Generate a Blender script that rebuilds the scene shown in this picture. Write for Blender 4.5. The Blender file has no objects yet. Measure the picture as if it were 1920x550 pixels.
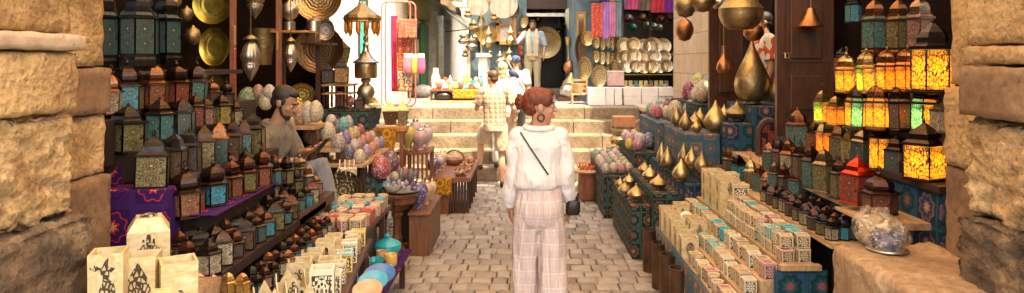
import bpy, bmesh, math, random
from mathutils import Vector, Matrix, Euler, noise
R = math.radians
PI = math.pi
rnd = random.Random(7)
scn = bpy.context.scene
COL = scn.collection

# ---------------------------------------------------------------- camera, sky, sun, exposure
F = 1300.0; VX, VY, CH = 985.0, 114.0, 1.81
cam_d = bpy.data.cameras.new('camera')
cam = bpy.data.objects.new('camera', cam_d); COL.objects.link(cam)
cam.location = (0, 0, CH); cam.rotation_euler = (R(90), 0, 0)
cam_d.sensor_width = 36; cam_d.lens = F / 1920 * 36
cam_d.shift_x = -(VX - 960) / 1920; cam_d.shift_y = -(275 - VY) / 1920
cam_d.clip_start = .05; cam_d.clip_end = 500
scn.camera = cam

world = bpy.data.worlds.new('World'); scn.world = world; world.use_nodes = True
wn = world.node_tree.nodes; wl = world.node_tree.links
wn.clear()
sky = wn.new('ShaderNodeTexSky'); sky.sky_type = 'NISHITA'; sky.sun_disc = False
SUN_EL, SUN_AZ = 66.0, 146.0      # azimuth clockwise from +Y
sky.sun_elevation = R(SUN_EL); sky.sun_rotation = R(SUN_AZ)
sky.dust_density = 4.0; sky.air_density = 1.0; sky.ozone_density = .6
bg = wn.new('ShaderNodeBackground'); bg.inputs[1].default_value = .15
wo = wn.new('ShaderNodeOutputWorld')
wl.new(sky.outputs[0], bg.inputs[0]); wl.new(bg.outputs[0], wo.inputs[0])
sd = bpy.data.lights.new('sun', 'SUN'); sd.energy = 2.1; sd.angle = R(.6); sd.color = (1, .9, .74)
so = bpy.data.objects.new('sun', sd); COL.objects.link(so)
az = R(SUN_AZ); el = R(SUN_EL)
sdir = Vector((math.sin(az) * math.cos(el), math.cos(az) * math.cos(el), math.sin(el)))
so.rotation_euler = sdir.to_track_quat('Z', 'Y').to_euler(); so.location = sdir * 30
vs = scn.view_settings
vs.view_transform = 'Standard'; vs.look = 'None'; vs.gamma = 1; vs.use_curve_mapping = False
vs.exposure = 2.5
try:
    vs.use_white_balance = True; vs.white_balance_temperature = 7300; vs.white_balance_tint = 8
except Exception: pass
cy = scn.cycles
cy.use_denoising = True; cy.max_bounces = 6; cy.diffuse_bounces = 4; cy.glossy_bounces = 3
cy.transmission_bounces = 4; cy.transparent_max_bounces = 6; cy.sample_clamp_indirect = 6
cy.caustics_reflective = False; cy.caustics_refractive = False

# ---------------------------------------------------------------- helpers
def W(px, py, Y):
    return Vector(((px - VX) * Y / F, Y, CH - (py - VY) * Y / F))

class MB:
    """collects polygons, then links them as one mesh object"""
    def __init__(s): s.v = []; s.f = []; s.uv = {}; s.M = Matrix()
    def P(s, pts, faces, uvs=None):
        b = len(s.v); s.v += [s.M @ Vector(p) for p in pts]
        for i, f in enumerate(faces):
            if uvs: s.uv[len(s.f)] = uvs[i]
            s.f.append([b + k for k in f])
        return s
    def box(s, a, b):
        x0, y0, z0 = a; x1, y1, z1 = b
        if x0 > x1: x0, x1 = x1, x0
        if y0 > y1: y0, y1 = y1, y0
        if z0 > z1: z0, z1 = z1, z0
        p = [(x0,y0,z0),(x1,y0,z0),(x1,y1,z0),(x0,y1,z0),(x0,y0,z1),(x1,y0,z1),(x1,y1,z1),(x0,y1,z1)]
        fs = [(0,3,2,1),(4,5,6,7),(0,1,5,4),(1,2,6,5),(2,3,7,6),(3,0,4,7)]
        dx, dy, dz = x1-x0, y1-y0, z1-z0
        def q(u0, v0, u1, v1): return [(u0,v0),(u1,v0),(u1,v1),(u0,v1)]
        uv = [q(0,0,dy,dx), q(x0,y0,x1,y1), q(x0,z0,x1,z1), q(y0,z0,y1,z1), q(x0,z0,x1,z1), q(y0,z0,y1,z1)]
        return s.P(p, fs, uv)
    def lathe(s, prof, n=24, c=(0,0,0), rot=0, sx=1, sy=1, cap=True, rib=0, nrib=12):
        pts = []; fs = []; m = len(prof); uvs = []
        for (r, z) in prof:
            for k in range(n):
                a = rot + 2*PI*k/n
                rr = r * (1 + rib*math.cos(nrib*2*PI*k/n)) if rib else r
                pts.append((c[0]+rr*math.cos(a)*sx, c[1]+rr*math.sin(a)*sy, c[2]+z))
        for j in range(m-1):
            for k in range(n):
                k2 = (k+1) % n
                fs.append((j*n+k, j*n+k2, (j+1)*n+k2, (j+1)*n+k))
                uvs.append([(k/n, prof[j][1]), ((k+1)/n, prof[j][1]), ((k+1)/n, prof[j+1][1]), (k/n, prof[j+1][1])])
        if cap:
            if prof[0][0] > 1e-5: fs.append(tuple(reversed(range(n)))); uvs.append([(0,0)]*n)
            if prof[-1][0] > 1e-5: fs.append(tuple(range((m-1)*n, m*n))); uvs.append([(0,0)]*n)
        return s.P(pts, fs, uvs)
    def tube(s, pts, rad, n=8, closed=False, flat=1.0):
        pts = [Vector(p) for p in pts]
        if not isinstance(rad, (list, tuple)): rad = [rad]*len(pts)
        V = []; fs = []; prev = None; N = len(pts)
        for i, p in enumerate(pts):
            if closed: t = pts[(i+1) % N] - pts[i-1]
            else: t = pts[min(i+1, N-1)] - pts[max(i-1, 0)]
            t = t.normalized() if t.length > 1e-9 else Vector((0,0,1))
            if prev is None:
                u = t.orthogonal().normalized() if abs(t.z) < .9 else Vector((1,0,0))
                u = (u - t*u.dot(t)).normalized()
            else:
                u = (prev - t*prev.dot(t)).normalized()
            prev = u; w = t.cross(u)
            for k in range(n):
                a = 2*PI*k/n
                V.append(p + (u*math.cos(a) + w*math.sin(a)*flat)*rad[i])
        for j in range(N if closed else N-1):
            j2 = (j+1) % N
            for k in range(n):
                k2 = (k+1) % n
                fs.append((j*n+k, j*n+k2, j2*n+k2, j2*n+k))
        if not closed:
            fs.append(tuple(reversed(range(n)))); fs.append(tuple(range((N-1)*n, N*n)))
        return s.P(V, fs)
    def ell(s, c, r, n=12, m=8):
        if not isinstance(r, (tuple, list)): r = (r, r, r)
        pts = [(c[0], c[1], c[2]-r[2])]; fs = []
        for j in range(1, m):
            t = PI*j/m
            for k in range(n):
                a = 2*PI*k/n
                pts.append((c[0]+r[0]*math.sin(t)*math.cos(a), c[1]+r[1]*math.sin(t)*math.sin(a), c[2]-r[2]*math.cos(t)))
        pts.append((c[0], c[1], c[2]+r[2])); L = len(pts)-1
        for k in range(n):
            k2 = (k+1) % n
            fs.append((0, 1+k2, 1+k)); fs.append((L, L-n+k, L-n+k2))
            for j in range(m-2):
                a = 1+j*n
                fs.append((a+k, a+k2, a+n+k2, a+n+k))
        return s.P(pts, fs)
    def data(s, name, mat, smooth=False, auto=None):
        me = bpy.data.meshes.new(name)
        me.from_pydata([tuple(v) for v in s.v], [], s.f)
        if s.uv:
            l = me.uv_layers.new(name='UVMap')
            for pi, uvs in s.uv.items():
                p = me.polygons[pi]
                for k, li in enumerate(p.loop_indices): l.data[li].uv = uvs[k]
        if smooth:
            me.polygons.foreach_set('use_smooth', [True]*len(me.polygons))
            if auto:
                try: me.set_sharp_from_angle(angle=R(auto))
                except Exception: pass
        if mat: me.materials.append(mat)
        return me
    def build(s, name, mat, parent=None, smooth=False, auto=None):
        return link(name, s.data(name, mat, smooth, auto), parent)

def link(name, me, parent=None, loc=None, rotz=0, color=None, scale=None):
    o = bpy.data.objects.new(name, me); COL.objects.link(o)
    if parent is not None: o.parent = parent
    if loc is not None: o.location = loc
    if rotz: o.rotation_euler = (0, 0, rotz)
    if scale is not None: o.scale = scale
    if color is not None: o.color = (*color, 1)
    return o
def tag(o, label=None, cat=None, group=None, kind=None):
    if label: o['label'] = label
    if cat: o['category'] = cat
    if group: o['group'] = group
    if kind: o['kind'] = kind
    return o
def thing(name, label, cat, loc=(0,0,0), rotz=0, group=None, scale=None, rot=None):
    o = link(name, None, None, loc, rotz, None, scale)
    if rot is not None: o.rotation_euler = rot
    o.empty_display_size = .05
    return tag(o, label, cat, group)
def struct(o): o['kind'] = 'structure'; return o
ORD = ['first','second','third','fourth','fifth','sixth','seventh','eighth','ninth','tenth','eleventh','twelfth',
       'thirteenth','fourteenth','fifteenth','sixteenth','seventeenth','eighteenth','nineteenth','twentieth']
def bevel(o, w=.004, seg=2):
    m = o.modifiers.new('bevel', 'BEVEL'); m.width = w; m.segments = seg; m.limit_method = 'ANGLE'; return o
def transl(o, v): o.location = v; return o

# ---------------------------------------------------------------- materials
MATS = {}
class NT:
    def __init__(s, name):
        m = bpy.data.materials.new(name); m.use_nodes = True; s.m = m; s.t = m.node_tree; s.n = s.t.nodes; s.l = s.t.links
        s.b = s.n['Principled BSDF']; MATS[name] = m
    def new(s, typ, **kw):
        nd = s.n.new('ShaderNode'+typ)
        for k, v in kw.items():
            if k in nd.inputs.keys(): nd.inputs[k].default_value = v
            else: setattr(nd, k, v)
        return nd
    def li(s, a, b): s.l.new(a, b)
    def coord(s, kind='Object', scale=(1,1,1), per_object=False):
        tc = s.new('TexCoord'); mp = s.new('Mapping'); mp.inputs['Scale'].default_value = scale
        s.li(tc.outputs[kind], mp.inputs['Vector'])
        if per_object:
            oi = s.new('ObjectInfo'); v = s.new('VectorMath', operation='SCALE'); v.inputs[0].default_value = (37, 19, 53)
            s.li(oi.outputs['Random'], v.inputs['Scale']); s.li(v.outputs[0], mp.inputs['Location'])
        return mp.outputs[0]
    def noise(s, vec, scale=5, detail=4, rough=.55, dist=0):
        n = s.new('TexNoise'); n.inputs['Scale'].default_value = scale; n.inputs['Detail'].default_value = detail
        n.inputs['Roughness'].default_value = rough; n.inputs['Distortion'].default_value = dist
        if vec is not None: s.li(vec, n.inputs['Vector'])
        return n.outputs[0]
    def vor(s, vec, scale=5, feature='F1', rand=1.0, out=0):
        n = s.new('TexVoronoi', feature=feature); n.inputs['Scale'].default_value = scale
        n.inputs['Randomness'].default_value = rand
        s.li(vec, n.inputs['Vector']); return n.outputs[out]
    def ramp(s, fac, stops, interp='LINEAR'):
        n = s.new('ValToRGB'); cr = n.color_ramp; cr.interpolation = interp
        while len(cr.elements) < len(stops): cr.elements.new(.5)
        for e, (p, c) in zip(cr.elements, stops):
            e.position = p; e.color = (*c, 1) if not isinstance(c, (int, float)) else (c, c, c, 1)
        s.li(fac, n.inputs[0]); return n.outputs[0]
    def mix(s, fac, a, b, mode='MIX'):
        n = s.new('Mix', data_type='RGBA', blend_type=mode)
        for inp, v in ((n.inputs[0], fac), (n.inputs[6], a), (n.inputs[7], b)):
            if isinstance(v, (int, float)): inp.default_value = v
            elif isinstance(v, (tuple, list)): inp.default_value = (*v, 1) if len(v) == 3 else v
            else: s.li(v, inp)
        return n.outputs[2]
    def math(s, op, a, b=0.0, clamp=False):
        n = s.new('Math', operation=op); n.use_clamp = clamp
        for inp, v in ((n.inputs[0], a), (n.inputs[1], b)):
            if isinstance(v, (int, float)): inp.default_value = v
            else: s.li(v, inp)
        return n.outputs[0]
    def bump(s, h, strength=.5, dist=.01):
        n = s.new('Bump'); n.inputs['Strength'].default_value = strength; n.inputs['Distance'].default_value = dist
        s.li(h, n.inputs['Height']); s.li(n.outputs[0], s.b.inputs['Normal']); return n
    def base(s, c):
        if isinstance(c, (tuple, list)): s.b.inputs['Base Color'].default_value = (*c, 1)
        else: s.li(c, s.b.inputs['Base Color'])
    def set(s, rough=None, metal=None, **kw):
        if rough is not None:
            if isinstance(rough, (int, float)): s.b.inputs['Roughness'].default_value = rough
            else: s.li(rough, s.b.inputs['Roughness'])
        if metal is not None:
            if isinstance(metal, (int, float)): s.b.inputs['Metallic'].default_value = metal
            else: s.li(metal, s.b.inputs['Metallic'])
        for k, v in kw.items(): s.b.inputs[k].default_value = v
        return s.m

def stone(name, c1, c2, c3, scale=3.0, bs=.8, bd=.03, rough=.9, stain=None):
    t = NT(name); v = t.coord('Object')
    n1 = t.noise(v, scale, 6, .6); n2 = t.noise(v, scale*7, 5, .65); n3 = t.noise(v, scale*.6, 3)
    c = t.ramp(n1, [(.3, c1), (.52, c2), (.72, c3)])
    c = t.mix(t.ramp(n2, [(.35, .55), (.6, 1.0)]), (c1[0]*.5, c1[1]*.45, c1[2]*.4), c)
    if stain: c = t.mix(t.ramp(n3, [(.45, 0.0), (.6, 1.0)]), c, stain)
    pit = t.vor(v, scale*9, 'F1'); c = t.mix(t.ramp(t.math('ADD', pit, t.math('MULTIPLY', n2, .9)), [(.42, .75), (.62, 0.0)]), c, (c1[0]*.35, c1[1]*.3, c1[2]*.25)); t.base(c)
    h = t.math('ADD', t.math('MULTIPLY', n1, 1.0), t.math('ADD', t.math('MULTIPLY', n2, .6), t.math('MULTIPLY', pit, .25)))
    t.bump(h, bs, bd); return t.set(rough)
def plainm(name, c, rough=.6, metal=0, var=.15, scale=8, bump=0, **kw):
    t = NT(name); v = t.coord('Object', per_object=True); n = t.noise(v, scale, 4)
    t.base(t.mix(t.ramp(n, [(.35, 0.0), (.65, 1.0)]), tuple(x*(1-var) for x in c), tuple(min(1, x*(1+var)) for x in c)))
    if bump: t.bump(n, bump, .01)
    return t.set(rough, metal, **kw)
def tinted(name, rough=.4, metal=0.0, var=.25, scale=12, bump=0, **kw):
    """takes its colour from the object it sits on"""
    t = NT(name); oi = t.new('ObjectInfo'); v = t.coord('Object', per_object=True); n = t.noise(v, scale, 5)
    d = t.mix(1.0, oi.outputs['Color'], (1-var*1.6,)*3, 'MULTIPLY')
    t.base(t.mix(t.ramp(n, [(.35, 0.0), (.6, 1.0)]), d, oi.outputs['Color']))
    if bump: t.bump(n, bump, .004)
    return t.set(rough, metal, **kw)

M_SAND = stone('sandstone', (.26,.14,.05), (.52,.33,.14), (.68,.48,.24), 4.5, 1.0, .035, stain=(.60,.40,.18))
M_SANDR = stone('rough_sandstone', (.30,.165,.065), (.60,.40,.18), (.74,.55,.30), 5, .9, .035)
M_DARKST = stone('weathered_brown_stone', (.05,.032,.02), (.17,.11,.06), (.42,.29,.15), 5, 1.0, .03)
M_BROWNST = stone('brown_stone', (.16,.09,.045), (.26,.15,.075), (.35,.22,.12), 3, .6, .02)
M_LIGHTST = stone('pale_dressed_stone', (.50,.37,.24), (.60,.46,.31), (.68,.55,.40), 2, .35, .01)
M_SLAB = stone('worn_bench_stone', (.22,.13,.07), (.40,.26,.14), (.52,.37,.22), 4, .7, .02)
M_STEP = stone('step_stone', (.17,.12,.07), (.29,.215,.135), (.39,.30,.19), 2.6, .7, .02)
M_MORTAR = plainm('mortar', (.11,.09,.07), .95, bump=.4)
M_PLASTER = plainm('pale_plaster', (.72,.62,.47), .85, var=.12, scale=2, bump=.15)
M_PLASTER2 = plainm('ochre_plaster', (.60,.45,.27), .85, var=.2, scale=2, bump=.2)
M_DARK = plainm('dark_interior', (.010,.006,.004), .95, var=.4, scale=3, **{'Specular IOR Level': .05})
M_GREYROAD = plainm('street_paving', (.20,.18,.165), .85, var=.15, scale=3, bump=.2)

def m_setts():
    t = NT('sett_stone'); g = t.new('NewGeometry'); v = t.coord('Object')
    c = t.ramp(g.outputs['Random Per Island'], [(0, (.17,.15,.13)), (.3, (.32,.285,.24)), (.7, (.40,.355,.30)), (1, (.24,.215,.185))])
    n = t.noise(v, 14, 5); n2 = t.noise(v, 1.2, 3)
    c = t.mix(t.ramp(n, [(.35, .35), (.65, 0.0)]), c, (.12,.09,.07))
    c = t.mix(t.ramp(n2, [(.4, .0), (.65, .35)]), c, (.44,.36,.27))
    t.base(c); t.bump(n, .5, .012); t.set(t.ramp(n, [(.3, .75), (.7, .5)])); return t.m
M_SETT = m_setts()
def m_blocks(name, c1, c2, sx, sz, mort):
    t = NT(name); tc = t.new('TexCoord'); br = t.new('TexBrick')
    mp = t.new('Mapping'); t.li(tc.outputs['UV'], mp.inputs[0]); t.li(mp.outputs[0], br.inputs['Vector'])
    br.inputs['Color1'].default_value = (*c1, 1); br.inputs['Color2'].default_value = (*c2, 1)
    br.inputs['Mortar'].default_value = (*mort, 1); br.inputs['Scale'].default_value = 1
    br.inputs['Brick Width'].default_value = sx; br.inputs['Row Height'].default_value = sz; br.inputs['Mortar Size'].default_value = .008
    v = t.coord('Object'); n = t.noise(v, 6, 5)
    t.base(t.mix(t.ramp(n, [(.3, .35), (.7, 0.0)]), br.outputs[0], (c1[0]*.5, c1[1]*.45, c1[2]*.4)))
    h = t.math('SUBTRACT', t.math('MULTIPLY', n, .4), br.outputs['Fac']); t.bump(h, .5, .01); return t.set(.85)
M_WALLB = m_blocks('ashlar_wall', (.62,.45,.27), (.54,.38,.22), .55, .32, (.34,.23,.13))
def m_wood(name, c, rough=.5, sc=(1,1,.12)):
    t = NT(name); v = t.coord('Object', sc, True); n = t.noise(v, 22, 5, .6, 1.2)
    t.base(t.ramp(n, [(.3, tuple(x*.55 for x in c)), (.7, tuple(min(1, x*1.25) for x in c))])); t.bump(n, .25, .004); return t.set(rough)
M_WOOD = m_wood('mid_brown_wood', (.24,.12,.05)); M_DWOOD = m_wood('dark_brown_wood', (.075,.030,.014), .45)
M_SHELF = m_wood('blackened_shelf_wood', (.032,.015,.009), .6); M_LWOOD = m_wood('pale_wood', (.52,.34,.17), .6, (1,.12,1)); M_RWOOD = m_wood('red_brown_wood', (.26,.10,.05), .4)
M_OWOOD = m_wood('orange_wood', (.55,.26,.07), .45)
def m_metal(name, c, rough=.3, ham=0, hs=60):
    t = NT(name); v = t.coord('Object', per_object=True); n = t.noise(v, 7, 5)
    t.base(t.ramp(n, [(.3, tuple(x*.5 for x in c)), (.6, c)]))
    if ham: t.bump(t.vor(v, hs, 'SMOOTH_F1'), ham, .004)
    return t.set(t.ramp(n, [(.3, min(1, rough+.2)), (.7, rough)]), .95)
M_BRONZE = m_metal('dark_bronze', (.10,.055,.035), .34)
M_BRASS = m_metal('brass', (.66,.49,.25), .27, .5, 38)
M_BRASSD = m_metal('aged_brass', (.46,.34,.17), .34, .8, 34)
M_COPPER = m_metal('copper', (.52,.24,.11), .3, .4)
M_GOLD = m_metal('pale_gilt_metal', (.80,.62,.30), .3)
M_SILVER = m_metal('silvery_metal', (.62,.56,.46), .25)
M_BLACK = plainm('black_metal', (.012,.010,.009), .4)
M_TMET = tinted('coloured_metal', .27, .9, .3)
M_TINT = tinted('coloured_matter', .5, 0)
M_GLAZE = tinted('coloured_glaze', .15, 0, .15)
M_CLOTH = tinted('plain_cloth', .9, 0, .2, 5)
M_PLASTIC = plainm('white_box_card', (.80,.74,.66), .6, var=.06)

def m_panel():
    """coloured glass behind pierced metal rosettes"""
    t = NT('pierced_glass_panel'); oi = t.new('ObjectInfo'); uv = t.coord('UV')
    sep = t.new('SeparateXYZ'); t.li(uv, sep.inputs[0])
    def ros(cx, cy, k):
        dx = t.math('MULTIPLY', t.math('SUBTRACT', sep.outputs[0], cx), 1.0); dy = t.math('MULTIPLY', t.math('SUBTRACT', sep.outputs[1], cy), k)
        return t.math('SQRT', t.math('ADD', t.math('MULTIPLY', dx, dx), t.math('MULTIPLY', dy, dy)))
    d = t.math('MINIMUM', ros(.5, .28, 1.5), ros(.5, .72, 1.5))
    rings = t.math('GREATER_THAN', t.math('SINE', t.math('MULTIPLY', d, 62)), -.1)
    cell = t.vor(uv, 9, 'DISTANCE_TO_EDGE', 1); hole = t.math('GREATER_THAN', cell, .075)
    near = t.math('LESS_THAN', d, .27)
    mask = t.mix(near, hole, t.math('MULTIPLY', rings, t.math('GREATER_THAN', t.vor(uv, 16, 'DISTANCE_TO_EDGE', 1), .05)))
    eye = t.math('LESS_THAN', d, .09)
    glass = t.mix(eye, oi.outputs['Color'], t.mix(.55, oi.outputs['Color'], (.8,.85,.7)))
    t.base(t.mix(mask, (.09,.055,.035), glass))
    inv = t.math('SUBTRACT', 1.0, mask); t.set(.28, t.math('MULTIPLY', inv, .8)); t.bump(inv, .5, .003)
    return t.m
M_PANEL = m_panel()
def m_litpanel(name, strength):
    t = NT(name); oi = t.new('ObjectInfo'); uv = t.coord('UV')
    cell = t.vor(uv, 8, 'DISTANCE_TO_EDGE', .9); hole = t.math('GREATER_THAN', cell, .075)
    cell2 = t.vor(uv, 8, 'F1', .9, 1)
    col = t.mix(.12, oi.outputs['Color'], cell2)
    t.base(t.mix(hole, (.08,.045,.025), oi.outputs['Color'])); t.set(.3)
    t.li(col, t.b.inputs['Emission Color']); t.li(t.math('MULTIPLY', hole, strength), t.b.inputs['Emission Strength'])
    tr = t.new('BsdfTranslucent'); t.li(col, tr.inputs[0]); mx = t.new('MixShader')
    t.li(t.math('MULTIPLY', hole, .8), mx.inputs[0]); t.li(t.b.outputs[0], mx.inputs[1]); t.li(tr.outputs[0], mx.inputs[2])
    t.li(mx.outputs[0], t.n['Material Output'].inputs[0]); return t.m
M_LIT = m_litpanel('lit_glass_panel', .16)
def m_emit(name, c, s):
    t = NT(name); t.base(c); t.b.inputs['Emission Color'].default_value = (*c, 1); t.b.inputs['Emission Strength'].default_value = s; return t.set(.5)
M_BULB = m_emit('glowing_bulb', (1, .72, .32), 34.0)

def m_filigree(name, base, vein=8):
    """cream alabaster or coloured stone box faces with dark pierced mosaic"""
    t = NT(name); oi = t.new('ObjectInfo'); uv = t.coord('UV', per_object=False)
    cell = t.vor(uv, vein, 'DISTANCE_TO_EDGE', .55); h = t.math('GREATER_THAN', cell, .15)
    sep = t.new('SeparateXYZ'); t.li(uv, sep.inputs[0])
    def a(o, lo, hi): return t.math('MULTIPLY', t.math('GREATER_THAN', o, lo), t.math('LESS_THAN', o, hi))
    ins = t.math('MULTIPLY', a(sep.outputs[0], .08, .92), a(sep.outputs[1], .06, .86))
    dx = t.math('SUBTRACT', sep.outputs[0], .5); dy = t.math('SUBTRACT', sep.outputs[1], .46); d = t.math('SQRT', t.math('ADD', t.math('MULTIPLY', dx, dx), t.math('MULTIPLY', dy, dy)))
    an = t.math('ARCTAN2', dy, dx); wv = t.math('ADD', t.math('SINE', t.math('MULTIPLY', d, 44)), t.math('MULTIPLY', t.math('COSINE', t.math('MULTIPLY', an, 8)), .9))
    ros = t.math('GREATER_THAN', wv, .25); inside = t.math('LESS_THAN', d, .33)
    m = t.math('MULTIPLY', ins, t.mix(inside, t.math('SUBTRACT', 1.0, h), ros))
    t.base(t.mix(m, oi.outputs['Color'], (.05,.035,.022))); return t.set(.4, **{'Subsurface Weight': 0.0})
M_FILI = m_filigree('mosaic_box_side', None)
def m_alab():
    t = NT('cream_alabaster'); v = t.coord('Object', (1,1,2.2), per_object=True); n = t.noise(v, 1.8, 6, .55, 1.8)
    t.base(t.ramp(n, [(.28, (.50,.33,.13)), (.45, (.62,.48,.24)), (.6, (.70,.58,.34)), (.75, (.76,.67,.46))])); return t.set(.35, **{'Subsurface Weight': .08, 'Subsurface Radius': (.02,.012,.006)})
M_ALAB = m_alab()
def m_motif():
    t = NT('dark_openwork_motif'); v = t.coord('Object'); cell = t.vor(v, 7, 'DISTANCE_TO_EDGE', .9); h = t.math('GREATER_THAN', cell, .13)
    t.base(t.mix(h, (.045,.03,.018), (.52,.42,.24))); return t.set(.35)
M_MOTIF = m_motif()
def m_egg():
    t = NT('mosaic_egg_shell'); oi = t.new('ObjectInfo'); v = t.coord('Object', per_object=True)
    c = t.vor(v, 7, 'DISTANCE_TO_EDGE', 1); h = t.math('GREATER_THAN', c, .13)
    r = t.vor(v, 7, 'F1', 1, 1); sep = t.new('SeparateColor'); t.li(r, sep.inputs[0])
    spot = t.math('GREATER_THAN', sep.outputs[0], .62)
    pale = t.mix(.6, oi.outputs['Color'], (.80,.72,.58)); dk = t.mix(.55, oi.outputs['Color'], (.05,.03,.03))
    b = t.mix(t.math('GREATER_THAN', sep.outputs[1], .8), t.mix(spot, oi.outputs['Color'], pale), dk)
    t.base(t.mix(h, dk, b)); t.bump(h, .3, .003); return t.set(.3)
M_EGG = m_egg()
def m_textile(name, ground, cols, scale=4.0, border=True):
    """printed cloth: medallions in a grid with rings and bands"""
    t = NT(name); uv = t.coord('UV')
    s2 = t.new('VectorMath', operation='SCALE'); s2.inputs['Scale'].default_value = scale; t.li(uv, s2.inputs[0])
    fr = t.new('VectorMath', operation='FRACTION'); t.li(s2.outputs[0], fr.inputs[0])
    fl = t.new('VectorMath', operation='FLOOR'); t.li(s2.outputs[0], fl.inputs[0])
    wn_ = t.new('TexWhiteNoise', noise_dimensions='3D'); t.li(fl.outputs[0], wn_.inputs['Vector'])
    sp = t.new('SeparateXYZ'); t.li(fr.outputs[0], sp.inputs[0])
    dx = t.math('SUBTRACT', sp.outputs[0], .5); dy = t.math('SUBTRACT', sp.outputs[1], .5)
    ang = t.math('ARCTAN2', dy, dx); d = t.math('SQRT', t.math('ADD', t.math('MULTIPLY', dx, dx), t.math('MULTIPLY', dy, dy)))
    pet = t.math('ADD', d, t.math('MULTIPLY', t.math('COSINE', t.math('MULTIPLY', ang, 8)), .035))
    ring = t.ramp(pet, [(0, cols[1]), (.09, cols[2]), (.17, ground), (.24, cols[0]), (.33, cols[2]), (.37, ground)], 'CONSTANT')
    ring2 = t.ramp(pet, [(0, cols[2]), (.12, cols[0]), (.2, cols[3]), (.28, ground), (.34, cols[3]), (.38, cols[0])], 'CONSTANT')
    c = t.mix(t.math('GREATER_THAN', wn_.outputs[0], .5), ring, ring2)
    e = t.math('MAXIMUM', t.math('ABSOLUTE', dx), t.math('ABSOLUTE', dy))
    c = t.mix(t.math('GREATER_THAN', e, .44), c, cols[3]); c = t.mix(t.math('GREATER_THAN', e, .475), c, cols[0])
    v = t.coord('Object'); n = t.noise(v, 40, 3); c = t.mix(t.math('MULTIPLY', n, .35), c, ground)
    t.base(c); t.bump(t.noise(v, 9, 4), .4, .01); return t.set(.9, **{'Specular IOR Level': .12})
M_TEXB = m_textile('blue_medallion_cloth', (.012,.035,.06), [(.03,.09,.17), (.36,.33,.24), (.36,.10,.05), (.02,.07,.04)], 5.5)
M_TEXG = m_textile('green_medallion_cloth', (.012,.030,.022), [(.08,.12,.11), (.36,.27,.06), (.34,.08,.04), (.015,.06,.07)], 7)
M_TEXL = m_textile('pale_medallion_cloth', (.13,.15,.13), [(.04,.10,.17), (.50,.42,.28), (.46,.13,.05), (.05,.12,.14)], 7.5)
M_TEXP = m_textile('purple_medallion_cloth', (.032,.010,.070), [(.045,.014,.09), (.75,.45,.20), (.50,.03,.04), (.06,.016,.11)], 5.2)
M_TEXY = m_textile('yellow_scroll_cloth', (.56,.33,.03), [(.28,.05,.02), (.45,.12,.03), (.30,.05,.02), (.60,.38,.05)], 8)
M_TEXR = m_textile('red_floral_cloth', (.32,.03,.025), [(.55,.25,.06), (.60,.48,.30), (.55,.06,.10), (.20,.02,.02)], 7)

# ================================================================ SETTING
mb = MB(); mb.box((-60,-60,-.35), (60,120,-.03)); struct(mb.build('ground', M_MORTAR))
# paving of the passage: worn setts, one sheet of stones
mb = MB(); y = 2.0; row = 0
while y < 10.35:
    d = rnd.uniform(.155, .19); x = -1.75 + rnd.uniform(-.18, 0)
    while x < 2.0:
        w = rnd.uniform(.11, .20); g = .0035
        h = rnd.uniform(-.004, .004) ; tx = rnd.uniform(-.006,.006); ty = rnd.uniform(-.005,.005)
        x0, x1, y0, y1 = x+g, x+w-g, y+g+rnd.uniform(-.005,.005), y+d-g; i = .009
        ring0 = [(x0,y0,-.03),(x1,y0,-.03),(x1,y1,-.03),(x0,y1,-.03)]
        j = lambda: rnd.uniform(-.005,.005)
        ring1 = [(x0+j(),y0+j(),h-.009-tx),(x1+j(),y0+j(),h-.009+tx),(x1+j(),y1+j(),h-.009+ty),(x0+j(),y1+j(),h-.009-ty)]
        ring2 = [(x0+i,y0+i,h-tx),(x1-i,y0+i,h+tx),(x1-i,y1-i,h+ty),(x0+i,y1-i,h-ty)]
        mid = [((x0+x1)/2,(y0+y1)/2,h+.004)]
        mb.P(ring0+ring1+ring2+mid, [(0,1,5,4),(1,2,6,5),(2,3,7,6),(3,0,4,7),(4,5,9,8),(5,6,10,9),(6,7,11,10),(7,4,8,11),(8,9,12),(9,10,12),(10,11,12),(11,8,12)])
        x += w
    y += d; row += 1
struct(mb.build('paving', M_SETT, smooth=True, auto=50))

# stone steps up to the street, each tread built of long blocks
YS, RISE, TREAD = 10.4, .2, .39
stair = tag(link('stone_steps', None), 'wide flight of five worn sandstone steps', 'steps'); stair['kind'] = 'structure'; del stair['category']
for k in range(5):
    mb = MB(); xs = [-3.2, -1.6 + (k % 2)*.35, -.25 - (k % 2)*.3, .8 + (k % 3)*.22, 1.98]
    for a, b in zip(xs, xs[1:]):
        mb.box((a+.004, YS+k*TREAD, .001), (b-.004, YS+(k+1)*TREAD+.05 if k < 4 else YS+5*TREAD, (k+1)*RISE))
    o = mb.build('step', M_STEP, stair); bevel(o, .014, 3)
mb = MB(); mb.box((-40, YS+5*TREAD+.003, .0), (40, 90, .998)); struct(mb.build('upper_street', M_GREYROAD))
mb = MB(); mb.box((-12, YS+5*TREAD-.3, .0), (-3.21, 14, .99)); mb.box((2.62, 8, 0), (12, 20, .99)); struct(mb.build('terrace', M_STEP))
# cheek block beside the steps
t = thing('cheek_block', 'squared pale stone block capping the steps beside the right wall', 'stone block', (2.2, 12.0, 0))
mb = MB(); mb.box((-.2,-.35,0),(.42,.35,.95)); bevel(mb.build('block_body', M_STEP, t), .02)
mb = MB(); mb.box((-.24,-.4,.952),(.45,.4,1.03)); bevel(mb.build('cap', M_LIGHTST, t), .015)

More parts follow.
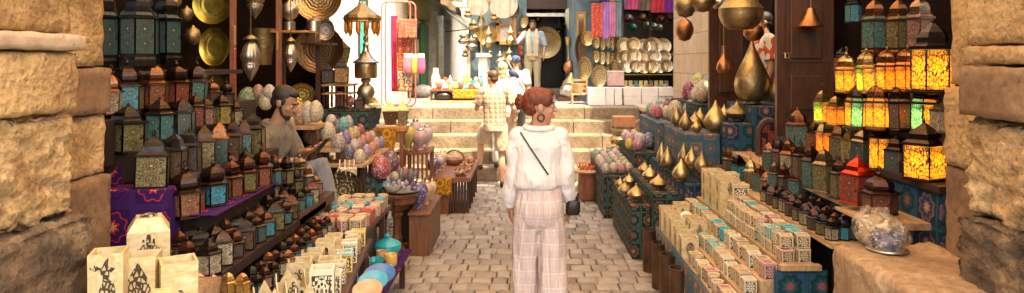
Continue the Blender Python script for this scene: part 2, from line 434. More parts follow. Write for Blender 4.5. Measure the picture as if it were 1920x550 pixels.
# ---------------- the two jambs of the gate
def rough_box(a, b, mat, name, parent, amp, cell=.035, seed=0, edge=.5):
    """a stone block whose faces are broken up by real relief"""
    bm = bmesh.new()
    bmesh.ops.create_cube(bm, size=1)
    c = [(a[i]+b[i])/2 for i in range(3)]; s = [b[i]-a[i] for i in range(3)]
    for v in bm.verts: v.co = Vector([c[i]+v.co[i]*s[i] for i in range(3)])
    for ax in range(3):
        n = max(1, int(s[ax]/cell))
        for k in range(1, n):
            co = Vector(c); co[ax] = a[ax]+s[ax]*k/n; no = Vector((0,0,0)); no[ax] = 1
            bmesh.ops.bisect_plane(bm, geom=bm.verts[:]+bm.edges[:]+bm.faces[:], plane_co=co, plane_no=no)
    bm.normal_update()
    sh = Vector((seed*3.1, seed*7.7, seed*1.3))
    for v in bm.verts:
        p = v.co + sh
        n = .35*noise.fractal(p*4, .8, 2.2, 3) + .55*noise.fractal(Vector((p.x*13, p.y*13, p.z*24)), .7, 2.1, 4) - .5*max(0, noise.noise(p*16)-.25)*2
        near = min(min(abs(v.co[i]-a[i]), abs(v.co[i]-b[i])) + (99 if s[i] < .02 else 0) for i in range(3))
        cnt = sum(1 for i in range(3) if min(abs(v.co[i]-a[i]), abs(v.co[i]-b[i])) < .02)
        v.co += v.normal*(n*amp - (amp*edge if cnt >= 2 else 0))
    me = bpy.data.meshes.new(name); bm.to_mesh(me); bm.free()
    me.polygons.foreach_set('use_smooth', [True]*len(me.polygons)); me.materials.append(mat)
    return link(name, me, parent)
for sgn, lab in ((-1, 'tall sandstone gate pillar beside the purple cloth boxes'), (1, 'tall sandstone gate pillar beside the lit lanterns')):
    g = thing('stone_pillar', lab, 'pillar', (0,0,0), group='gate pillars flanking the passage')
    q = (lambda x0, x1: (min(sgn*x0, sgn*x1), max(sgn*x0, sgn*x1)))
    def blk(x0, x1, y0, y1, z0, z1, mat, name, amp, cell=.035, seed=1):
        a, b = q(x0, x1); return rough_box((a,y0,z0), (b,y1,z1), mat, name, g, amp, cell, seed + (sgn+1)*4)
    if sgn < 0:
        blk(1.62, 2.5, 1.2, 2.62, 0, 1.24, M_DARKST, 'plinth', .026, .018, seed=1)
        blk(1.68, 2.5, 1.2, 2.58, 1.24, 1.62, M_SANDR, 'rough_course', .040, .014, 2)
        blk(1.655, 2.5, 1.2, 2.57, 1.625, 1.84, M_SAND, 'dressed_course', .014, .02, 3)
        blk(1.64, 2.5, 1.2, 2.60, 1.845, 1.905, M_LIGHTST, 'moulding', .008, .02, 4)
        blk(1.70, 2.5, 1.2, 2.60, 1.91, 3.4, M_SAND, 'shaft', .012, .04, 5)
        blk(1.80, 2.6, 2.63, 3.02, 0, 1.32, M_BROWNST, 'rear_plinth', .012, .025, 6)
        blk(1.82, 2.6, 2.60, 3.01, 1.325, 1.58, M_SAND, 'rear_course', .02, .03, 7)
        blk(1.80, 2.6, 2.60, 3.02, 1.585, 1.78, M_BROWNST, 'rear_block', .012, .025, 8)
        blk(1.83, 2.6, 2.60, 3.02, 1.785, 3.4, M_SAND, 'rear_shaft', .012, .04, 9)
    else:
        blk(1.62, 2.6, 1.2, 2.62, 0, 1.24, M_DARKST, 'plinth', .034, .018, 1)
        blk(1.64, 2.6, 1.2, 2.60, 1.245, 1.60, M_SANDR, 'rough_course', .040, .014, 2)
        blk(1.62, 2.6, 1.2, 2.60, 1.605, 1.79, M_BROWNST, 'dressed_course', .010, .03, 3)
        blk(1.63, 2.6, 1.2, 2.60, 1.795, 1.86, M_SAND, 'moulding', .012, .02, 4)
        blk(1.65, 2.6, 1.2, 2.60, 1.865, 3.4, M_SAND, 'shaft', .016, .04, 5)
        blk(1.80, 2.7, 2.63, 2.98, 0, 1.36, M_BROWNST, 'rear_plinth', .012, .04, 6)
        blk(1.79, 2.7, 2.63, 2.98, 1.365, 1.70, M_SAND, 'rear_course', .016, .03, 7)
        blk(1.82, 2.7, 2.63, 2.98, 1.705, 3.4, M_SAND, 'rear_shaft', .014, .04, 9)
# benches of stone
b1 = rough_box((-1.98,1.9,0), (-1.24,2.84,.93), M_SLAB, 'stone_bench', None, .012, .04, 21); tag(b1, 'worn stone ledge holding the cream candle boxes', 'stone ledge')
b4 = rough_box((-1.98,2.85,0), (-1.66,3.28,.93), M_SLAB, 'stone_bench', None, .012, .04, 31); tag(b4, 'short stone ledge under the purple cloth covered boxes', 'stone ledge')
b2 = rough_box((1.36,2.2,.5), (1.82,3.10,1.0), M_SLAB, 'stone_bench', None, .022, .03, 25); tag(b2, 'thick rough stone slab carrying the plastic wrapped pot', 'stone ledge')
b3 = rough_box((1.50,2.2,0), (1.82,3.05,.49), M_DARKST, 'bench_footing', None, .012, .05, 26); tag(b3, 'dark stone block under the rough slab', 'stone block')

# ---------------- shop recesses (dark interiors) and side walls
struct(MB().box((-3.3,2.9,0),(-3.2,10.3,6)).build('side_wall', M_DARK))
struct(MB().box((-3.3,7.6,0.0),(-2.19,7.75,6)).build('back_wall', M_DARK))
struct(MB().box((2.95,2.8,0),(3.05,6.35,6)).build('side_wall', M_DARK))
o = MB().box((2.64,9.6,0),(3.4,12.35,7)).build('ashlar_house_wall', M_WALLB); tag(o, 'sunlit tan ashlar wall between the plate shop and dark doors', 'wall')
# floors inside the shops
struct(MB().box((-3.2,3.3,0),(-2.1,7.6,.78)).build('shop_floor', M_DWOOD))
struct(MB().box((1.95,4.4,0),(4.2,9.6,.60)).build('shop_floor', M_DWOOD))

# ================================================================ THE STREET ABOVE THE STEPS
# unseen cloth sheet added over the passage to block sun from the near half
def sheet(name, mat, p00, p10, p01, p11, nx=14, ny=14, sag=.25, wav=.03, parent=None, th=.006, seed=0):
    mb = MB(); P = [Vector(p) for p in (p00, p10, p01, p11)]; pts = []; fs = []; uv = []
    nrm = (P[1]-P[0]).cross(P[2]-P[0]).normalized()
    for j in range(ny+1):
        for i in range(nx+1):
            u, v = i/nx, j/ny
            p = P[0]*(1-u)*(1-v) + P[1]*u*(1-v) + P[2]*(1-u)*v + P[3]*u*v
            p = p + Vector((0,0,-1))*sag*4*u*(1-u)*v*(1-v)*4/4
            p = p + nrm*wav*math.sin(u*17+seed*3+v*2)*(.3+.7*v)
            pts.append(p)
    L1 = (P[1]-P[0]).length; L2 = (P[2]-P[0]).length
    for j in range(ny):
        for i in range(nx):
            a = j*(nx+1)+i; fs.append((a, a+1, a+nx+2, a+nx+1))
            uv.append([(i/nx*L1, j/ny*L2), ((i+1)/nx*L1, j/ny*L2), ((i+1)/nx*L1, (j+1)/ny*L2), (i/nx*L1, (j+1)/ny*L2)])
    mb.P(pts, fs, uv); o = mb.build(name, mat, parent, smooth=True)
    if th: m = o.modifiers.new('thickness', 'SOLIDIFY'); m.thickness = th
    return o
tt = NT('shade_sheet_cloth'); tt.base((.62,.42,.22)); tr = tt.new('BsdfTranslucent'); tr.inputs[0].default_value = (.85,.55,.28,1)  # translucent tan for the added overhead sheet, letting warm light through
mx = tt.new('MixShader'); mx.inputs[0].default_value = .55; tt.li(tt.b.outputs[0], mx.inputs[1]); tt.li(tr.outputs[0], mx.inputs[2])
tt.li(mx.outputs[0], tt.n['Material Output'].inputs[0]); tt.set(.9); M_SHADESHEET = tt.m
o = sheet('added_shade_sheet', M_SHADESHEET, (-3.2,-.2,5.2), (3.0,-.2,5.2), (-3.2,8.1,5.2), (3.0,8.1,5.2), sag=.5, th=0)  # added above the view as a sun blocker
tag(o, 'unseen tan cloth sheet added high over the passage to block the sun', 'awning')

def wallbox(name, a, b, mat, lab, cat='building', parts=()):
    g = thing(name, lab, cat, (0,0,0)); MB().box(a, b).build('wall', mat, g); return g
# white sunlit house left of the street
g = wallbox('plaster_house', (-9,13.4,1.0), (-2.55,30,9), M_PLASTER, 'sunlit pale plaster house with shop fronts along the alley')
M_GREEN = plainm('green_paint', (.06,.30,.12), .5); M_OLIVE = plainm('olive_sign_board', (.30,.28,.08), .5)
M_WHITEP = plainm('white_paint', (.75,.68,.56), .5); M_GLASSD = plainm('dark_window_glass', (.03,.028,.025), .12)
MB().box((-2.56,15.0,1.05), (-2.50,16.6,2.75)).build('shop_window', M_GLASSD, g)
MB().box((-2.56,16.7,1.0), (-2.44,17.5,2.7)).build('green_shutter', M_GREEN, g)
MB().box((-2.58,14.8,2.8), (-2.42,17.6,3.3)).build('sign_board', M_OLIVE, g)
for yy in (18.2, 19.9, 21.8):
    MB().box((-2.56,yy,1.0), (-2.36,yy+.35,3.1)).build('pilaster', M_WHITEP, g)
d = MB().box((-2.56,18.7,1.0), (-2.47,19.7,2.9)).build('white_door', M_WHITEP, g)
for k in range(2):
    for j in range(3): MB().box((-2.47,18.78+.46*k,1.12+.6*j), (-2.455,19.16+.46*k,1.6+.6*j)).build('door_panel', M_PLASTER, d)
MB().box((-2.56,20.4,1.0), (-2.5,21.6,2.9)).build('shop_window', M_GLASSD, g)
for yy in (14.4, 17.2, 20.0, 23.0, 26.0):
    w = MB().box((-2.56,yy,4.0), (-2.46,yy+1.0,5.4)).build('window', M_DWOOD, g)
    MB().box((-2.6,yy-.1,3.85), (-2.25,yy+1.1,3.98)).build('sill', M_WHITEP, w)
MB().box((-2.56,13.4,3.42), (-2.34,30,3.6)).build('string_course', M_WHITEP, g)
MB().box((-3.35,13.3,1.0), (-3.22,13.41,4)).build('drain_pipe', M_WHITEP, g)
# green lit niche in the white wall, behind the hanging lamps
w = MB().box((-3.2,13.32,1.9), (-3.03,13.41,3.0)).build('window', M_DWOOD, g)
MB().box((-3.17,13.30,1.95), (-3.06,13.325,2.95)).build('pane', plainm('teal_pane', (.06,.30,.24), .3), w)
# awnings along the alley
def awning(a, b, z0, z1, out, mat, lab, val=.18):
    g = thing('shop_awning', lab, 'awning', (0,0,0), group='awnings along the alley')
    sheet('canopy', mat, (-2.5,a,z1), (-2.5,b,z1), (-2.5+out,a,z0), (-2.5+out,b,z0), sag=.1, wav=.02, parent=g, th=.02)
    sheet('valance', mat, (-2.5+out+.01,a,z0), (-2.5+out+.01,b,z0), (-2.5+out+.03,a,z0-val), (-2.5+out+.03,b,z0-val), sag=0, wav=.02, parent=g, th=.02)
    mb = MB(); mb.tube([(-2.5,a+.05,z0-.1),(-2.5+out,a+.05,z0)], .015); mb.build('support_rod', M_BLACK, g)
def m_stripe(name, c1, c2, sc):
    t = NT(name); uv = t.coord('UV'); w = t.new('TexWave', wave_type='BANDS', bands_direction='X'); w.inputs['Scale'].default_value = sc
    t.li(uv, w.inputs[0]); t.base(t.ramp(w.outputs[1], [(0, c1), (.5, c2)], 'CONSTANT')); return t.set(.85)
awning(14.2, 18.4, 3.15, 3.45, .75, m_stripe('brown_striped_canvas', (.20,.11,.05), (.30,.20,.11), 3), 'faded brown awning over the olive sign board')
awning(20.6, 24.5, 2.75, 3.4, .8, m_stripe('turquoise_striped_canvas', (.25,.50,.46), (.75,.70,.58), 1.5), 'pale turquoise striped awning farther up the alley', .25)
# far houses closing the alley
g = wallbox('far_house', (-3.2,31,1.0), (3,36,10), M_PLASTER2, 'tall ochre house closing the far end of the alley')
for i in range(3):
    for j in range(3):
        w = MB().box((-2.5+i*.9,30.93,3.2+j*1.9), (-2.05+i*.9,31.02,4.3+j*1.9)).build('window', M_DWOOD, g)
        MB().box((-2.55+i*.9,30.85,3.1+j*1.9), (-2.0+i*.9,31.0,3.19+j*1.9)).build('sill', M_WHITEP, w)
MB().box((-2.6,30.5,3.0), (-1.4,31.0,3.1)).build('balcony', M_WHITEP, g)
# brass shop house
M_BLUEW = plainm('faded_blue_paint', (.15,.22,.24), .7, var=.25, scale=3)
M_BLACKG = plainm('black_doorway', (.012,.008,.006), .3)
g = thing('brass_shop', 'blue painted brassware shop with a wide dark doorway behind the standing vendor', 'building', (0,0,0))
MB().box((-1.32,16.6,1.0), (-.02,24,8)).build('wall', M_BLUEW, g)
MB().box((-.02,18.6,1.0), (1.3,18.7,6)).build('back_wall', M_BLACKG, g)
MB().box((-.02,16.6,3.05), (1.3,24,8)).build('lintel', M_DWOOD, g)
MB().box((-.06,16.5,1.0), (.03,16.62,3.4)).build('door_post', M_BLUEW, g)
MB().box((1.0,14.15,1.0), (1.1,24,8)).build('side_wall', M_BLUEW, g)
MB().box((-.02,16.5,1.0), (1.0,18.6,1.12)).build('threshold', M_STEP, g)
MB().box((.03,16.48,2.86), (1.0,16.56,2.94)).build('transom', M_WHITEP, g)
# plate shop, nearer and to the side
g = thing('plate_shop', 'shop front with a dark display window above rows of decorated plates', 'building', (0,0,0))
MB().box((1.02,14.0,1.0), (1.98,14.14,7)).build('pier', M_BLUEW, g)
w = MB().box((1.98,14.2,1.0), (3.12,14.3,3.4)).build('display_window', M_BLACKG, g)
for xx in (1.98, 2.52, 3.07): MB().box((xx,14.12,1.0), (xx+.05,14.22,3.4)).build('window_post', M_DWOOD, w)
MB().box((1.98,14.0,3.0), (3.12,14.3,7)).build('lintel', M_DWOOD, g)
MB().box((3.12,12.36,1.0), (3.3,14.3,7)).build('side_wall', M_WALLB, g)
MB().box((1.0,13.0,3.6), (3.12,14.0,3.72)).build('door_canopy', M_DWOOD, g)

# ---------------- round brassware on the walls
def plate(px, py, Y, rx, ry=None, col=(.62,.42,.16), lab='', tilt=0, cat='plate', name='wall_plate', grp='round plates shown at the shops', mat=None, rim=True, yaw=0):
    r = rx*Y/F; k = (ry or rx)/rx; p = W(px, py, Y)
    pr = [(0,.0),(r*.35,.002),(r*.62,.004),(r*.68,.018),(r*.97,.030),(r,.034),(r,.028),(r*.97,.022),(r*.66,.006),(0,-.006)]
    key = ('plate', round(r,3), round(k,2), mat.name if mat else '')
    if key not in CACHE:
        mb = MB(); mb.lathe(pr, 28, cap=False); CACHE[key] = mb.data('plate', mat or M_PLATE, True, 40)
    o = link(name, CACHE[key], None, p, color=col)
    o.rotation_euler = (R(90-tilt), 0, yaw); o.scale = (1, k, 1)
    return tag(o, lab, cat, grp)
CACHE = {}
t = NT('engraved_plate'); oi = t.new('ObjectInfo'); v = t.coord('Object', per_object=False); sp = t.new('SeparateXYZ'); t.li(v, sp.inputs[0])
d = t.math('SQRT', t.math('ADD', t.math('MULTIPLY', sp.outputs[0], sp.outputs[0]), t.math('MULTIPLY', sp.outputs[1], sp.outputs[1])))
ang = t.math('ARCTAN2', sp.outputs[1], sp.outputs[0])
k1 = t.math('SINE', t.math('ADD', t.math('MULTIPLY', d, 190), t.math('MULTIPLY', t.math('SINE', t.math('MULTIPLY', ang, 12)), .9)))
c = t.mix(t.ramp(k1, [(.35, .0), (.6, .75)]), oi.outputs['Color'], (.10,.06,.03)); c = t.mix(t.math('LESS_THAN', t.noise(v, 30, 4), .42), c, oi.outputs['Color'])
t.base(c); t.bump(k1, .4, .003); M_PLATE = t.set(.3, .85)
t = NT('painted_ceramic_plate'); oi = t.new('ObjectInfo'); v = t.coord('Object', per_object=False); sp = t.new('SeparateXYZ'); t.li(v, sp.inputs[0])
d = t.math('SQRT', t.math('ADD', t.math('MULTIPLY', sp.outputs[0], sp.outputs[0]), t.math('MULTIPLY', sp.outputs[1], sp.outputs[1])))
ang = t.math('ARCTAN2', sp.outputs[1], sp.outputs[0])
k1 = t.math('SINE', t.math('ADD', t.math('MULTIPLY', d, 130), t.math('MULTIPLY', t.math('SINE', t.math('MULTIPLY', ang, 9)), 1.1)))
t.base(t.mix(t.ramp(k1, [(.5, 0.0), (.62, .85)]), (.62,.50,.30), oi.outputs['Color'])); M_CERP = t.set(.2)

P = plate
# drums and trays on the blue shop
for (px, py, r, lab) in ((897,8,22,'round skin drum hanging highest on the blue wall nearest the alley'), (944,8,27,'larger round skin drum above the orange lattice frame')):
    g = thing('frame_drum', lab, 'drum', W(px,py,16.3), group='drums on the blue wall'); rr = r*16.3/F
    o = MB().lathe([(0,.012),(rr*.88,.012),(rr*.88,0),(0,0)], 28).build('skin', plainm('drum_skin', (.48,.34,.26), .7), g, True, 40); o.rotation_euler = (R(90),0,0)
    o = MB().lathe([(rr*.88,-.03),(rr,-.03),(rr,.03),(rr*.88,.03),(rr*.88,-.03)], 28, cap=False).build('rim', M_SILVER, g, True, 40); o.rotation_euler = (R(90),0,0)
P(914,66,16.2,19,col=(.60,.36,.12),lab='round brass tray behind the hanging lantern on the blue wall')
P(1022,80,16.9,30,col=(.34,.23,.10),lab='largest engraved brass tray, inside the dark doorway behind the vendor')
P(1101,72,13.9,12,14,(.75,.52,.2),'shiny oval brass tray hanging just beside the doorway')
P(1090,92,13.95,12,30,(.16,.11,.06),'tall dark oval tray beside the doorway under the shiny one')
P(1096,128,13.8,13,22,(.55,.40,.18),'leaning oval tray above the little wooden chair')
cols = [(.72,.55,.25),(.62,.45,.2),(.78,.62,.36)]
n = 0
for i, (px, rx) in enumerate(((1117,7.5),(1129,6),(1139,5),(1147,5),(1159,8))):
    for j in range(3):
        py = 80+26*j + (3 if i % 2 else 0)
        if i in (2,3) and j == 1: py += 3
        P(px, py, 13.85, rx, 12 if i != 4 else 14, cols[(i+j) % 3], 'small oval brass plate, %s from the doorway and %s down under the scarves' % (ORD[i], ORD[j])); n += 1
P(1123,143,13.7,15,21,(.66,.52,.28),'big oval plate with a pale centre at the foot of the brass plate column')
P(1153,128,13.78,10,16,(.50,.33,.15),'round copper plate half hidden behind the pink box')
R1 = [(1171,87,16),(1188,84,14),(1207,87,14),(1223,88,18),(1243,87,15)]
R2 = [(1173,107,13),(1189,106,14),(1207,107,14),(1227,107,13),(1245,107,13)]
R3 = [(1176,125,12),(1192,125,12),(1207,126,13),(1222,125,13),(1236,126,12),(1250,124,12)]
for j, (row, rn) in enumerate(((R1,'top'),(R2,'middle'),(R3,'bottom'))):
    for i, (px, py, r) in enumerate(row):
        P(px, py, 13.75-.12*j-.02*(i % 2), r, None, [(.80,.66,.42),(.62,.48,.28),(.85,.76,.56),(.70,.50,.26)][(i*3+j) % 4],
          'pale engraved plate, %s from the brass plates in the %s row under the window' % (ORD[i], rn), tilt=12, mat=M_PLATE, grp='pale plates in three rows', name='painted_plate')
# trestle behind the plates
g = thing('plate_rack', 'stepped wooden rack holding three rows of painted plates', 'rack', (0,0,0))
for j, py in enumerate((101,121,139)):
    p0 = W(1160, py, 13.8-.12*j); p1 = W(1266, py, 13.8-.12*j)
    MB().box((p0.x,p0.y-.06,p0.z-.02),(p1.x,p1.y+.05,p1.z)).build('shelf', M_LWOOD, g)
for px in (1162, 1264):
    p = W(px, 139, 13.9); MB().box((p.x-.02,p.y-.02,1.0),(p.x+.02,p.y+.02,p.z+.45)).build('upright', M_LWOOD, g)

# white card boxes along the edge of the street
rows = [(181,198),(165,180.5)]
xs = [1103,1136,1152,1167,1169.5,1203,1235,1265]
n = 0
for j, (yt, yb) in enumerate(rows):
    for i in range(len(xs)-1):
        if i == 3: continue
        a = W(xs[i]+.6, yb, 12.6); b = W(xs[i+1]-.6, yt, 12.6)
        z0 = 1.0+.16*j + .002; z1 = z0+.155
        o = MB().box((a.x,12.6+rnd.uniform(-.03,.03),z0),(b.x,12.98,z1)).build('card_box', M_PLASTIC); bevel(o, .006)
        k = i if i < 3 else i-1
        tag(o, 'white card box, %s from the steps side, %s layer of the low box wall' % (ORD[k], ('bottom','top')[j]), 'box', 'white card boxes stacked at the street edge'); n += 1
# red strip on the last box
# counter behind with small goods
g = thing('display_counter', 'low counter with a yellow front edge under the painted plates', 'counter', (0,0,0))
a = W(1170,172,13.2); b = W(1264,160,13.2)
MB().box((a.x,13.15,1.0),(b.x,13.7,a.z)).build('counter_body', M_RWOOD, g)
MB().box((a.x-.01,13.12,a.z),(b.x+.01,13.7,a.z+.07)).build('yellow_edge', plainm('yellow_paint', (.70,.48,.03), .5), g)
cc = [(.8,.75,.66),(.75,.62,.2),(.12,.3,.45),(.70,.68,.62),(.62,.45,.08),(.7,.12,.08),(.82,.78,.66),(.15,.42,.38),(.75,.58,.1),(.8,.74,.62)]
for i in range(10):
    x = a.x+.03+i*(b.x-a.x-.06)/10; h = .02+.02*(i % 3)
    o = MB().box((x,13.16+.03*(i % 2),a.z+.072),(x+.075,13.4,a.z+.075+h)).build('souvenir_packet', M_TINT); o.color = (*cc[i], 1)
    tag(o, 'flat souvenir packet, %s along the front of the yellow edged counter' % ORD[i], 'packet', 'souvenir packets on the counter')
for i in range(9):
    x = a.x+.04+i*(b.x-a.x-.06)/9; 
    o = MB().box((x,13.5,a.z+.072),(x+.07,13.54,a.z+.20)).build('framed_souvenir', M_TINT); o.color = (*[(.75,.55,.2),(.7,.6,.25),(.2,.25,.2)][i % 3], 1)
    o.rotation_euler = (0,0,0)
    tag(o, 'small upright souvenir, %s along the back of the yellow edged counter' % ORD[i], 'souvenir', 'upright souvenirs on the counter')
g = thing('carton', 'pink and white carton standing beside the brass plate column', 'box', (0,0,0))
a = W(1141,163,13.4); b = W(1170,136,13.4)
MB().box((a.x,13.4,1.33),(b.x,13.65,b.z)).build('carton_body', plainm('pink_card', (.72,.48,.42), .6), g)
MB().box((a.x-.004,13.39,b.z+.001),(b.x+.004,13.66,b.z+.03)).build('lid', M_PLASTIC, g)
o = MB().box((a.x,13.35,1.0),(b.x,13.7,1.328)).build('crate', M_RWOOD); tag(o, 'red brown crate under the pink carton', 'crate')

# ---------------- scarves and cloths hanging
def scarf(px0, px1, py0, py1, Y, col, lab, mat=None, seed=0, grp='scarves hanging over the plates'):
    a = W(px0,py0,Y); b = W(px1,py0,Y); c = W(px0+.6,py1,Y); d = W(px1-.6,py1,Y)
    o = sheet('scarf', mat or M_SCARF, a, b, c, d, 12, 16, 0, .018, seed=seed); o.color = (*col,1)
    return tag(o, lab, 'scarf', grp)
t = NT('printed_scarf'); oi = t.new('ObjectInfo'); v = t.coord('Object', per_object=True); h = t.math('LESS_THAN', t.vor(v, 34), .28)
t.base(t.mix(t.math('MULTIPLY', h, .75), oi.outputs['Color'], (.80,.68,.50))); M_SPOT = t.set(.8)
M_SCARF = M_CLOTH
for i, (x0,x1,y0,y1,c,nm,m) in enumerate(((1109,1130,6,70,(.62,.07,.03),'orange red patterned scarf hanging nearest the doorway',M_SPOT),(1129,1143,4,74,(.52,.25,.62),'lilac scarf hanging beside the orange red one',None),
    (1142,1154,4,70,(.75,.25,.42),'pink scarf hanging between the lilac and grey scarves',None),(1153,1166,4,70,(.26,.34,.36),'grey blue scarf hanging beside the pink one',None),
    (1122,1138,-8,8,(.08,.09,.16),'dark blue fringed cloth above the lilac scarf',None),(1143,1154,-8,8,(.75,.45,.05),'short yellow cloth above the pink scarf',None),(1154,1166,-8,10,(.10,.42,.55),'short turquoise cloth above the grey blue scarf',M_SPOT),
    (1170,1176,-10,18,(.45,.22,.38),'narrow mauve cloth over the dark window',None),(1175,1197,-12,18,(.80,.12,.30),'bright pink cloth over the dark window',None),(1197,1221,-12,20,(.26,.20,.13),'grey brown cloth over the dark window',None),
    (1220,1246,-12,24,(.75,.06,.10),'crimson cloth over the dark window',None),(1245,1268,-12,24,(.26,.05,.42),'deep purple cloth over the dark window',None))):
    scarf(x0,x1,y0,y1,13.6 if i < 4 else 13.66,c,nm,m,i)
g = thing('scarf_rail', 'long metal rail carrying the scarves over the plate shop', 'rail', (0,0,0))
a = W(1104,-14,13.64); b = W(1272,-14,13.64); MB().tube([a,b], .015).build('rail', M_BLACK, g)
for q in (a,b): MB().tube([q, (q.x,13.98,q.z)], .012).build('bracket', M_BLACK, g)
a = W(1104,4,13.62); b = W(1168,4,13.62); MB().tube([a,b], .01).build('lower_rail', M_BLACK, g)
# bowls in the dark window
for i, (px,py,r,c) in enumerate(((1178,36,11,(.4,.25,.3)),(1205,33,11,(.45,.3,.18)),(1240,37,10,(.4,.2,.22)),(1186,52,8,(.06,.3,.2)),(1212,48,7,(.35,.5,.4)),(1225,50,8,(.3,.5,.42)),(1236,52,7,(.35,.5,.42)),(1256,34,9,(.3,.12,.12)))):
    p = W(px,py,14.15); rr = r*14/F
    o = MB().lathe([(0,-rr*.6),(rr*.6,-rr*.45),(rr*.95,0),(rr,.02),(rr*.93,.02),(0,-rr*.5)], 20, cap=False).build('hanging_bowl', M_TMET, None, True); o.location = p; o.color = (*c,1); o.rotation_euler = (R(70),0,0)
    tag(o, '%s hanging inside the dark window, %s from the brass plates' % (['mauve bowl','copper bowl','pink bowl','green bowl','pale green dish','sea green dish','mint dish','wine red bowl'][i], ORD[[0,2,6,1,3,4,5,7][i]]), 'bowl', 'bowls in the dark window')

# ---------------- clothes rack with scarves and bags at the head of the steps
g = thing('clothes_rack', 'red tubular clothes rack standing at the head of the steps', 'rack', (0,0,0))
def rr_loop(x0, x1, z0, z1, Y, r=.1):
    pts = []
    for cx, cz, a0 in ((x1-r,z1-r,0),(x0+r,z1-r,90),(x0+r,z0+r,180),(x1-r,z0+r,270)):
        for k in range(5): a = R(a0+90*k/4); pts.append((cx+r*math.cos(a), Y, cz+r*math.sin(a)))
    return pts
M_REDP = plainm('red_paint', (.62,.16,.10), .4)
a = W(728,199,12.2); b = W(779,4,12.2)
MB().tube(rr_loop(a.x-.12,b.x,1.01,b.z,12.2), .013, 8, True).build('front_hoop', M_REDP, g, True)
MB().tube(rr_loop(a.x-.12,b.x-.15,1.01,b.z+.05,12.55), .013, 8, True).build('rear_hoop', M_REDP, g, True)
for k in range(4): MB().tube([(a.x+.1*k+.05,12.2,b.z-.01),(a.x+.1*k+.05,12.55,b.z+.03)], .008).build('cross_bar', M_REDP, g)
def cl(px0,px1,py0,py1,Y,mat,lab,seed,col=None,cat='shawl'):
    o = sheet('hanging_shawl', mat, W(px0,py0,Y), W(px1,py0,Y), W(px0+1,py1,Y), W(px1-1,py1,Y), 14, 18, 0, .02, seed=seed)
    if col: o.color = (*col,1)
    return tag(o, lab, cat, 'shawls on the red rack')
cl(733,745,30,172,12.3,M_CLOTH,'plain crimson shawl at the inner end of the red rack',1,(.62,.03,.10))
cl(743,774,38,172,12.15,M_TEXR,'long red shawl with gold flowers on the red rack',2)
cl(746,782,36,72,12.05,m_textile('paisley_cloth', (.30,.06,.03), [(.50,.38,.22),(.06,.15,.12),(.45,.04,.03),(.22,.02,.015)], 14),'draped paisley shawl over the top of the red shawl',3)
cl(746,773,134,171,12.05,m_textile('dark_paisley_cloth', (.20,.04,.03), [(.70,.60,.42),(.10,.22,.18),(.62,.30,.05),(.12,.05,.03)], 8),'dark paisley border cloth at the foot of the red shawl',4)
for i,(px,py,w,h,c,nm) in enumerate(((765,120,19,38,(.85,.25,.34),'salmon pink'),(778,120,13,36,(.85,.62,.08),'yellow'),(790,120,15,38,(.85,.13,.30),'hot pink'))):
    p = W(px,py,12.0-.05*i); s = 12/F
    g = thing('hanging_bag', nm+' cloth bag hanging in front of the red rack', 'bag', p, group='small bags on the red rack')
    hw, hh = w*s/2, h*s/2
    pr = [(hw*.35,-hh),(hw*.85,-hh*.8),(hw,-hh*.3),(hw*.9,hh*.5),(hw*.75,hh*.95),(hw*.7,hh)]
    o = MB().lathe(pr, 16, sy=.5).build('pouch', M_CLOTH, g, True); o.color = (*c,1)
    o = MB().lathe([(hw*.8,hh*.55),(hw*.86,hh*.6),(hw*.74,hh*1.02),(hw*.7,hh*1.02)], 16, sy=.52, cap=False).build('band', M_CLOTH, g, True); o.color = (.8,.6,.4,1)
    q = Vector((0,.02,hh+.32))
    for sx in (-1,1): MB().tube([(sx*hw*.6,0,hh),(sx*.02,.01,hh+.18),q], .005, 6).build('cord', M_BLACK, g)

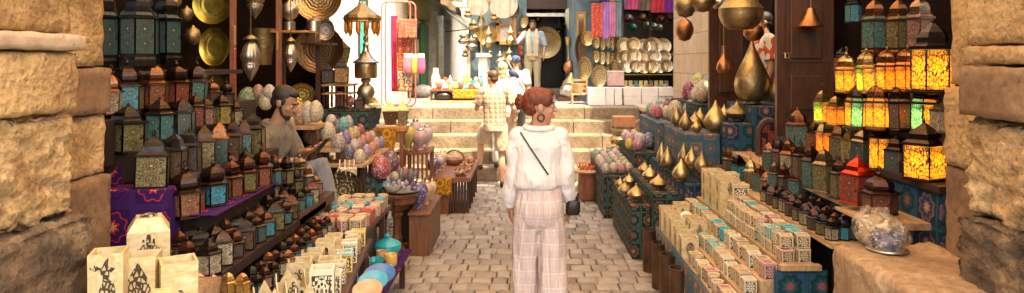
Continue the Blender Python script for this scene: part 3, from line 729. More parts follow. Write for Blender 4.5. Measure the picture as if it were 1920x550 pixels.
# ================================================================ LANTERNS (unit size; every instance is scaled to its own width and height)
def ngon(n, r, z, rot=0): return [(r*math.cos(rot+2*PI*k/n), r*math.sin(rot+2*PI*k/n), z) for k in range(n)]
def lantern_kind(key, n, z0, z1, r0, r1, zs, dome, roofpan=False, fin='ball', feet=False, lip=.05, mat=None, hoop=False, ribs=False):
    """n sides, glass body z0..z1 with radius r0..r1 at the corners, shoulder up to zs, then the dome profile"""
    mat = mat or M_TMET
    k = {}; rot = PI/n
    mb = MB()
    mb.lathe([(r0*.92,0),(r0*1.06,.005),(r0*1.06,z0*.55),(r0*1.0,z0*.75),(r0*1.0,z0)], n, rot=rot)
    mb.lathe([(r1*.98,z1),(r1*1.0+lip,z1+.012),(r1*1.0+lip,z1+.04),(r1*.97,z1+.052)], n, rot=rot)
    for a, b in zip(ngon(n, r0*.985, z0, rot), ngon(n, r1*.985, z1, rot)): mb.tube([a, b], .026, 4)
    mb.lathe([(r0*.80,z0-.002),(r1*.80,z1)], n, rot=rot) if not roofpan == 'lit' else None
    k['frame'] = mb.data('frame', mat)
    mb = MB(); mb.lathe([(r0*.92,0),(r0*1.06,.005),(r0*1.06,z0*.55),(r0*1.0,z0*.75),(r0*1.0,z0)], n, rot=rot)
    mb.lathe([(r1*.90,z1),(r1*1.0+lip,z1+.012),(r1*1.0+lip,z1+.04),(r1*.90,z1+.052)], n, rot=rot, cap=False)
    for a, b in zip(ngon(n, r0*.985, z0, rot), ngon(n, r1*.985, z1, rot)): mb.tube([a, b], .026, 4)
    k['frame_lit'] = mb.data('frame', mat)
    # one side panel, turned round the axis for the others
    def side(ra, za, rb, zb, nm, m):
        ca = ra*math.cos(PI/n)*.975; cb = rb*math.cos(PI/n)*.975; ha = ra*math.sin(PI/n)*.93; hb = rb*math.sin(PI/n)*.93; th = .02
        mb = MB()
        mb.P([(ca,-ha,za),(ca,ha,za),(cb,hb,zb),(cb,-hb,zb),(ca-th,-ha,za),(ca-th,ha,za),(cb-th,hb,zb),(cb-th,-hb,zb)],
             [(0,1,2,3),(5,4,7,6),(0,4,5,1),(3,2,6,7)], [[(0,0),(1,0),(1,1),(0,1)]]*2+[[(0,0)]*4]*2)
        return mb.data(nm, m)
    k['panel'] = side(r0, z0, r1, z1, 'glass_panel', M_PANEL); k['panel_lit'] = side(r0, z0, r1, z1, 'glass_panel', M_LIT)
    zsh = z1+.052
    r_s = dome[0][0]
    if roofpan:
        k['roof'] = side(r1*.97, zsh, r_s*1.0, zs, 'shoulder_panel', M_PANEL); k['roof_lit'] = side(r1*.97, zsh, r_s, zs, 'shoulder_panel', M_LIT)
    mb = MB()
    if roofpan:
        for a, b in zip(ngon(n, r1*.97, zsh, rot), ngon(n, r_s, zs, rot)): mb.tube([a, b], .022, 4)
        mb.lathe([(r_s,zs-.004),(r_s*1.06,zs+.004),(r_s*1.06,zs+.02),(r_s*.98,zs+.026)], n, rot=rot)
        pr = [(dome[0][0]*.97, zs+.026)] + [(r, z) for r, z in dome[1:]]
    else:
        pr = [(r1*.99, zsh), (dome[0][0], zs)] + dome[1:]
    mb.lathe(pr, n if n > 4 or not ribs else 8, rot=rot)
    if ribs:
        for q in range(n):
            a = rot+2*PI*q/n
            mb.tube([(r*1.03*math.cos(a), r*1.03*math.sin(a), z) for r, z in pr], .018, 4)
    k['dome'] = mb.data('dome', mat, n > 4 and False)
    zt = dome[-1][1]; mb = MB()
    if fin == 'ball':
        mb.lathe([(.05,zt-.01),(.035,zt+.01),(.075,zt+.03),(.085,zt+.05),(.06,zt+.075),(.025,zt+.085),(.02,zt+.10),(.0,zt+.12)], 10)
    elif fin == 'spike':
        mb.lathe([(.04,zt-.01),(.03,zt+.01),(.055,zt+.025),(.03,zt+.04),(.018,zt+.06),(0,zt+.11)], 8)
    if hoop: mb.tube([(.055*math.cos(a), 0, zt+.155+.05*math.sin(a)) for a in [2*PI*i/12 for i in range(12)]], .012, 5, True)
    k['finial'] = mb.data('finial', mat, True)
    k['n'] = n; return k
OG = [(.40,.62),(.385,.66),(.37,.72),(.30,.79),(.17,.85),(.075,.90)]
RD = [(.36,.56),(.40,.60),(.405,.66),(.37,.73),(.28,.79),(.15,.835),(.06,.86)]
LK = {
 'house':  lantern_kind('house', 6, .06, .56, .50, .50, .64, OG, fin='spike'),
 'square': lantern_kind('square', 4, .05, .56, .60, .60, .66, [(.46,.66),(.44,.70),(.42,.75),(.30,.82),(.14,.88),(.06,.92)], fin='spike'),
 'dome':   lantern_kind('dome', 6, .07, .46, .47, .50, .56, RD, fin='ball', lip=.07, hoop=True),
 'tall':   lantern_kind('tall', 6, .16, .58, .50, .50, .68, [(.38,.68),(.37,.74),(.36,.80),(.28,.86),(.15,.91),(.07,.94)], roofpan=True, fin='ball', hoop=True),
 'ribbed': lantern_kind('ribbed', 6, .07, .50, .46, .50, .60, [(.40,.60),(.405,.65),(.37,.72),(.27,.78),(.13,.82),(.05,.84)], roofpan=True, fin='ball', hoop=True, ribs=True),
 'tiny':   lantern_kind('tiny', 6, .05, .50, .48, .50, .58, [(.44,.58),(.42,.68),(.33,.80),(.16,.89),(.05,.93)], fin='none'),
 'arch':   lantern_kind('arch', 4, .05, .60, .60, .60, .66, [(.5,.66),(.46,.74),(.32,.84),(.12,.91),(.05,.93)], fin='none', hoop=True),
}
DKB = (.060,.036,.027); DKR = (.095,.042,.028); COP = (.24,.11,.055); BRS = (.42,.28,.12); BLK = (.035,.03,.028); OLD = (.26,.19,.13)
GC = {'olive': (.34,.30,.11), 'teal': (.10,.36,.33), 'dark teal': (.05,.17,.16), 'turquoise': (.05,.42,.55), 'orange': (.55,.20,.09), 'red': (.50,.10,.06),
      'brown': (.25,.15,.09), 'cream': (.62,.52,.32), 'yellow': (.62,.50,.14), 'pink': (.58,.32,.26), 'green': (.10,.34,.14), 'grey': (.28,.28,.25),
      'amber': (.75,.38,.05), 'red brown': (.42,.14,.08), 'blue': (.08,.14,.42), 'smoky': (.13,.12,.10)}
for k_ in GC: GC[k_] = tuple(x*(.62 if k_ not in ('cream','turquoise') else .8) for x in GC[k_])
LIT = {'yellow': (1,.58,.09), 'amber': (1,.44,.05), 'green': (.55,.70,.12), 'teal': (.30,.70,.42)}
def lantern(kind, px, pb, pt, w, Y, glass, metal, lab, grp, rot=None, lit=None, litsides=None, cat='lantern', name='lantern', z=None, mixed=None):
    """base at pixel row pb, tip at row pt and w pixels wide when standing Y metres away"""
    k = LK[kind]; p = W(px, pb, Y)
    if z is not None: p.z = z
    h = (pb-pt)*Y/F; ww = w*Y/F/1.03
    o_t = (rnd.uniform(-.035,.035), rnd.uniform(-.035,.035)) if h < .35 else (0,0)
    rz = R(20) + rnd.uniform(-.22,.22) if rot is None else R(rot)
    o = thing(name, lab, cat, p, rz, grp, (ww, ww, h)); o.rotation_euler = (o_t[0], o_t[1], rz)
    for nm in ('frame','dome','finial'):
        c = link(nm, k['frame_lit' if nm == 'frame' and lit else nm], o); c.color = (*metal,1)
    n = k['n']
    for i in range(n):
        g = glass
        if mixed and i % 2: g = mixed
        if lit: c = link('glass_panel', k['panel_lit'], o, (0,0,0), 2*PI*i/n, LIT[g] if g in LIT else GC[g])
        else: c = link('glass_panel', k['panel'], o, (0,0,0), 2*PI*i/n, GC[g])
        if 'roof' in k:
            c = link('shoulder_panel', k['roof_lit' if lit else 'roof'], o, (0,0,0), 2*PI*i/n, (LIT.get(g, GC[g]) if lit else GC[g]))
    if lit:
        b = link('bulb', BULB, o, (0,0,.24)); b.scale = (1,1,ww/h)
    return o
BULB = MB().lathe([(0,-.12),(.09,-.09),(.13,0),(.10,.09),(.05,.16),(0,.18)], 12).data('bulb', M_BULB, True)

# ---------------- stand on the near side with the purple boxes: shelves
def shelf_run(pts_px, z_list=None): pass
g = thing('lantern_stand', 'stepped wooden stand under the dark lanterns beside the purple boxes', 'display stand', (0,0,0))
def tier(x0, x1, y0, y1, z, par, mat=M_SHELF, nm='shelf', bottom=None, th=.03):
    mb = MB(); mb.box((x0,y0,z-th if bottom is None else bottom),(x1,y1,z-.001)); return mb.build(nm, mat, par)
tier(-2.6,-2.12,3.3,5.2,1.745,g); tier(-2.4,-2.02,3.3,5.2,1.52,g,bottom=1.3); tier(-2.3,-1.84,3.42,4.78,1.36,g,bottom=1.1)
tier(-1.98,-1.70,3.42,4.78,1.21,g,bottom=.9); tier(-1.80,-1.56,3.45,4.78,1.05,g,bottom=.85); tier(-1.75,-1.38,3.02,4.8,.84,g,bottom=.79)
tier(-1.40,-1.235,3.02,4.6,.70,g,bottom=.66); 
for x,y,z in ((-1.3,3.25,.66),(-1.3,4.55,.66)): MB().box((x-.02,y,0),(x+.02,y+.04,z)).build('leg', M_DWOOD, g)
# purple cloth covered boxes
def cloth_box(a, b, mat, lab, grp='cloth covered boxes', cat='covered box', name='cloth_covered_box'):
    c = Vector(((a[0]+b[0])/2, (a[1]+b[1])/2, a[2])); mb = MB(); mb.box(Vector(a)-c, Vector(b)-c); o = mb.build(name, mat); o.location = c
    bm = bmesh.new(); bm.from_mesh(o.data); bmesh.ops.subdivide_edges(bm, edges=bm.edges[:], cuts=6, use_grid_fill=True)
    for v in bm.verts:
        q = v.co*7+c*5; v.co += Vector((noise.noise(q), noise.noise(q+Vector((9,0,0))), 0))*.007
    bm.to_mesh(o.data); bm.free(); bevel(o, .008, 2)
    return tag(o, lab, cat, grp)
cloth_box((-1.98,3.24,.935),(-1.69,3.40,1.205), M_TEXP, 'purple cloth covered box with a red flower panel, under the large dark lantern', 'purple cloth covered boxes')
cloth_box((-2.3,3.42,.79),(-1.985,3.7,1.30), M_TEXP, 'taller purple cloth covered box beside the pillar', 'purple cloth covered boxes')
o = sheet('purple_cloth', M_TEXP, (-1.70,3.36,1.062),(-1.5,3.36,1.062),(-1.78,4.9,1.062),(-1.54,4.9,1.062), 12, 30, .0, .004, th=.004); tag(o,'purple and red cloth spread under the domed lanterns','cloth')

GL = 'dark lanterns on the stepped stand'
shape_ = {'dome':'domed','house':'hexagonal','square':'square'}
rows = [
 ('tall', 'on the highest shelf of the dark stand', [(193,128,-28,64,3.7,'dark teal',BLK),(262,125,-26,70,3.75,'dark teal',BLK),(312,121,-16,60,3.95,'dark teal',BLK)]),
 ('dome', 'on the second highest shelf of the dark stand', [(208,214,128,44,3.5,'cream',COP),(240,212,108,60,3.6,'olive',DKB),(286,202,108,58,3.75,'orange',COP),(330,196,112,56,3.9,'red',DKB),(366,192,112,46,4.15,'teal',DKB),(397,196,148,36,4.4,'brown',COP),(424,200,150,32,4.7,'smoky',DKB)]),
 ('house', 'on the third shelf of the dark stand', [(238,286,190,76,3.5,'olive',BLK),(299,264,178,56,3.62,'teal',DKB),(341,256,180,50,3.75,'dark teal',BLK),(366,240,172,38,3.95,'red brown',DKB),(388,236,180,34,4.1,'pink',DKB),(415,234,172,42,4.3,'yellow',DKB),(441,238,186,32,4.6,'cream',DKB)]),
 ('square', 'on the fourth shelf of the dark stand, level with the purple box top', [(285,352,248,64,3.34,'olive',BLK),(325,336,242,46,3.5,'brown',BLK),(356,326,238,42,3.65,'smoky',BLK),(384,318,228,40,3.8,'olive',DKB),(411,311,222,38,3.95,'dark teal',COP),(436,303,220,34,4.15,'brown',DKB),(456,296,218,30,4.3,'teal',DKB),(476,292,205,42,4.55,'olive',BLK)]),
 ('dome', 'on the fifth shelf of the dark stand, over the purple cloth', [(350,407,308,72,3.42,'orange',DKB),(399,385,298,62,3.6,'turquoise',DKB),(432,372,290,50,3.8,'red brown',DKR),(462,360,283,48,3.95,'olive',DKR),(489,350,272,44,4.15,'orange',DKR),(515,348,288,30,4.3,'teal',DKB),(537,346,290,32,4.5,'olive',BLK),(562,342,288,34,4.7,'grey',OLD)]),
]
def words_of(metal): return {DKB:'dark bronze', DKR:'red brown', COP:'copper', BRS:'brass', BLK:'black', OLD:'dull grey'}[metal]
shape = {'tall':'tall','dome':'domed','house':'hexagonal','square':'square','ribbed':'ribbed','tiny':'tiny','arch':'small arched'}
for kind, where, items in rows:
    for i, (px,pb,pt,w,Y,gl,me) in enumerate(items):
        lantern(kind, px, pb, pt, w, Y, gl, me, '%s %s lantern with %s glass, %s %s' % (words_of(me), shape[kind], gl, ORD[i], where.replace(' of the dark stand','').replace(', level with the purple box top',' (purple box height)').replace(', over the purple cloth',' over purple cloth')), GL, mixed='turquoise' if (kind, i) == ('dome', 1) and 'highest' in where else None)
# a second line standing behind, filling the gaps
for kind, where, items in rows[2:]:
    for i, (px,pb,pt,w,Y,gl,me) in enumerate(items[:-1]):
        nx = items[i+1]; Y2 = (Y+nx[4])/2+.12; px2 = (px+nx[0])/2-14; pb2 = (pb+nx[1])/2-9
        gl2 = ['smoky','brown','dark teal','cream','olive','pink'][(i*5+len(kind)) % 6]; kd = ('dome','house','square')[(i+len(kind)) % 3]
        lantern(kd, px2, pb2, pb2-(pb-pt)*rnd.uniform(.78,.95), w*.8, Y2, gl2, [BLK,DKB,DKR][i % 3], 'half hidden %s lantern, %s glass, %s behind the front line %s' % (shape_[kd], gl2, ORD[i], where.split(', ')[0].replace('of the dark stand','').strip().replace('on the','of the')), GL)
# lanterns among the vendor's knees
for i, (px,pb,pt,w,Y,gl) in enumerate(((508,388,318,34,4.35,'cream'),(533,384,322,30,4.5,'smoky'),(556,378,310,32,4.6,'olive'),(590,366,326,32,4.75,'pink'),(574,372,300,30,4.7,'grey'))):
    lantern('house', px, pb, pt, w, Y, gl, [DKB,BLK,BLK,COP,OLD][i], 'dark hexagonal lantern with %s glass, standing before the sitting vendor' % gl, 'lanterns before the sitting vendor')
g2 = thing('low_shelf', 'narrow dark shelf before the sitting vendor', 'shelf', (0,0,0)); MB().box((-1.72,4.25,.80),(-1.38,5.02,.865)).build('board', M_DWOOD, g2)
for y in (4.3,4.9): MB().box((-1.42,y,0),(-1.38,y+.04,.80)).build('leg', M_DWOOD, g2)

# two ranks of small dark lanterns, z .84
gls = ['dark teal','brown','cream','pink','teal','smoky','olive','turquoise','brown','teal','cream']
n = 0
for r_, X in enumerate((-1.62,-1.53,-1.44)):
    for i in range(12):
        Y = 3.10+.138*i + .03*r_; hh = rnd.uniform(.18,.215) - .015*r_; ww = .118
        px = VX+X*F/Y; pb = VY+(CH-.84)*F/Y; s = F/Y
        gl = gls[(i*3+r_*5) % len(gls)]
        if (r_, i) == (2, 5): gl = 'turquoise'
        lantern(('house','dome','house','square','arch')[(i*2+r_) % 5], px, pb, pb-hh*s*rnd.uniform(.88,1.05), ww*s*rnd.uniform(.85,1.05), Y, gl, [DKB,DKR,BLK][(i+r_) % 3], 'small dark lantern with %s glass, %s along the %s rank below the domed lanterns' % (gl, ORD[i], ('inner','middle','outer')[r_]), 'small dark lanterns in three ranks'); n += 1
# three ranks of tiny lanterns on the lowest shelf
for r_, X in enumerate((-1.335,-1.27)):
    for i in range(14):
        Y = 3.07+.105*i; hh = rnd.uniform(.105,.13); s = F/Y
        px = VX+X*s; pb = VY+(CH-.70)*s; gl = ['turquoise','cream','pink','turquoise','smoky','olive','cream'][(i*2+r_*3) % 7]
        lantern('tiny', px, pb, pb-hh*s, .078*s, Y, gl, [DKB,BLK,DKR,COP][(i*3+r_) % 4 if i > 2 else 1], 'tiny dark lantern with %s glass, %s along the %s rank of the lowest shelf' % (gl, ORD[i], ('inner','outer')[r_]), 'tiny dark lanterns on the lowest shelf', cat='lantern')
for i,(px,pb,w,gl,me) in enumerate(((372,553,34,'pink',(.6,.3,.22)),(398,556,30,'pink',(.62,.33,.26)),(428,552,30,'amber',(.62,.42,.16)),(455,553,30,'amber',(.60,.32,.12)),(414,566,30,'orange',(.6,.3,.15)))):
    lantern('tiny', px, pb, pb-44, w, 3.0, gl, me, ('pink onion topped lantern','shiny pink onion topped lantern','gold onion topped lantern','orange gold onion topped lantern','orange onion topped lantern')[i]+' at the near edge beside the candle boxes', 'onion topped lanterns at the near edge')
MB_ = MB(); MB_.box((-1.52,2.86,.50),(-1.15,3.0,.72)); tag(MB_.build('low_crate', M_DWOOD), 'dark crate under the onion topped lanterns', 'crate')

# ---------------- stand with the lit lanterns
g = thing('lantern_stand', 'tall stepped stand under the lit lanterns, faced with blue patterned cloth', 'display stand', (0,0,0))
tier(1.64,1.86,3.72,6.2,.83,g,M_LWOOD,bottom=.80); tier(1.84,2.02,3.45,6.2,1.0,g,M_LWOOD,bottom=.965)
tier(2.0,2.16,3.35,5.6,1.2,g,bottom=1.165); tier(2.1,2.4,3.35,4.9,1.42,g,bottom=1.385)
tier(2.2,2.6,3.4,4.8,1.63,g,bottom=1.6); tier(2.3,2.85,3.4,4.8,1.83,g,bottom=1.8)
cloth_box((2.02,3.36,.80),(2.55,4.9,1.163), M_TEXB, 'blue cloth covered box with a crossed pattern under the big lit lantern', 'cloth covered boxes under the lit lanterns')
cloth_box((1.88,3.75,.60),(2.01,4.9,.964), M_TEXB, 'narrow blue cloth covered box behind the small dark lanterns', 'cloth covered boxes under the lit lanterns')
GR = 'lanterns on the lit stand'
R5 = [('tall',1640,108,-6,50,4.1,'teal',COP),('tall',1685,108,-6,50,4.0,'olive',COP),('tall',1727,104,-10,54,3.85,'pink',OLD)]
for i,(k,px,pb,pt,w,Y,gl,me) in enumerate(R5):
    lantern(k,px,pb,pt,w,Y,gl,me,'unlit tall %s lantern with %s glass on the highest shelf of the lit stand' % (words_of(me), gl), GR, rot=30)
R4 = [('ribbed',1586,175,92,42,4.15,'yellow',BRS,1,None),('ribbed',1627,176,85,42,4.05,'yellow',BRS,1,'green'),('ribbed',1662,174,80,42,3.95,'amber',COP,1,'yellow'),('ribbed',1700,174,78,46,3.85,'amber',COP,1,None)]
for i,(k,px,pb,pt,w,Y,gl,me,li,mixd) in enumerate(R4):
    lantern(k,px,pb,pt,w,Y,gl,me,'glowing %s lantern, %s from the dark door on the upper lit shelf' % ((gl if not mixd else gl+' and '+mixd), ORD[i]), GR, lit=li, mixed=mixd)
lantern('house',1750,176,30,78,3.62,'yellow',BLK,'largest glowing yellow lantern under a black dome, beside the pillar',GR,rot=12,lit=1)
R3 = [('arch',1544,232,165,28,4.6,'green',BRS,1,'yellow'),('arch',1567,236,176,28,4.4,'amber',BRS,1,None),('ribbed',1604,243,144,42,4.1,'teal',DKB,1,'yellow'),('ribbed',1645,245,144,44,3.95,'yellow',COP,1,None),('ribbed',1689,247,144,44,3.85,'brown',DKB,0,None),('ribbed',1733,250,142,54,3.7,'yellow',DKB,1,'teal'),('house',1768,250,178,46,3.55,'cream',OLD,0,None)]
for i,(k,px,pb,pt,w,Y,gl,me,li,mixd) in enumerate(R3):
    lantern(k,px,pb,pt,w,Y,gl,me,'%s %s lantern, %s from the door on the middle lit shelf' % (('glowing ' if li else 'unlit ')+(gl if not mixd else gl+' and '+mixd), shape[k], ORD[i]), GR, lit=li, mixed=mixd)
R2 = [('house',1497,284,198,44,5.0,'teal',COP,0,None),('arch',1527,286,226,26,4.9,'orange',COP,0,None),('arch',1547,288,224,28,4.7,'amber',BRS,1,None),('arch',1574,300,232,32,4.5,'olive',OLD,0,None),('arch',1594,306,238,28,4.35,'yellow',BRS,0,None),('square',1616,306,238,36,4.2,'dark teal',OLD,0,None),('house',1650,322,212,42,4.0,'yellow',DKB,1,None),('square',1682,330,248,38,3.85,'dark teal',DKB,0,None),('arch',1700,326,244,26,4.1,'cream',OLD,0,None),('square',1735,338,222,64,3.55,'yellow',DKB,1,None)]
for i,(k,px,pb,pt,w,Y,gl,me,li,mixd) in enumerate(R2):
    lantern(k,px,pb,pt,w,Y,gl,me,'%s %s %s lantern, %s from the dark door above the patterned blue box' % ('glowing' if li else 'unlit', gl, shape[k], ORD[i]), GR, lit=li)
R1 = [(1442,318,262,26,5.2,'teal',COP),(1462,326,256,26,5.0,'brown',DKR),(1482,338,254,30,4.8,'cream',COP),(1500,342,258,30,4.6,'brown',DKB),(1524,352,266,32,4.4,'teal',DKR),(1548,360,272,36,4.2,'olive',OLD),(1575,372,292,36,4.0,'olive',DKB)]
for i,(px,pb,pt,w,Y,gl,me) in enumerate(R1):
    lantern('square' if i % 3 else 'house',px,pb,pt,w,Y,gl,me,'unlit %s lantern with %s glass, %s from the arch mirror on the wooden ledge' % (words_of(me), gl, ORD[i]), 'lanterns on the wooden ledge')
lantern('square',1606,382,288,48,3.78,'red',(.60,.05,.03),'bright red metal lantern between the dark lanterns on the wooden ledge','lanterns on the wooden ledge',rot=22)
lantern('dome',1650,402,318,66,3.6,'red brown',DKR,'wide domed lantern with red brown rosette glass beside the red lantern','lanterns on the wooden ledge')
g3 = thing('ledge_board', 'pale wooden board under the red lantern and its domed neighbour', 'board', (0,0,0)); MB().box((1.72,3.5,.985),(2.12,3.85,1.0)).build('board', M_LWOOD, g3)
# thin lanterns farther back, then ranks of small dark ones
for i,(px,pb,pt,w,Y,gl,me) in enumerate(((1365,340,270,22,5.8,'brown',COP),(1386,348,286,26,5.6,'turquoise',BLK),(1408,362,292,26,5.35,'olive',BRS),(1424,362,306,22,5.2,'teal',COP),(1438,366,318,26,5.05,'pink',COP),(1454,370,300,24,4.9,'teal',OLD),(1472,374,302,28,4.75,'smoky',DKR),(1496,382,312,30,4.6,'teal',COP))):
    lantern('arch' if i % 2 else 'house',px,pb,pt,w,Y,gl,me,'slim %s lantern with %s glass, %s from the cream hamsa boxes' % (words_of(me), gl, ORD[i]), 'slim lanterns behind the cream boxes')
for r_, X in enumerate((1.68,1.745,1.81)):
    for i in range(10):
        Y = 3.80+.115*i; hh = rnd.uniform(.12,.15); s = F/Y
        px = VX+X*s; pb = VY+(CH-.83)*s; gl = ['cream','turquoise','olive','pink','smoky','teal'][(i*2+r_) % 6]
        lantern('tiny', px, pb, pb-hh*s, .085*s, Y, gl, [DKB,BLK,DKR][(i+r_) % 3], 'small dark lantern with %s glass, %s back from the stone slab in the %s rank' % (gl, ORD[i], ('front','middle','rear')[r_]), 'small dark lanterns below the wooden ledge')
# lamps hanging in the shop gloom above
for i,(px,py,w,h) in enumerate(((1600,14,30,60),(1578,112,30,50))):
    p = W(px,py,4.9)
    lantern('house',px,py+h*.5,py-h*.5,w,4.9,('turquoise','red')[i],BLK,('dim turquoise lantern hanging in the gloom over the lit stand','dim reddish lantern hanging behind the lit lanterns')[i],'lanterns hanging in the gloom')

# ================================================================ SMALL GOODS
def cup_data(kind, mat, n=4, wall=.13, bottom=.06):
    """unit open box or jar, 1 wide and 1 tall, with 0..1 side coordinates"""
    mb = MB(); rot = PI/4 if n == 4 else 0; ro = .5/math.cos(PI/n) if n == 4 else .5; ri = ro*(1-2*wall)
    def ring(r, z): return [(r*math.cos(rot+2*PI*k/n), r*math.sin(rot+2*PI*k/n), z) for k in range(n)]
    pts = ring(ro*.97,0)+ring(ro,1)+ring(ri,1)+ring(ri*.97,bottom+.15); fs = []; uv = []
    for k in range(n):
        k2 = (k+1) % n
        u = [(0,0),(1,0),(1,1),(0,1)] if n == 4 else [(k*4/n,0),((k+1)*4/n,0),((k+1)*4/n,1),(k*4/n,1)]
        if n != 4:
            a = (k*4/n) % 1; u = [(a,0),(a+4/n,0),(a+4/n,1),(a,1)]
        fs.append((k,k2,n+k2,n+k)); uv.append(u)
        fs.append((n+k,n+k2,2*n+k2,2*n+k)); uv.append([(0,0)]*4)
        fs.append((2*n+k,2*n+k2,3*n+k2,3*n+k)); uv.append([(0,0)]*4)
    fs.append(tuple(reversed(range(n)))); uv.append([(0,0)]*n)
    fs.append(tuple(range(3*n,4*n))); uv.append([(0,0)]*n)
    mb.P(pts, fs, uv); return mb.data('cup', mat, n > 4, 40)
def rim_data(n):
    rot = PI/4 if n == 4 else 0; ro = .5/math.cos(PI/n) if n == 4 else .5
    return MB().lathe([(ro*.70,.90),(ro*.72,1.03),(ro*.82,1.06),(ro*1.0,1.05),(ro*1.045,1.0),(ro*1.03,.90),(ro*.70,.90)], n, rot=rot, cap=False).data('rim', M_GLAZE, n > 4, 40)
CUP = {('sq','m'): cup_data('sq', M_FILI), ('rd','m'): cup_data('rd', M_FILI, 16), ('sq','a'): cup_data('sq', M_ALAB, wall=.08), ('rd','a'): cup_data('rd', M_ALAB, 16, .1)}
RIM = {'sq': rim_data(4), 'rd': rim_data(16)}
CC = {'cream': (.72,.58,.34), 'ivory': (.78,.69,.48), 'pink': (.70,.40,.32), 'red': (.62,.12,.07), 'turquoise': (.10,.50,.55), 'mint': (.38,.60,.50), 'ochre': (.66,.44,.18), 'tan': (.62,.48,.30), 'yellow': (.75,.58,.18)}
def cup(pos, w, h, shape_, mat, body, rim, lab, grp, rotz=0, cat='candle holder'):
    me = CUP[(shape_, mat)]
    o = link('candle_holder', me, None, pos, rotz, CC[body], (w, w, h))
    if rim: link('rim', RIM[shape_], o, None, 0, CC[rim])
    return tag(o, lab, cat, grp)

# openwork motifs, flat shapes set on the box sides
def outline(name):
    if name == 'hamsa':
        half = [(0,-.48),(.16,-.42),(.26,-.28),(.30,-.10),(.36,-.12),(.42,-.02),(.40,.06),(.33,.02),(.28,.10),(.24,.12),(.24,.30),(.20,.35),(.15,.32),(.145,.12),(.10,.12),(.085,.44),(.05,.49),(0,.50)]
    elif name == 'leaf':
        half = [(0,-.5),(.18,-.48),(.34,-.40),(.42,-.22),(.40,.0),(.30,.2),(.15,.36),(0,.5)]
    elif name == 'star':
        return [(.5*math.cos(PI*k/8)*(1 if k % 2 == 0 else .72), .5*math.sin(PI*k/8)*(1 if k % 2 == 0 else .72)) for k in range(16)]
    elif name == 'round': return [(.5*math.cos(2*PI*k/20), .5*math.sin(2*PI*k/20)) for k in range(20)]
    elif name == 'bird':
        return [(-.48,.30),(-.30,.36),(-.12,.28),(.0,.44),(.10,.50),(.08,.32),(.30,.26),(.14,.16),(.10,.06),(.26,-.06),(.30,-.22),(.22,-.38),(.06,-.50),(-.10,-.48),(-.20,-.34),(-.18,-.16),(-.08,-.02),(-.08,.10),(-.16,.20),(-.34,.24)]
    else: half = [(0,-.5),(.4,-.5),(.4,.1),(.2,.36),(0,.5)]
    return half + [(-x, y) for x, y in reversed(half) if x > 0]
MOT = {}
def motif(parent, name, side, w, h, off=.5, cz=.5, th=.012, mat=None):
    """side: 'front' is -Y, 'right' +X, 'left' -X of a unit box"""
    key = name
    if key not in MOT:
        ol = outline(name); n = len(ol); mb = MB(); 
        pts = [(x, 0, z) for x, z in ol] + [(x, -1, z) for x, z in ol]
        fs = [tuple(range(n)), tuple(reversed(range(n, 2*n)))] + [(k, n+k, n+(k+1) % n, (k+1) % n) for k in range(n)]
        mb.P(pts, fs); MOT[key] = mb.data('motif', M_MOTIF)
    o = link('motif', MOT[key], parent)
    sx = parent.scale.x
    o.scale = (w, th, h)
    if side == 'front': o.location = (0, -off+.002, cz)
    elif side == 'right': o.location = (off-.002, 0, cz); o.rotation_euler = (0,0,R(90))
    else: o.location = (-off+.002, 0, cz); o.rotation_euler = (0,0,R(-90))
    return o

def egg(px, py, rx, ry, Y, col, lab, grp, tilt=0, mat=None, name='mosaic_egg'):
    p = W(px, py, Y); s = Y/F; a = rx*s; b = ry*s
    k = 'egg'+(mat.name if mat else '')
    if k not in CACHE:
        pr = []
        for j in range(13):
            t_ = PI*j/12; z = -math.cos(t_); r = math.sin(t_)*(1-.13*z); pr.append((max(r, .0), z))
        CACHE[k] = MB().lathe(pr, 20, cap=False).data('egg', mat or M_EGG, True)
    o = link(name, CACHE[k], None, p, rnd.uniform(0, 6), col, (a, a, b))
    if tilt: o.rotation_euler.x = R(tilt)
    return tag(o, lab, 'ornamental egg', grp)

# -------- candle boxes on the near ledge (beside the gate pillar)
GB = 'cream alabaster boxes on the stone ledge'
def abox(px, pb, pt, w, Y, rot, lab, motifs, grp=GB, z=None, lid=False, shp='sq', cat='candle box', d=None):
    p = W(px, pb, Y); s = Y/F
    if z is not None: p.z = z
    h = (pb-pt)*s; ww = w*s
    o = link('candle_box', CUP[(shp,'a')] if not lid else SOLID, None, p, R(rot), CC['cream'], (ww, d or ww, h))
    tag(o, lab, cat, grp)
    for m in motifs: motif(o, m[0], m[1], m[2], m[3], cz=m[4] if len(m) > 4 else .5)
    return o
mb = MB(); mb.P([(-.5,-.5,0),(.5,-.5,0),(.5,.5,0),(-.5,.5,0),(-.5,-.5,.72),(.5,-.5,.72),(.5,.5,.72),(-.5,.5,.72),(-.3,-.3,1),(.3,-.3,1),(.3,.3,1),(-.3,.3,1)],
    [(0,3,2,1),(0,1,5,4),(1,2,6,5),(2,3,7,6),(3,0,4,7),(4,5,9,8),(5,6,10,9),(6,7,11,10),(7,4,8,11),(8,9,10,11)]); SOLID = mb.data('lidded_box', M_ALAB)
abox(204,566,470,58,2.5,20,'cream candle box with a dark openwork bird, nearest the gate pillar',[('bird','front',.95,.92,.48)])
abox(266,574,476,58,2.62,16,'cream candle box with a large pointed leaf of dark openwork',[('leaf','front',.9,.98,.42)])
o = abox(279,492,405,70,2.95,28,'tall cream box with a faceted lid and an openwork hand',[('hamsa','front',.62,.62,.38),('hamsa','right',.5,.62,.38)],lid=True)
link('lid_boss', MB().lathe([(.20,.995),(.22,1.02),(.16,1.045),(0,1.05)], 16, cap=False).data('lid_boss', M_MOTIF, True), o)
abox(334,556,486,62,2.62,32,'open cream candle box with an openwork hand, in front of the dark lanterns',[('hamsa','right',.42,.75,.5),('round','front',.2,.2,.2)])
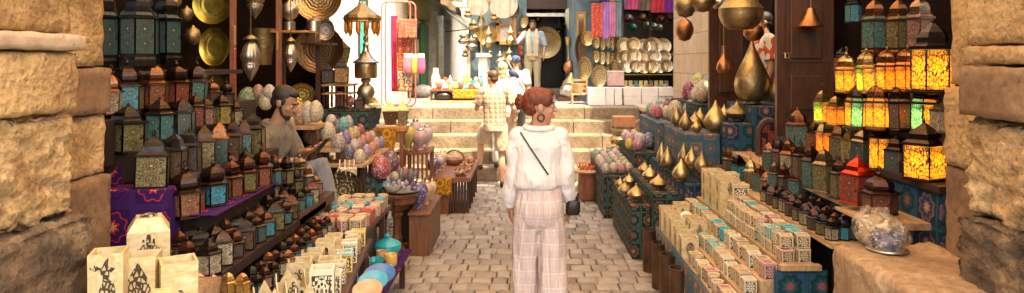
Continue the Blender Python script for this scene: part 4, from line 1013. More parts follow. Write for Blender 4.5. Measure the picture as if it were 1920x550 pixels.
o = abox(303,596,545,54,2.42,22,'lidded cream box at the nearest edge of the ledge',[('hamsa','right',.4,.5,.4)],lid=True)

# -------- candle tables on the near side
g = thing('candle_table', 'low wooden table crowded with cream boxes and mosaic jars', 'table', (0,0,0))
MB().P([(-1.25,3.1,.57),(-.89,3.1,.57),(-1.045,4.72,.57),(-1.25,4.72,.57),(-1.25,3.1,.599),(-.89,3.1,.599),(-1.045,4.72,.599),(-1.25,4.72,.599)],[(0,3,2,1),(4,5,6,7),(0,1,5,4),(1,2,6,5),(2,3,7,6),(3,0,4,7)]).build('top', M_DWOOD, g); MB().box((-1.46,4.58,.63),(-1.075,5.55,.659)).build('rear_top', M_DWOOD, g)
for x,y,z in ((-1.2,3.2,.57),(-.95,3.2,.57),(-1.08,4.6,.57),(-1.12,5.4,.63),(-1.4,5.4,.63)): MB().box((x-.02,y,0),(x+.02,y+.04,z)).build('leg', M_DWOOD, g)
GB2 = 'cream boxes on the low candle table'
for i,(x,y,w,h,rot,mo) in enumerate(((-1.19,3.66,.125,.16,14,'bird'),(-1.19,3.88,.12,.15,10,'star'),(-1.18,4.10,.11,.15,12,'round'),(-1.19,4.31,.10,.13,8,'round'),(-1.07,3.80,.12,.13,12,'bird'),(-1.105,4.05,.09,.12,16,'leaf'),(-1.125,4.22,.08,.11,10,'star'))):
    o = link('candle_box', CUP[('sq','a')], None, (x,y,.60), R(rot), CC['cream'], (w,w,h))
    motif(o, mo, 'front', .5, .6); motif(o, mo, 'right', .5, .6)
    tag(o, 'open cream box with %s motif, %s in the %s line of the low table' % ({'round':'rosette'}.get(mo, mo), ORD[i % 4], 'inner' if i < 4 else 'outer'), 'candle box', GB2)
# star topped openwork tents
def tent(x, y, w, h, rot, lab, z=.60):
    o = thing('openwork_lantern', lab, 'candle lantern', (x,y,z), R(rot), 'openwork star lanterns', (w,w,h))
    for k in range(4):
        a = PI/2*k
        mb = MB(); ol = [(-.5,0),(.5,0),(.5,.55),(.25,.62),(.0,1.0),(-.25,.62),(-.5,.55)]; n = len(ol)
        pts = [(x_, -.5, z_) for x_, z_ in ol]+[(x_, -.46, z_) for x_, z_ in ol]
        mb.P(pts, [tuple(range(n)), tuple(reversed(range(n,2*n)))]+[(i_, n+i_, n+(i_+1) % n, (i_+1) % n) for i_ in range(n)])
        s_ = mb.build('side', M_ALAB, o); s_.rotation_euler = (0,0,a)
        mb = MB(); ol2 = [(-.40,.06),(.40,.06),(.40,.50),(.2,.56),(0,.88),(-.2,.56),(-.40,.50)]
        pts = [(x_, -.503, z_) for x_, z_ in ol2]+[(x_, -.515, z_) for x_, z_ in ol2]
        mb.P(pts, [tuple(range(n)), tuple(reversed(range(n,2*n)))]+[(i_, n+i_, n+(i_+1) % n, (i_+1) % n) for i_ in range(n)])
        mb.build('openwork', M_MOTIF, s_)
tent(-1.17,3.17,.15,.19,38,'cream lantern with pointed openwork sides, nearest corner of the low table'); tent(-1.16,3.42,.14,.17,30,'second cream lantern with pointed openwork sides on the low table')
tent(-1.0,3.22,.13,.16,20,'smaller pointed openwork lantern beside the tall mosaic box')
for i,(x,y,w,h,s_,b,rm,lab) in enumerate(((-1.0,3.43,.115,.19,'sq','ivory',None,'tall square mosaic candle box at the near end of the low table'),(-.96,3.62,.09,.11,'sq','ivory',None,'low white mosaic box beside the tall mosaic box'),
    (-.96,3.78,.09,.11,'rd','ivory','ivory','round white mosaic jar behind the low white box'),(-.97,4.0,.09,.11,'sq','yellow','mint','square box with a yellow mosaic flower'),(-.96,4.18,.09,.12,'sq','ivory','ivory','ivory mosaic box behind the yellow flower box'),
    (-.97,4.36,.10,.10,'rd','cream','cream','squat cream jar near the brass tray'),(-1.12,4.47,.09,.10,'rd','ivory','ivory','white mosaic jar with an open mouth, behind the cream boxes'),(-.97,4.55,.09,.10,'sq','yellow',None,'amber and black mosaic box at the far end of the low table'))):
    x = min(x, -.90-.096*(y-3.1)-w*.62)
    cup((x,y,.60), w, h, s_, 'm', b, rm, lab, 'mosaic candle jars on the low table', R(12))
rim_cols = ['red','cream','turquoise','pink','cream','tan','cream','tan','cream','pink']; n = 0
for r_, X in enumerate((-1.41,-1.315,-1.22,-1.125)):
    for i in range(9):
        Y = 4.64+.102*i; rm = rim_cols[(i*3+r_*7) % 10]; sh = 'rd' if (i+r_) % 3 else 'sq'
        bd = {'turquoise':'turquoise','red':'red'}.get(rm, ['pink','cream','tan','ivory'][(i+r_*2) % 4])
        cup((X+rnd.uniform(-.006,.006),Y,.66), .078, .075+rnd.uniform(0,.02), sh, 'm', bd, rm, '%s jar with %s rim, %s in the %s line of the rear candle table' % (('round','round','square')[0 if sh == 'rd' else 2], rm, ORD[i], ORD[r_]), 'small coloured jars on the rear candle table', rnd.uniform(-.2,.2))

# -------- pottery table with the purple cloth
g = thing('pottery_table', 'very low table under a purple cloth holding glazed pottery', 'table', (0,0,0))
MB().box((-1.34,3.4,.235),(-.94,5.62,.268)).build('top', M_DWOOD, g)
for x,y in ((-1.3,3.5),(-.98,3.5),(-.98,5.5),(-1.3,5.5)): MB().box((x-.02,y,0),(x+.02,y+.04,.235)).build('leg', M_DWOOD, g)
o = MB().box((-1.30,3.38,.269),(-.92,5.64,.277)).build('purple_cloth', M_TEXP); tag(o, 'purple cloth with a pink border under the glazed pottery', 'cloth')
def lath(px, pb, w, h, Y, pr, mat, lab, cat, name, grp=None, col=None, parts=(), z=None, n=24, rotx=0, rib=0, nrib=12, smooth=True, sy=1):
    """pr: profile in units of half width / height"""
    p = W(px, pb, Y); s = Y/F
    if z is not None: p.z = z
    hw = w*s/2; hh = h*s
    o = MB().lathe([(r*hw, z_*hh) for r, z_ in pr], n, cap=True, rib=rib, nrib=nrib, sy=sy).build(name, mat, None, smooth, 45)
    o.location = p
    if rotx: o.rotation_euler = (R(rotx),0,0)
    if col: o.color = (*col,1)
    for nm, pr2, mt, c2 in parts:
        q = MB().lathe([(r*hw, z_*hh) for r, z_ in pr2], n, cap=True, sy=sy).build(nm, mt, o, smooth, 45)
        if c2: q.color = (*c2,1)
    return tag(o, lab, cat, grp)
BOWL = [(.35,0),(.4,.06),(.6,.2),(.9,.6),(1,1),(.94,1),(.84,.62),(.5,.25),(0,.2)]
GP = 'glazed pottery on the purple cloth'; TQ = (.02,.42,.50)
lath(726,482,52,26,5.35,[(.5,0),(.55,.05),(.85,.3),(1,.65),(.96,.85),(.9,.9)],M_GLAZE,'turquoise lidded tureen at the far end of the purple cloth','tureen','tureen',GP,TQ,[('lid',[(.97,.88),(1.0,.93),(.75,1.15),(.35,1.32),(.16,1.36)],M_GLAZE,TQ),('knob',[(.12,1.34),(.13,1.42),(.24,1.5),(.22,1.62),(0,1.7)],M_GLAZE,TQ)])
lath(702,506,36,20,4.75,BOWL,M_GLAZE,'small turquoise bowl in front of the lidded tureen','bowl','bowl',GP,(.02,.40,.42))
lath(703,516,32,14,4.68,BOWL,M_GLAZE,'pale green bowl under the small turquoise bowl','bowl','bowl',GP,(.45,.6,.5))
lath(733,498,24,22,4.9,[(.8,0),(.95,.1),(1,.9),(.9,1),(.8,.95),(.7,.3),(0,.25)],M_GLAZE,'ochre glass pot beside the small turquoise bowl','pot','pot',GP,(.75,.45,.12))
lath(715,488,22,18,5.1,[(.8,0),(1,.5),(.9,1),(.8,.95),(.7,.3),(0,.25)],M_GLAZE,'amber and white pot between the tureen and ochre pot','pot','pot',GP,(.65,.42,.22))
lath(728,510,16,12,4.65,BOWL,M_GLAZE,'tiny white saucer near the edge of the purple cloth','saucer','saucer',GP,(.8,.74,.65))
def disc(px, py, rx, ry, Y, col, lab, tiltx, tiltz=0, mat=None):
    r = rx*Y/F; o = MB().lathe([(0,0),(r*.55,.002),(r*.7,.008),(r,.03),(r*1.0,.036),(r*.66,.015),(0,.008)], 28, cap=False).build('glazed_plate', mat or M_GLAZE, None, True, 45)
    o.location = W(px,py,Y); o.rotation_euler = (R(tiltx),0,R(tiltz)); o.scale = (1, ry/rx, 1); o.color = (*col,1); return tag(o, lab, 'plate', GP)
disc(683,497,17,26,4.7,(.62,.24,.17),'upright rosy brown oval plate behind the turquoise bowl',78,-20)
disc(660,528,20,28,4.15,(.62,.28,.22),'large upright rosy plate near the front of the pottery',72,-25)
disc(636,545,16,26,3.95,(.10,.45,.50),'upright turquoise plate beside the mosaic boxes',74,-35)
disc(712,522,30,30,4.3,(.08,.22,.50),'flat blue glazed plate on the purple cloth',22)
disc(700,535,28,28,4.05,(.10,.45,.60),'flat light blue plate in front of the blue one',24)
disc(690,552,28,28,3.85,(.72,.42,.26),'flat peach coloured plate nearest the front',22)

# -------- vendor's egg shelf, trays, drapes
g = thing('egg_shelf', 'wooden egg shelf on a dark trestle beside the sitting vendor', 'shelf', (0,0,0))
a = W(624,309,6.0); b = W(682,309,6.0)
MB().box((-1.74,6.0,a.z-.025),(-1.39,7.15,a.z)).build('board', M_LWOOD, g); MB().box((-1.95,6.05,a.z+.10),(-1.62,7.2,a.z+.13)).build('rear_board', M_LWOOD, g)
for y in (6.1,7.0): MB().box((-1.70,y,.0),(-1.66,y+.05,a.z-.025)).build('leg', M_DWOOD, g)
for y in (6.12,7.05): MB().box((-1.46,y,.0),(-1.42,y+.05,a.z-.025)).build('leg', M_DWOOD, g)
MB().box((-1.66,6.08,a.z),(-1.62,7.15,a.z+.10)).build('riser', M_DWOOD, g)
EG = 'mosaic eggs on the vendor\'s shelf'
EC = {'brown speckled':(.48,.30,.16),'cream':(.72,.64,.44),'pale grey':(.60,.56,.48),'slate':(.20,.22,.25),'turquoise':(.12,.50,.52),'white':(.76,.70,.60),'black and white':(.42,.38,.36),'violet':(.26,.20,.55),'yellow':(.70,.55,.16),
      'dusty pink':(.58,.32,.30),'crimson':(.50,.07,.10),'green':(.20,.36,.18),'dark blue':(.10,.11,.22),'lilac':(.45,.35,.52),'coral':(.72,.30,.20),'sky blue':(.22,.32,.62),'sand':(.66,.52,.34),'rose':(.62,.26,.32)}
for i,(px,py,rx,ry,Y,c) in enumerate(((584,250,15,21,6.15,'brown speckled'),(598,238,9,14,6.4,'pale grey'),(614,247,15,19,6.2,'cream'),(621,226,10,12,6.75,'white'),(632,236,8,13,6.6,'slate'),(644,234,11,15,6.6,'turquoise'),(653,231,10,15,6.9,'pale grey'),
    (634,268,14,18,6.12,'black and white'),(649,258,9,15,6.4,'violet'),(658,254,8,15,6.5,'yellow'),(666,250,9,14,6.7,'sand'),(675,246,9,14,6.9,'crimson'),(683,243,8,12,7.05,'green'),(655,286,11,15,6.1,'dark blue'),(664,272,8,12,6.35,'white'),
    (674,293,11,14,6.08,'cream'),(672,271,8,12,6.5,'dusty pink'),(680,264,8,12,6.65,'rose'),(689,259,8,12,6.85,'coral'),(687,284,9,14,6.3,'lilac'),(697,279,8,13,6.45,'coral'),(697,256,8,12,7.0,'pale grey'),(705,269,9,13,6.7,'dusty pink'),(715,267,7,12,6.9,'sky blue'))):
    fr = sum(1 for q in range(i) if 1) 
    egg(px,py,rx,ry,Y,EC[c],'%s mosaic egg, %s of the eggs counted from the vendor along his shelf' % (c, ['first','second','third','fourth','fifth','sixth','seventh','eighth','ninth','tenth','eleventh','twelfth','thirteenth','fourteenth','fifteenth','sixteenth','seventeenth','eighteenth','nineteenth','twentieth','twenty-first','twenty-second','twenty-third','last'][i]),EG)
g = thing('rear_shelf', 'wooden shelf behind the sitting vendor with large eggs', 'shelf', (0,0,0)); a = W(560,236,5.9)
MB().box((-2.55,5.85,a.z-.03),(-1.78,6.2,a.z)).build('board', M_LWOOD, g)
for x in (-2.5,-1.82): MB().box((x,5.9,0),(x+.04,5.95,a.z-.03)).build('leg', M_DWOOD, g)
for px,py,rx,ry,c,lab in ((465,186,19,23,'green','large mossy green egg behind the vendor\'s shoulder'),(484,172,11,14,'brown speckled','red brown egg behind the vendor\'s head'),(498,190,13,17,'cream','pale cream egg just behind the vendor\'s neck'),(505,173,12,15,'pale grey','speckled grey egg behind the vendor\'s hair'),
    (548,222,12,20,'sand','large sand coloured egg before the vendor\'s chin'),(562,214,13,23,'brown speckled','tall brown speckled egg beside the vendor\'s face'),(577,211,13,22,'pale grey','tall grey speckled egg, second from the vendor\'s face'),(592,209,14,21,'cream','tall pale cream egg, third from the vendor\'s face')):
    egg(px,py,rx,ry,5.95 if px > 540 else 6.0,EC[c],lab,'large mosaic eggs behind the vendor')
P(568,176,6.5,24,20,(.60,.46,.12),'broad brass bowl lid standing behind the tall eggs',grp='brass trays near the vendor',name='brass_tray',cat='tray')
P(645,357,5.95,36,36,(.34,.24,.12),'big round brass tray leaning below the egg shelf',tilt=10,grp='brass trays near the vendor',name='brass_tray',cat='tray')
P(606,335,6.1,26,46,(.30,.23,.12),'oval brass tray half hidden behind the vendor\'s knees',tilt=8,grp='brass trays near the vendor',name='brass_tray',cat='tray')
P(713,392,6.3,26,34,(.20,.15,.09),'dark bronze tray leaning behind the carved table leg',tilt=8,yaw=R(-30),grp='brass trays near the vendor',name='brass_tray',cat='tray')
o = sheet('green_drape', M_TEXG, W(676,328,6.3), W(712,318,6.5), W(690,398,6.1), W(726,402,6.3), 12, 12, 0, .03, th=.01); tag(o, 'crumpled green patterned cloth over the leaning tray', 'cloth')
M_CORD = plainm('white_cord', (.7,.62,.5), .8)
for i,(px,pe) in enumerate(((637,356),(647,338),(655,344),(664,352))):
    a = W(px,300,6.0); b = W(px-1,pe,5.97)
    o = MB().tube([a,(a.x+.01,5.96,a.z-.05),(a.x-.02,5.95,(a.z+b.z)/2),b,(b.x+.01,b.y,b.z+.04)], .006, 6).build('lamp_cable', M_CORD, None, True); tag(o, 'white lamp cord dangling from the egg shelf, %s from the vendor' % ORD[i], 'cord', 'white cords under the egg shelf')

# octagonal carved table
g = thing('carved_table', 'octagonal carved wooden pedestal table with a plate of painted eggs', 'table', (W(745,361,6.55).x, 6.55, 0), R(22))
zt = W(0,362,6.45).z
MB().lathe([(.20,zt-.035),(.235,zt-.03),(.235,zt-.005),(.23,zt)], 8).build('top', M_RWOOD, g)
MB().lathe([(.10,zt-.17),(.15,zt-.12),(.19,zt-.10),(.20,zt-.036)], 8).build('apron', M_RWOOD, g)
MB().lathe([(.10,.03),(.075,.06),(.045,.10),(.055,.14),(.04,.17),(.038,zt-.26),(.06,zt-.22),(.05,zt-.2),(.08,zt-.171)], 8).build('pedestal', M_RWOOD, g)
for k in range(3):
    mb = MB(); a = 2*PI*k/3+.4; mb.tube([(0,0,.07),(.1*math.cos(a),.1*math.sin(a),.05),(.19*math.cos(a),.19*math.sin(a),.012)], [.03,.028,.018], 6); mb.build('foot', M_RWOOD, g, True)
p = W(748,361,6.5)
o = MB().lathe([(0,0),(.12,.003),(.19,.018),(.192,.024),(.12,.012),(0,.01)], 28, cap=False).build('silver_tray', M_SILVER, None, True, 45); o.location = (p.x+.02,6.5,zt+.002); tag(o, 'round silver tray on the carved octagonal table', 'tray')
zz = zt+.016
lath(726,352,32,13,6.55,BOWL,M_GLAZE,'blue painted bowl of beads on the silver tray','bowl','bowl','bowls on the silver tray',(.10,.32,.62),z=zz)
lath(736,359,34,14,6.38,BOWL,M_GLAZE,'cream bowl with red flowers on the silver tray','bowl','bowl','bowls on the silver tray',(.75,.66,.48),z=zz)
sm = [(748,342,(.4,.35,.6)),(755,346,(.62,.6,.68)),(762,344,(.36,.3,.58)),(758,351,(.66,.62,.66)),(749,351,(.5,.45,.6)),(742,349,(.66,.4,.4)),(733,350,(.5,.3,.35)),(738,345,(.2,.35,.6)),(727,347,(.7,.66,.6)),(720,347,(.15,.3,.5))]
for i,(px,py,c) in enumerate(sm):
    egg(px,py,5,5.5,6.42,c,'little painted egg, %s on and around the bowls of the silver tray' % ORD[i],'little painted eggs on the silver tray')
egg(713,314,20,23,6.4,(.50,.09,.14),'big crimson and white mosaic egg below the egg shelf','large eggs beside the carved table')
egg(732,303,17,21,6.8,(.20,.10,.16),'big dark mosaic egg behind the crimson one','large eggs beside the carved table')
egg(739,331,9,10,6.75,(.72,.66,.52),'small cream egg beside the big crimson egg','large eggs beside the carved table')
for i,(px,py,rx,ry,c) in enumerate(((752,328,8,13,(.24,.34,.24)),(759,324,7,12,(.55,.2,.26)),(770,330,8,13,(.16,.16,.24)),(779,330,7,12,(.12,.12,.2)),(745,320,7,11,(.62,.3,.34)))):
    egg(px,py,rx,ry,7.0,c,('green striped','rosy','dark violet','inky blue','pink netted')[i]+' mosaic egg in the cluster behind the silver tray','egg cluster behind the carved table')
g = thing('egg_stand', 'small wooden stand behind the carved table', 'stand', (0,0,0)); a = W(735,343,7.0); MB().box((a.x,6.75,a.z-.04),(W(790,343,7).x,7.15,a.z)).build('top', M_RWOOD, g); MB().box((a.x+.05,6.8,0),(a.x+.22,7.1,a.z-.04)).build('body', M_DWOOD, g)
o = MB().box((-1.42,6.25,a.z-.12),(-1.2,6.9,a.z-.02)).build('wooden_ledge', M_DWOOD); tag(o,'dark ledge under the big crimson egg','ledge')
MB().box((-1.4,6.3,0),(-1.36,6.34,a.z-.12)).build('leg', M_DWOOD, o)

# red brown chest and ceramic vases
M_CHEST = m_wood('chest_wood', (.20,.085,.035), .5)
g = thing('wooden_chest', 'red brown wooden chest holding blue ceramic jars', 'chest', (0,0,0)); a = W(768,400,6.45); b = W(806,400,6.45)
zc = W(0,397,6.45).z
bevel(MB().box((a.x,6.4,0),(b.x,7.25,zc-.03)).build('chest_body', M_CHEST, g), .008); bevel(MB().box((a.x-.01,6.38,zc-.028),(b.x+.01,7.27,zc)).build('lid', M_CHEST, g), .008)
VASE = [(.35,0),(.4,.04),(.25,.1),(.3,.16),(.8,.36),(1,.52),(.92,.66),(.6,.76),(.4,.8)]
VLID = [(.42,.79),(.46,.82),(.3,.88),(.12,.9),(.14,.94),(.06,.97),(0,1.0)]
M_BLUEC = (lambda t: (t.base(t.mix(t.math('GREATER_THAN', t.vor(t.coord('Object', per_object=True), 38), .32), (.62,.42,.36), t.new('ObjectInfo').outputs['Color'])), t.set(.15))[-1])(NT('painted_blue_ceramic'))
def jar(px, pb, w, h, Y, c, lab, grp, z=None): return lath(px,pb,w,h,Y,VASE,M_BLUEC,lab,'jar','ceramic_jar',grp,c,[('lid',VLID,M_SILVER,None)],z=z)
for px,pb,w,h,Y,c,lab in ((786,413,34,64,6.55,(.10,.10,.24),'dark blue footed jar with a silver lid at the front of the chest'),(800,402,24,52,6.75,(.60,.42,.30),'peach coloured jar with a silver lid on the chest'),(810,392,18,44,7.0,(.60,.50,.36),'cream jar with a silver lid at the back of the chest'),(778,400,22,50,6.85,(.14,.12,.3),'narrow blue jar behind the front jar on the chest')):
    jar(px,pb,w,h,Y,c,lab,'lidded jars on the chest',z=zc+.002)

# slipper table with yellow cloth
g = thing('slipper_table', 'wooden table with lattice legs piled with small brown carved slippers', 'table', (0,0,0)); zs = W(0,330,8.3).z
x0 = W(800,330,8.2).x; x1 = W(882,330,8.2).x
MB().box((x0,8.15,zs-.05),(x1,9.7,zs)).build('top', M_RWOOD, g)
for i in range(7):
    x = x0+.28+i*(x1-x0-.31)/6; MB().tube([(x,8.2,0),(x,8.2,.12),(x,8.2,.18),(x,8.2,zs-.05)], [.014,.018,.010,.016], 6).build('leg', M_DWOOD, g)
for i in range(4): MB().tube([(x1-.03,8.5+.35*i,0),(x1-.03,8.5+.35*i,zs-.05)], .014, 6).build('leg', M_DWOOD, g)
o = sheet('yellow_cloth', M_TEXY, (x0-.02,8.13,zs+.006),(x0+.30,8.13,zs+.006),(x0-.02,8.12,zs-.2),(x0+.30,8.12,zs-.2),10,8,0,.012,th=.008); tag(o,'yellow cloth with red scrolls over the slipper table','cloth')
o = MB().box((x0-.2,8.2,0),(x0+.26,9.0,zs-.21)).build('wooden_crate', M_RWOOD); bevel(o); tag(o,'red brown crate under the yellow cloth','crate')
n = 0
for r_ in range(5):
    for i in range(7):
        x = x0+.34+(x1-x0-.40)*i/6+rnd.uniform(-.015,.015); y = 8.3+.28*r_+rnd.uniform(-.04,.04)
        mb = MB(); a = rnd.uniform(-.6,.6); L = .055
        mb.tube([(-L,0,.012),(-L*.5,0,.018),(0,0,.02),(L*.5,0,.022),(L,0,.035),(L*1.15,0,.055)], [.010,.021,.019,.024,.014,.004], 8, flat=.8)
        o = mb.build('carved_slipper', M_TINT, None, True); o.location = (x,y,zs+.006+(.02 if (i+r_) % 2 else 0)); o.rotation_euler = (0,0,1.3+a); o.color = (*[(.30,.12,.05),(.42,.20,.08),(.20,.08,.04),(.50,.28,.12)][(i+r_*2) % 4],1)
        tag(o, 'little brown carved slipper, %s across the %s row of the slipper table' % (ORD[i], ORD[r_]), 'slipper', 'carved slippers piled on the table'); n += 1
g = thing('toy_basket', 'small brown basket with a curved handle behind the slippers', 'basket', W(852,312,9.2), group=None); g.location.z = zs
MB().lathe([(.10,0),(.14,.08),(.13,.08),(.09,.01)], 16).build('bowl', M_RWOOD, g, True); MB().tube([(.13*math.cos(R(a)),0,.07+.12*math.sin(R(a))) for a in range(0,181,20)], .012, 6).build('handle', M_RWOOD, g, True)
for px,pb,w,h,Y,c,lab in ((812,308,30,40,8.3,(.13,.10,.24),'dark blue round jar beside the slippers'),(824,305,20,34,8.6,(.5,.4,.42),'lilac grey jar beside the slippers'),(829,298,22,36,8.9,(.62,.5,.25),'yellow painted jar behind the slippers')):
    jar(px,pb,w,h,Y,c,lab,'lidded jars by the slipper table',z=zs+.01)

# jar stand with lattice
g = thing('lattice_stand', 'red brown lattice stand carrying painted jars', 'stand', (0,0,0)); zj = W(0,283,7.6).z; xa = W(742,283,7.6).x; xb = W(805,283,7.6).x
MB().box((xa,7.5,zj-.035),(xb,8.0,zj)).build('top', M_RWOOD, g)
for i in range(8): x = xa+.02+i*(xb-xa-.04)/7; MB().tube([(x,7.53,0),(x,7.53,zj-.03)], .012, 6).build('baluster', M_RWOOD, g)
for z in (.25,.45,.62): MB().box((xa,7.52,z),(xb,7.55,z+.02)).build('rail', M_RWOOD, g)
for k in range(2): MB().box((xa+k*(xb-xa-.04),7.95,0),(xa+.04+k*(xb-xa-.04),7.99,zj-.03)).build('leg', M_RWOOD, g)
for px,pb,w,h,Y,c,lab in ((764,282,36,58,7.6,(.50,.42,.10),'yellow and green painted jar at the front of the lattice stand'),(779,281,26,62,7.85,(.52,.45,.52),'tall lilac white jar on the lattice stand'),(788,283,30,48,7.6,(.50,.34,.36),'pink striped jar on the lattice stand'),(800,276,24,50,7.8,(.55,.48,.55),'pale violet jar at the outer end of the lattice stand'),(754,279,20,44,7.8,(.3,.4,.36),'grey green jar at the inner end of the lattice stand')):
    jar(px,pb,w,h,Y,c,lab,'lidded jars on the lattice stand',z=zj+.002)

# table with gilt lanterns and green cloth table behind the vendor
g = thing('lantern_table', 'wooden table carrying gilt lanterns, a yellow cloth at its corner', 'table', (0,0,0)); zl = W(0,238,7.4).z; xa = W(690,0,7.4).x; xb = W(762,0,7.4).x
MB().box((xa,7.3,zl-.04),(xb,7.9,zl)).build('top', M_OWOOD, g); MB().box((xa+.02,7.34,zl-.16),(xb-.02,7.37,zl-.04)).build('apron', M_OWOOD, g)
for x in (xa+.02,xb-.06):
    for y in (7.32,7.82): MB().box((x,y,0),(x+.04,y+.04,zl-.04)).build('leg', M_RWOOD, g)
o = sheet('yellow_cloth', M_TEXY, (W(714,0,7.27).x,7.27,zl+.004),(W(742,0,7.27).x,7.27,zl+.004),(W(716,0,7.26).x,7.26,zl-.22),(W(740,0,7.26).x,7.26,zl-.25),8,8,0,.012,th=.006,seed=4); tag(o,'yellow cloth hanging from the gilt lantern table','cloth')
LK['urn'] = lantern_kind('urn', 4, .08, .58, .40, .60, .70, [(.42,.70),(.40,.74),(.26,.82),(.10,.90),(.05,.93)], fin='none', hoop=True)
GLD = (.72,.56,.25)
for px,pb,pt,w,Y,gl,lab in ((701,237,178,32,7.45,'blue','gilt lantern with deep blue glass on the wooden table'),(732,238,188,34,7.5,'brown','gilt lantern with dark brown glass in the middle of the wooden table'),(754,239,186,26,7.6,'cream','gilt lantern with pale glass at the outer end of the wooden table')):
    lantern('urn',px,pb,pt,w,Y,gl,GLD,lab,'gilt lanterns on the wooden table',rot=12)
GC['blue'] = (.03,.07,.55)
g = thing('cloth_table', 'table behind the vendor under a green patterned cloth', 'table', (0,0,0)); zg = W(0,206,7.0).z; xa = W(604,0,7.0).x; xb = W(690,0,7.0).x
MB().box((xa,7.0,zg-.2),(xb,7.5,zg)).build('top', M_TEXG, g); 
for x in (xa+.02,xb-.06): MB().box((x,7.02,0),(x+.04,7.06,zg-.2)).build('leg', M_DWOOD, g); MB().box((x,7.42,0),(x+.04,7.46,zg-.2)).build('leg', M_DWOOD, g)
# wooden etagere with small lanterns
g = thing('etagere', 'little two tier wooden etagere with small lanterns on its top', 'shelf', (0,0,0)); zt2 = W(0,158,7.1).z; xa = W(605,0,7.1).x; xb = W(658,0,7.1).x
MB().box((xa,7.05,zt2-.02),(xb,7.4,zt2)).build('top', M_OWOOD, g)
for x in (xa+.02,(xa+xb)/2,xb-.03):
    for y in (7.07,7.37): MB().tube([(x,y,zg+.002),(x,y,zt2-.02)], .011, 6).build('post', M_DWOOD, g)
for k in range(5): x = xa+.05+k*.045; MB().tube([(x,7.07,zg+.03),(x,7.07,zg+.15)], .007, 5).build('spindle', M_DWOOD, g)
MB().box((xa,7.06,zg+.15),(xb,7.39,zg+.165)).build('lower_shelf', M_OWOOD, g)
lantern('square',615,157,116,26,7.15,'smoky',BLK,'small dark square lantern on the etagere beside the amber one','lanterns on the etagere',rot=10)
lantern('square',640,157,106,30,7.1,'red',BLK,'small dark lantern with red and amber glass on the etagere','lanterns on the etagere',rot=12,mixed='amber')
lantern('square',636,200,162,18,7.2,'red brown',DKB,'tiny copper brown lantern on the lower shelf of the etagere','lanterns on the etagere',rot=15)
LK['street'] = lantern_kind('street', 4, .04, .62, .36, .62, .70, [(.55,.66),(.30,.80),(.08,.92),(.04,.95)], fin='spike')
lantern('street',641,126,72,32,7.5,'amber',DKB,'street lamp shaped lantern with yellow glass against the white glare','street lamp shaped lantern',rot=20,z=W(0,126,7.5).z,mixed='yellow')
o = MB().box((W(634,0,7.5).x,7.42,zg+.001),(W(648,0,7.5).x,7.56,W(0,126,7.5).z-.001)).build('pedestal_block', M_RWOOD); tag(o,'slim wooden pedestal under the yellow street lamp shaped lantern','pedestal')
lantern('square',674,205,176,18,7.15,'smoky',DKB,'small dark lantern at the foot of the tall brass burner','small dark lantern by the burner',rot=10)
# tall incense burner
lath(686,206,40,62,7.3,[(.5,0),(.55,.03),(.3,.1),(.25,.16),(.6,.32),(.85,.5),(.7,.68),(.3,.8),(.45,.86),(.5,.9),(.45,.93),(.2,.96)],M_SILVER,'tall silvery incense burner with a bell shaped top on the green cloth','incense burner','incense_burner',None,None,
     [('glass_gallery',[(.95,.95),(1.05,1.0),(1.05,1.38),(.95,1.4)],M_BRASS,None),('bell_top',[(1.2,1.4),(1.22,1.44),(.7,1.56),(.36,1.72),(.24,1.9),(.3,1.96),(.2,2.02),(.12,2.05),(.26,2.12),(.22,2.2),(.06,2.28),(0,2.42)],M_SILVER,None)])
jar(657,205,20,26,7.2,(.4,.15,.2),'small dark red jar on the green cloth','small jar on the green cloth',z=zg)
# hanging amber drop lamp
g = thing('hanging_drop_lamp', 'hanging round brass lamp fringed with amber glass drops', 'hanging lamp', W(679,40,7.0))
s = 7.0/F
MB().lathe([(34*s,0),(36*s,5*s),(34*s,10*s),(20*s,20*s),(8*s,30*s),(3*s,34*s)], 12).build('pierced_shade', M_BRASSD, g)
MB().lathe([(33*s,-1*s),(35*s,-1*s),(35*s,0),(33*s,0)], 12, cap=False).build('lower_band', M_BRASS, g)
MB().tube([(0,0,33*s),(0,0,1.4)], .006, 6).build('chain', M_BRASS, g)
t = NT('amber_glass'); t.base((.75,.28,.02)); t.set(.15, **{'Transmission Weight': .5}); M_AMB = t.m
for k in range(12):
    a = 2*PI*k/12; L = (20,26,17,24)[k % 4]*s
    MB().lathe([(0,-L-3*s),(2*s,-L),(4.2*s,-L+4*s),(4*s,-2*s),(1*s,0)], 8).build('amber_drop', M_AMB, g, True).location = (30*s*math.cos(a), 30*s*math.sin(a), 0)

# -------- dark shop behind the big lanterns: brass plates, poles, hanging lamps
for px,py,rx,ry,lab in ((401,8,37,38,'topmost yellow brass plate hanging in the dark shop'),(404,88,28,36,'middle yellow brass plate hanging in the dark shop'),(408,166,33,42,'lowest dark brass plate hanging in the dark shop')):
    P(px,py,5.9,rx,ry,(.55,.42,.08) if py < 150 else (.22,.16,.05),lab,grp='brass plates in the dark shop',name='brass_plate',mat=M_TMET)
for px,py,r,c,lab in ((597,-6,46,(.60,.38,.16),'upper copper tray with an engraved rim over the metal jars'),(600,92,46,(.30,.18,.09),'large dark copper tray behind the metal jars')):
    P(px,py,7.3,r,None,c,lab,grp='copper trays at the end of the dark shop',name='copper_tray',cat='tray')
for i,px in enumerate((437,523)):
    p = W(px,0,5.7+.5*i); o = thing('shop_post', ('slim red brown post nearer the brass plates','slim red brown post between the hanging glass lamps')[i], 'post', (p.x,p.y,0), group='slim posts of the dark shop')
    MB().box((-.02,-.02,0),(.02,.02,3.4)).build('post', M_RWOOD, o)
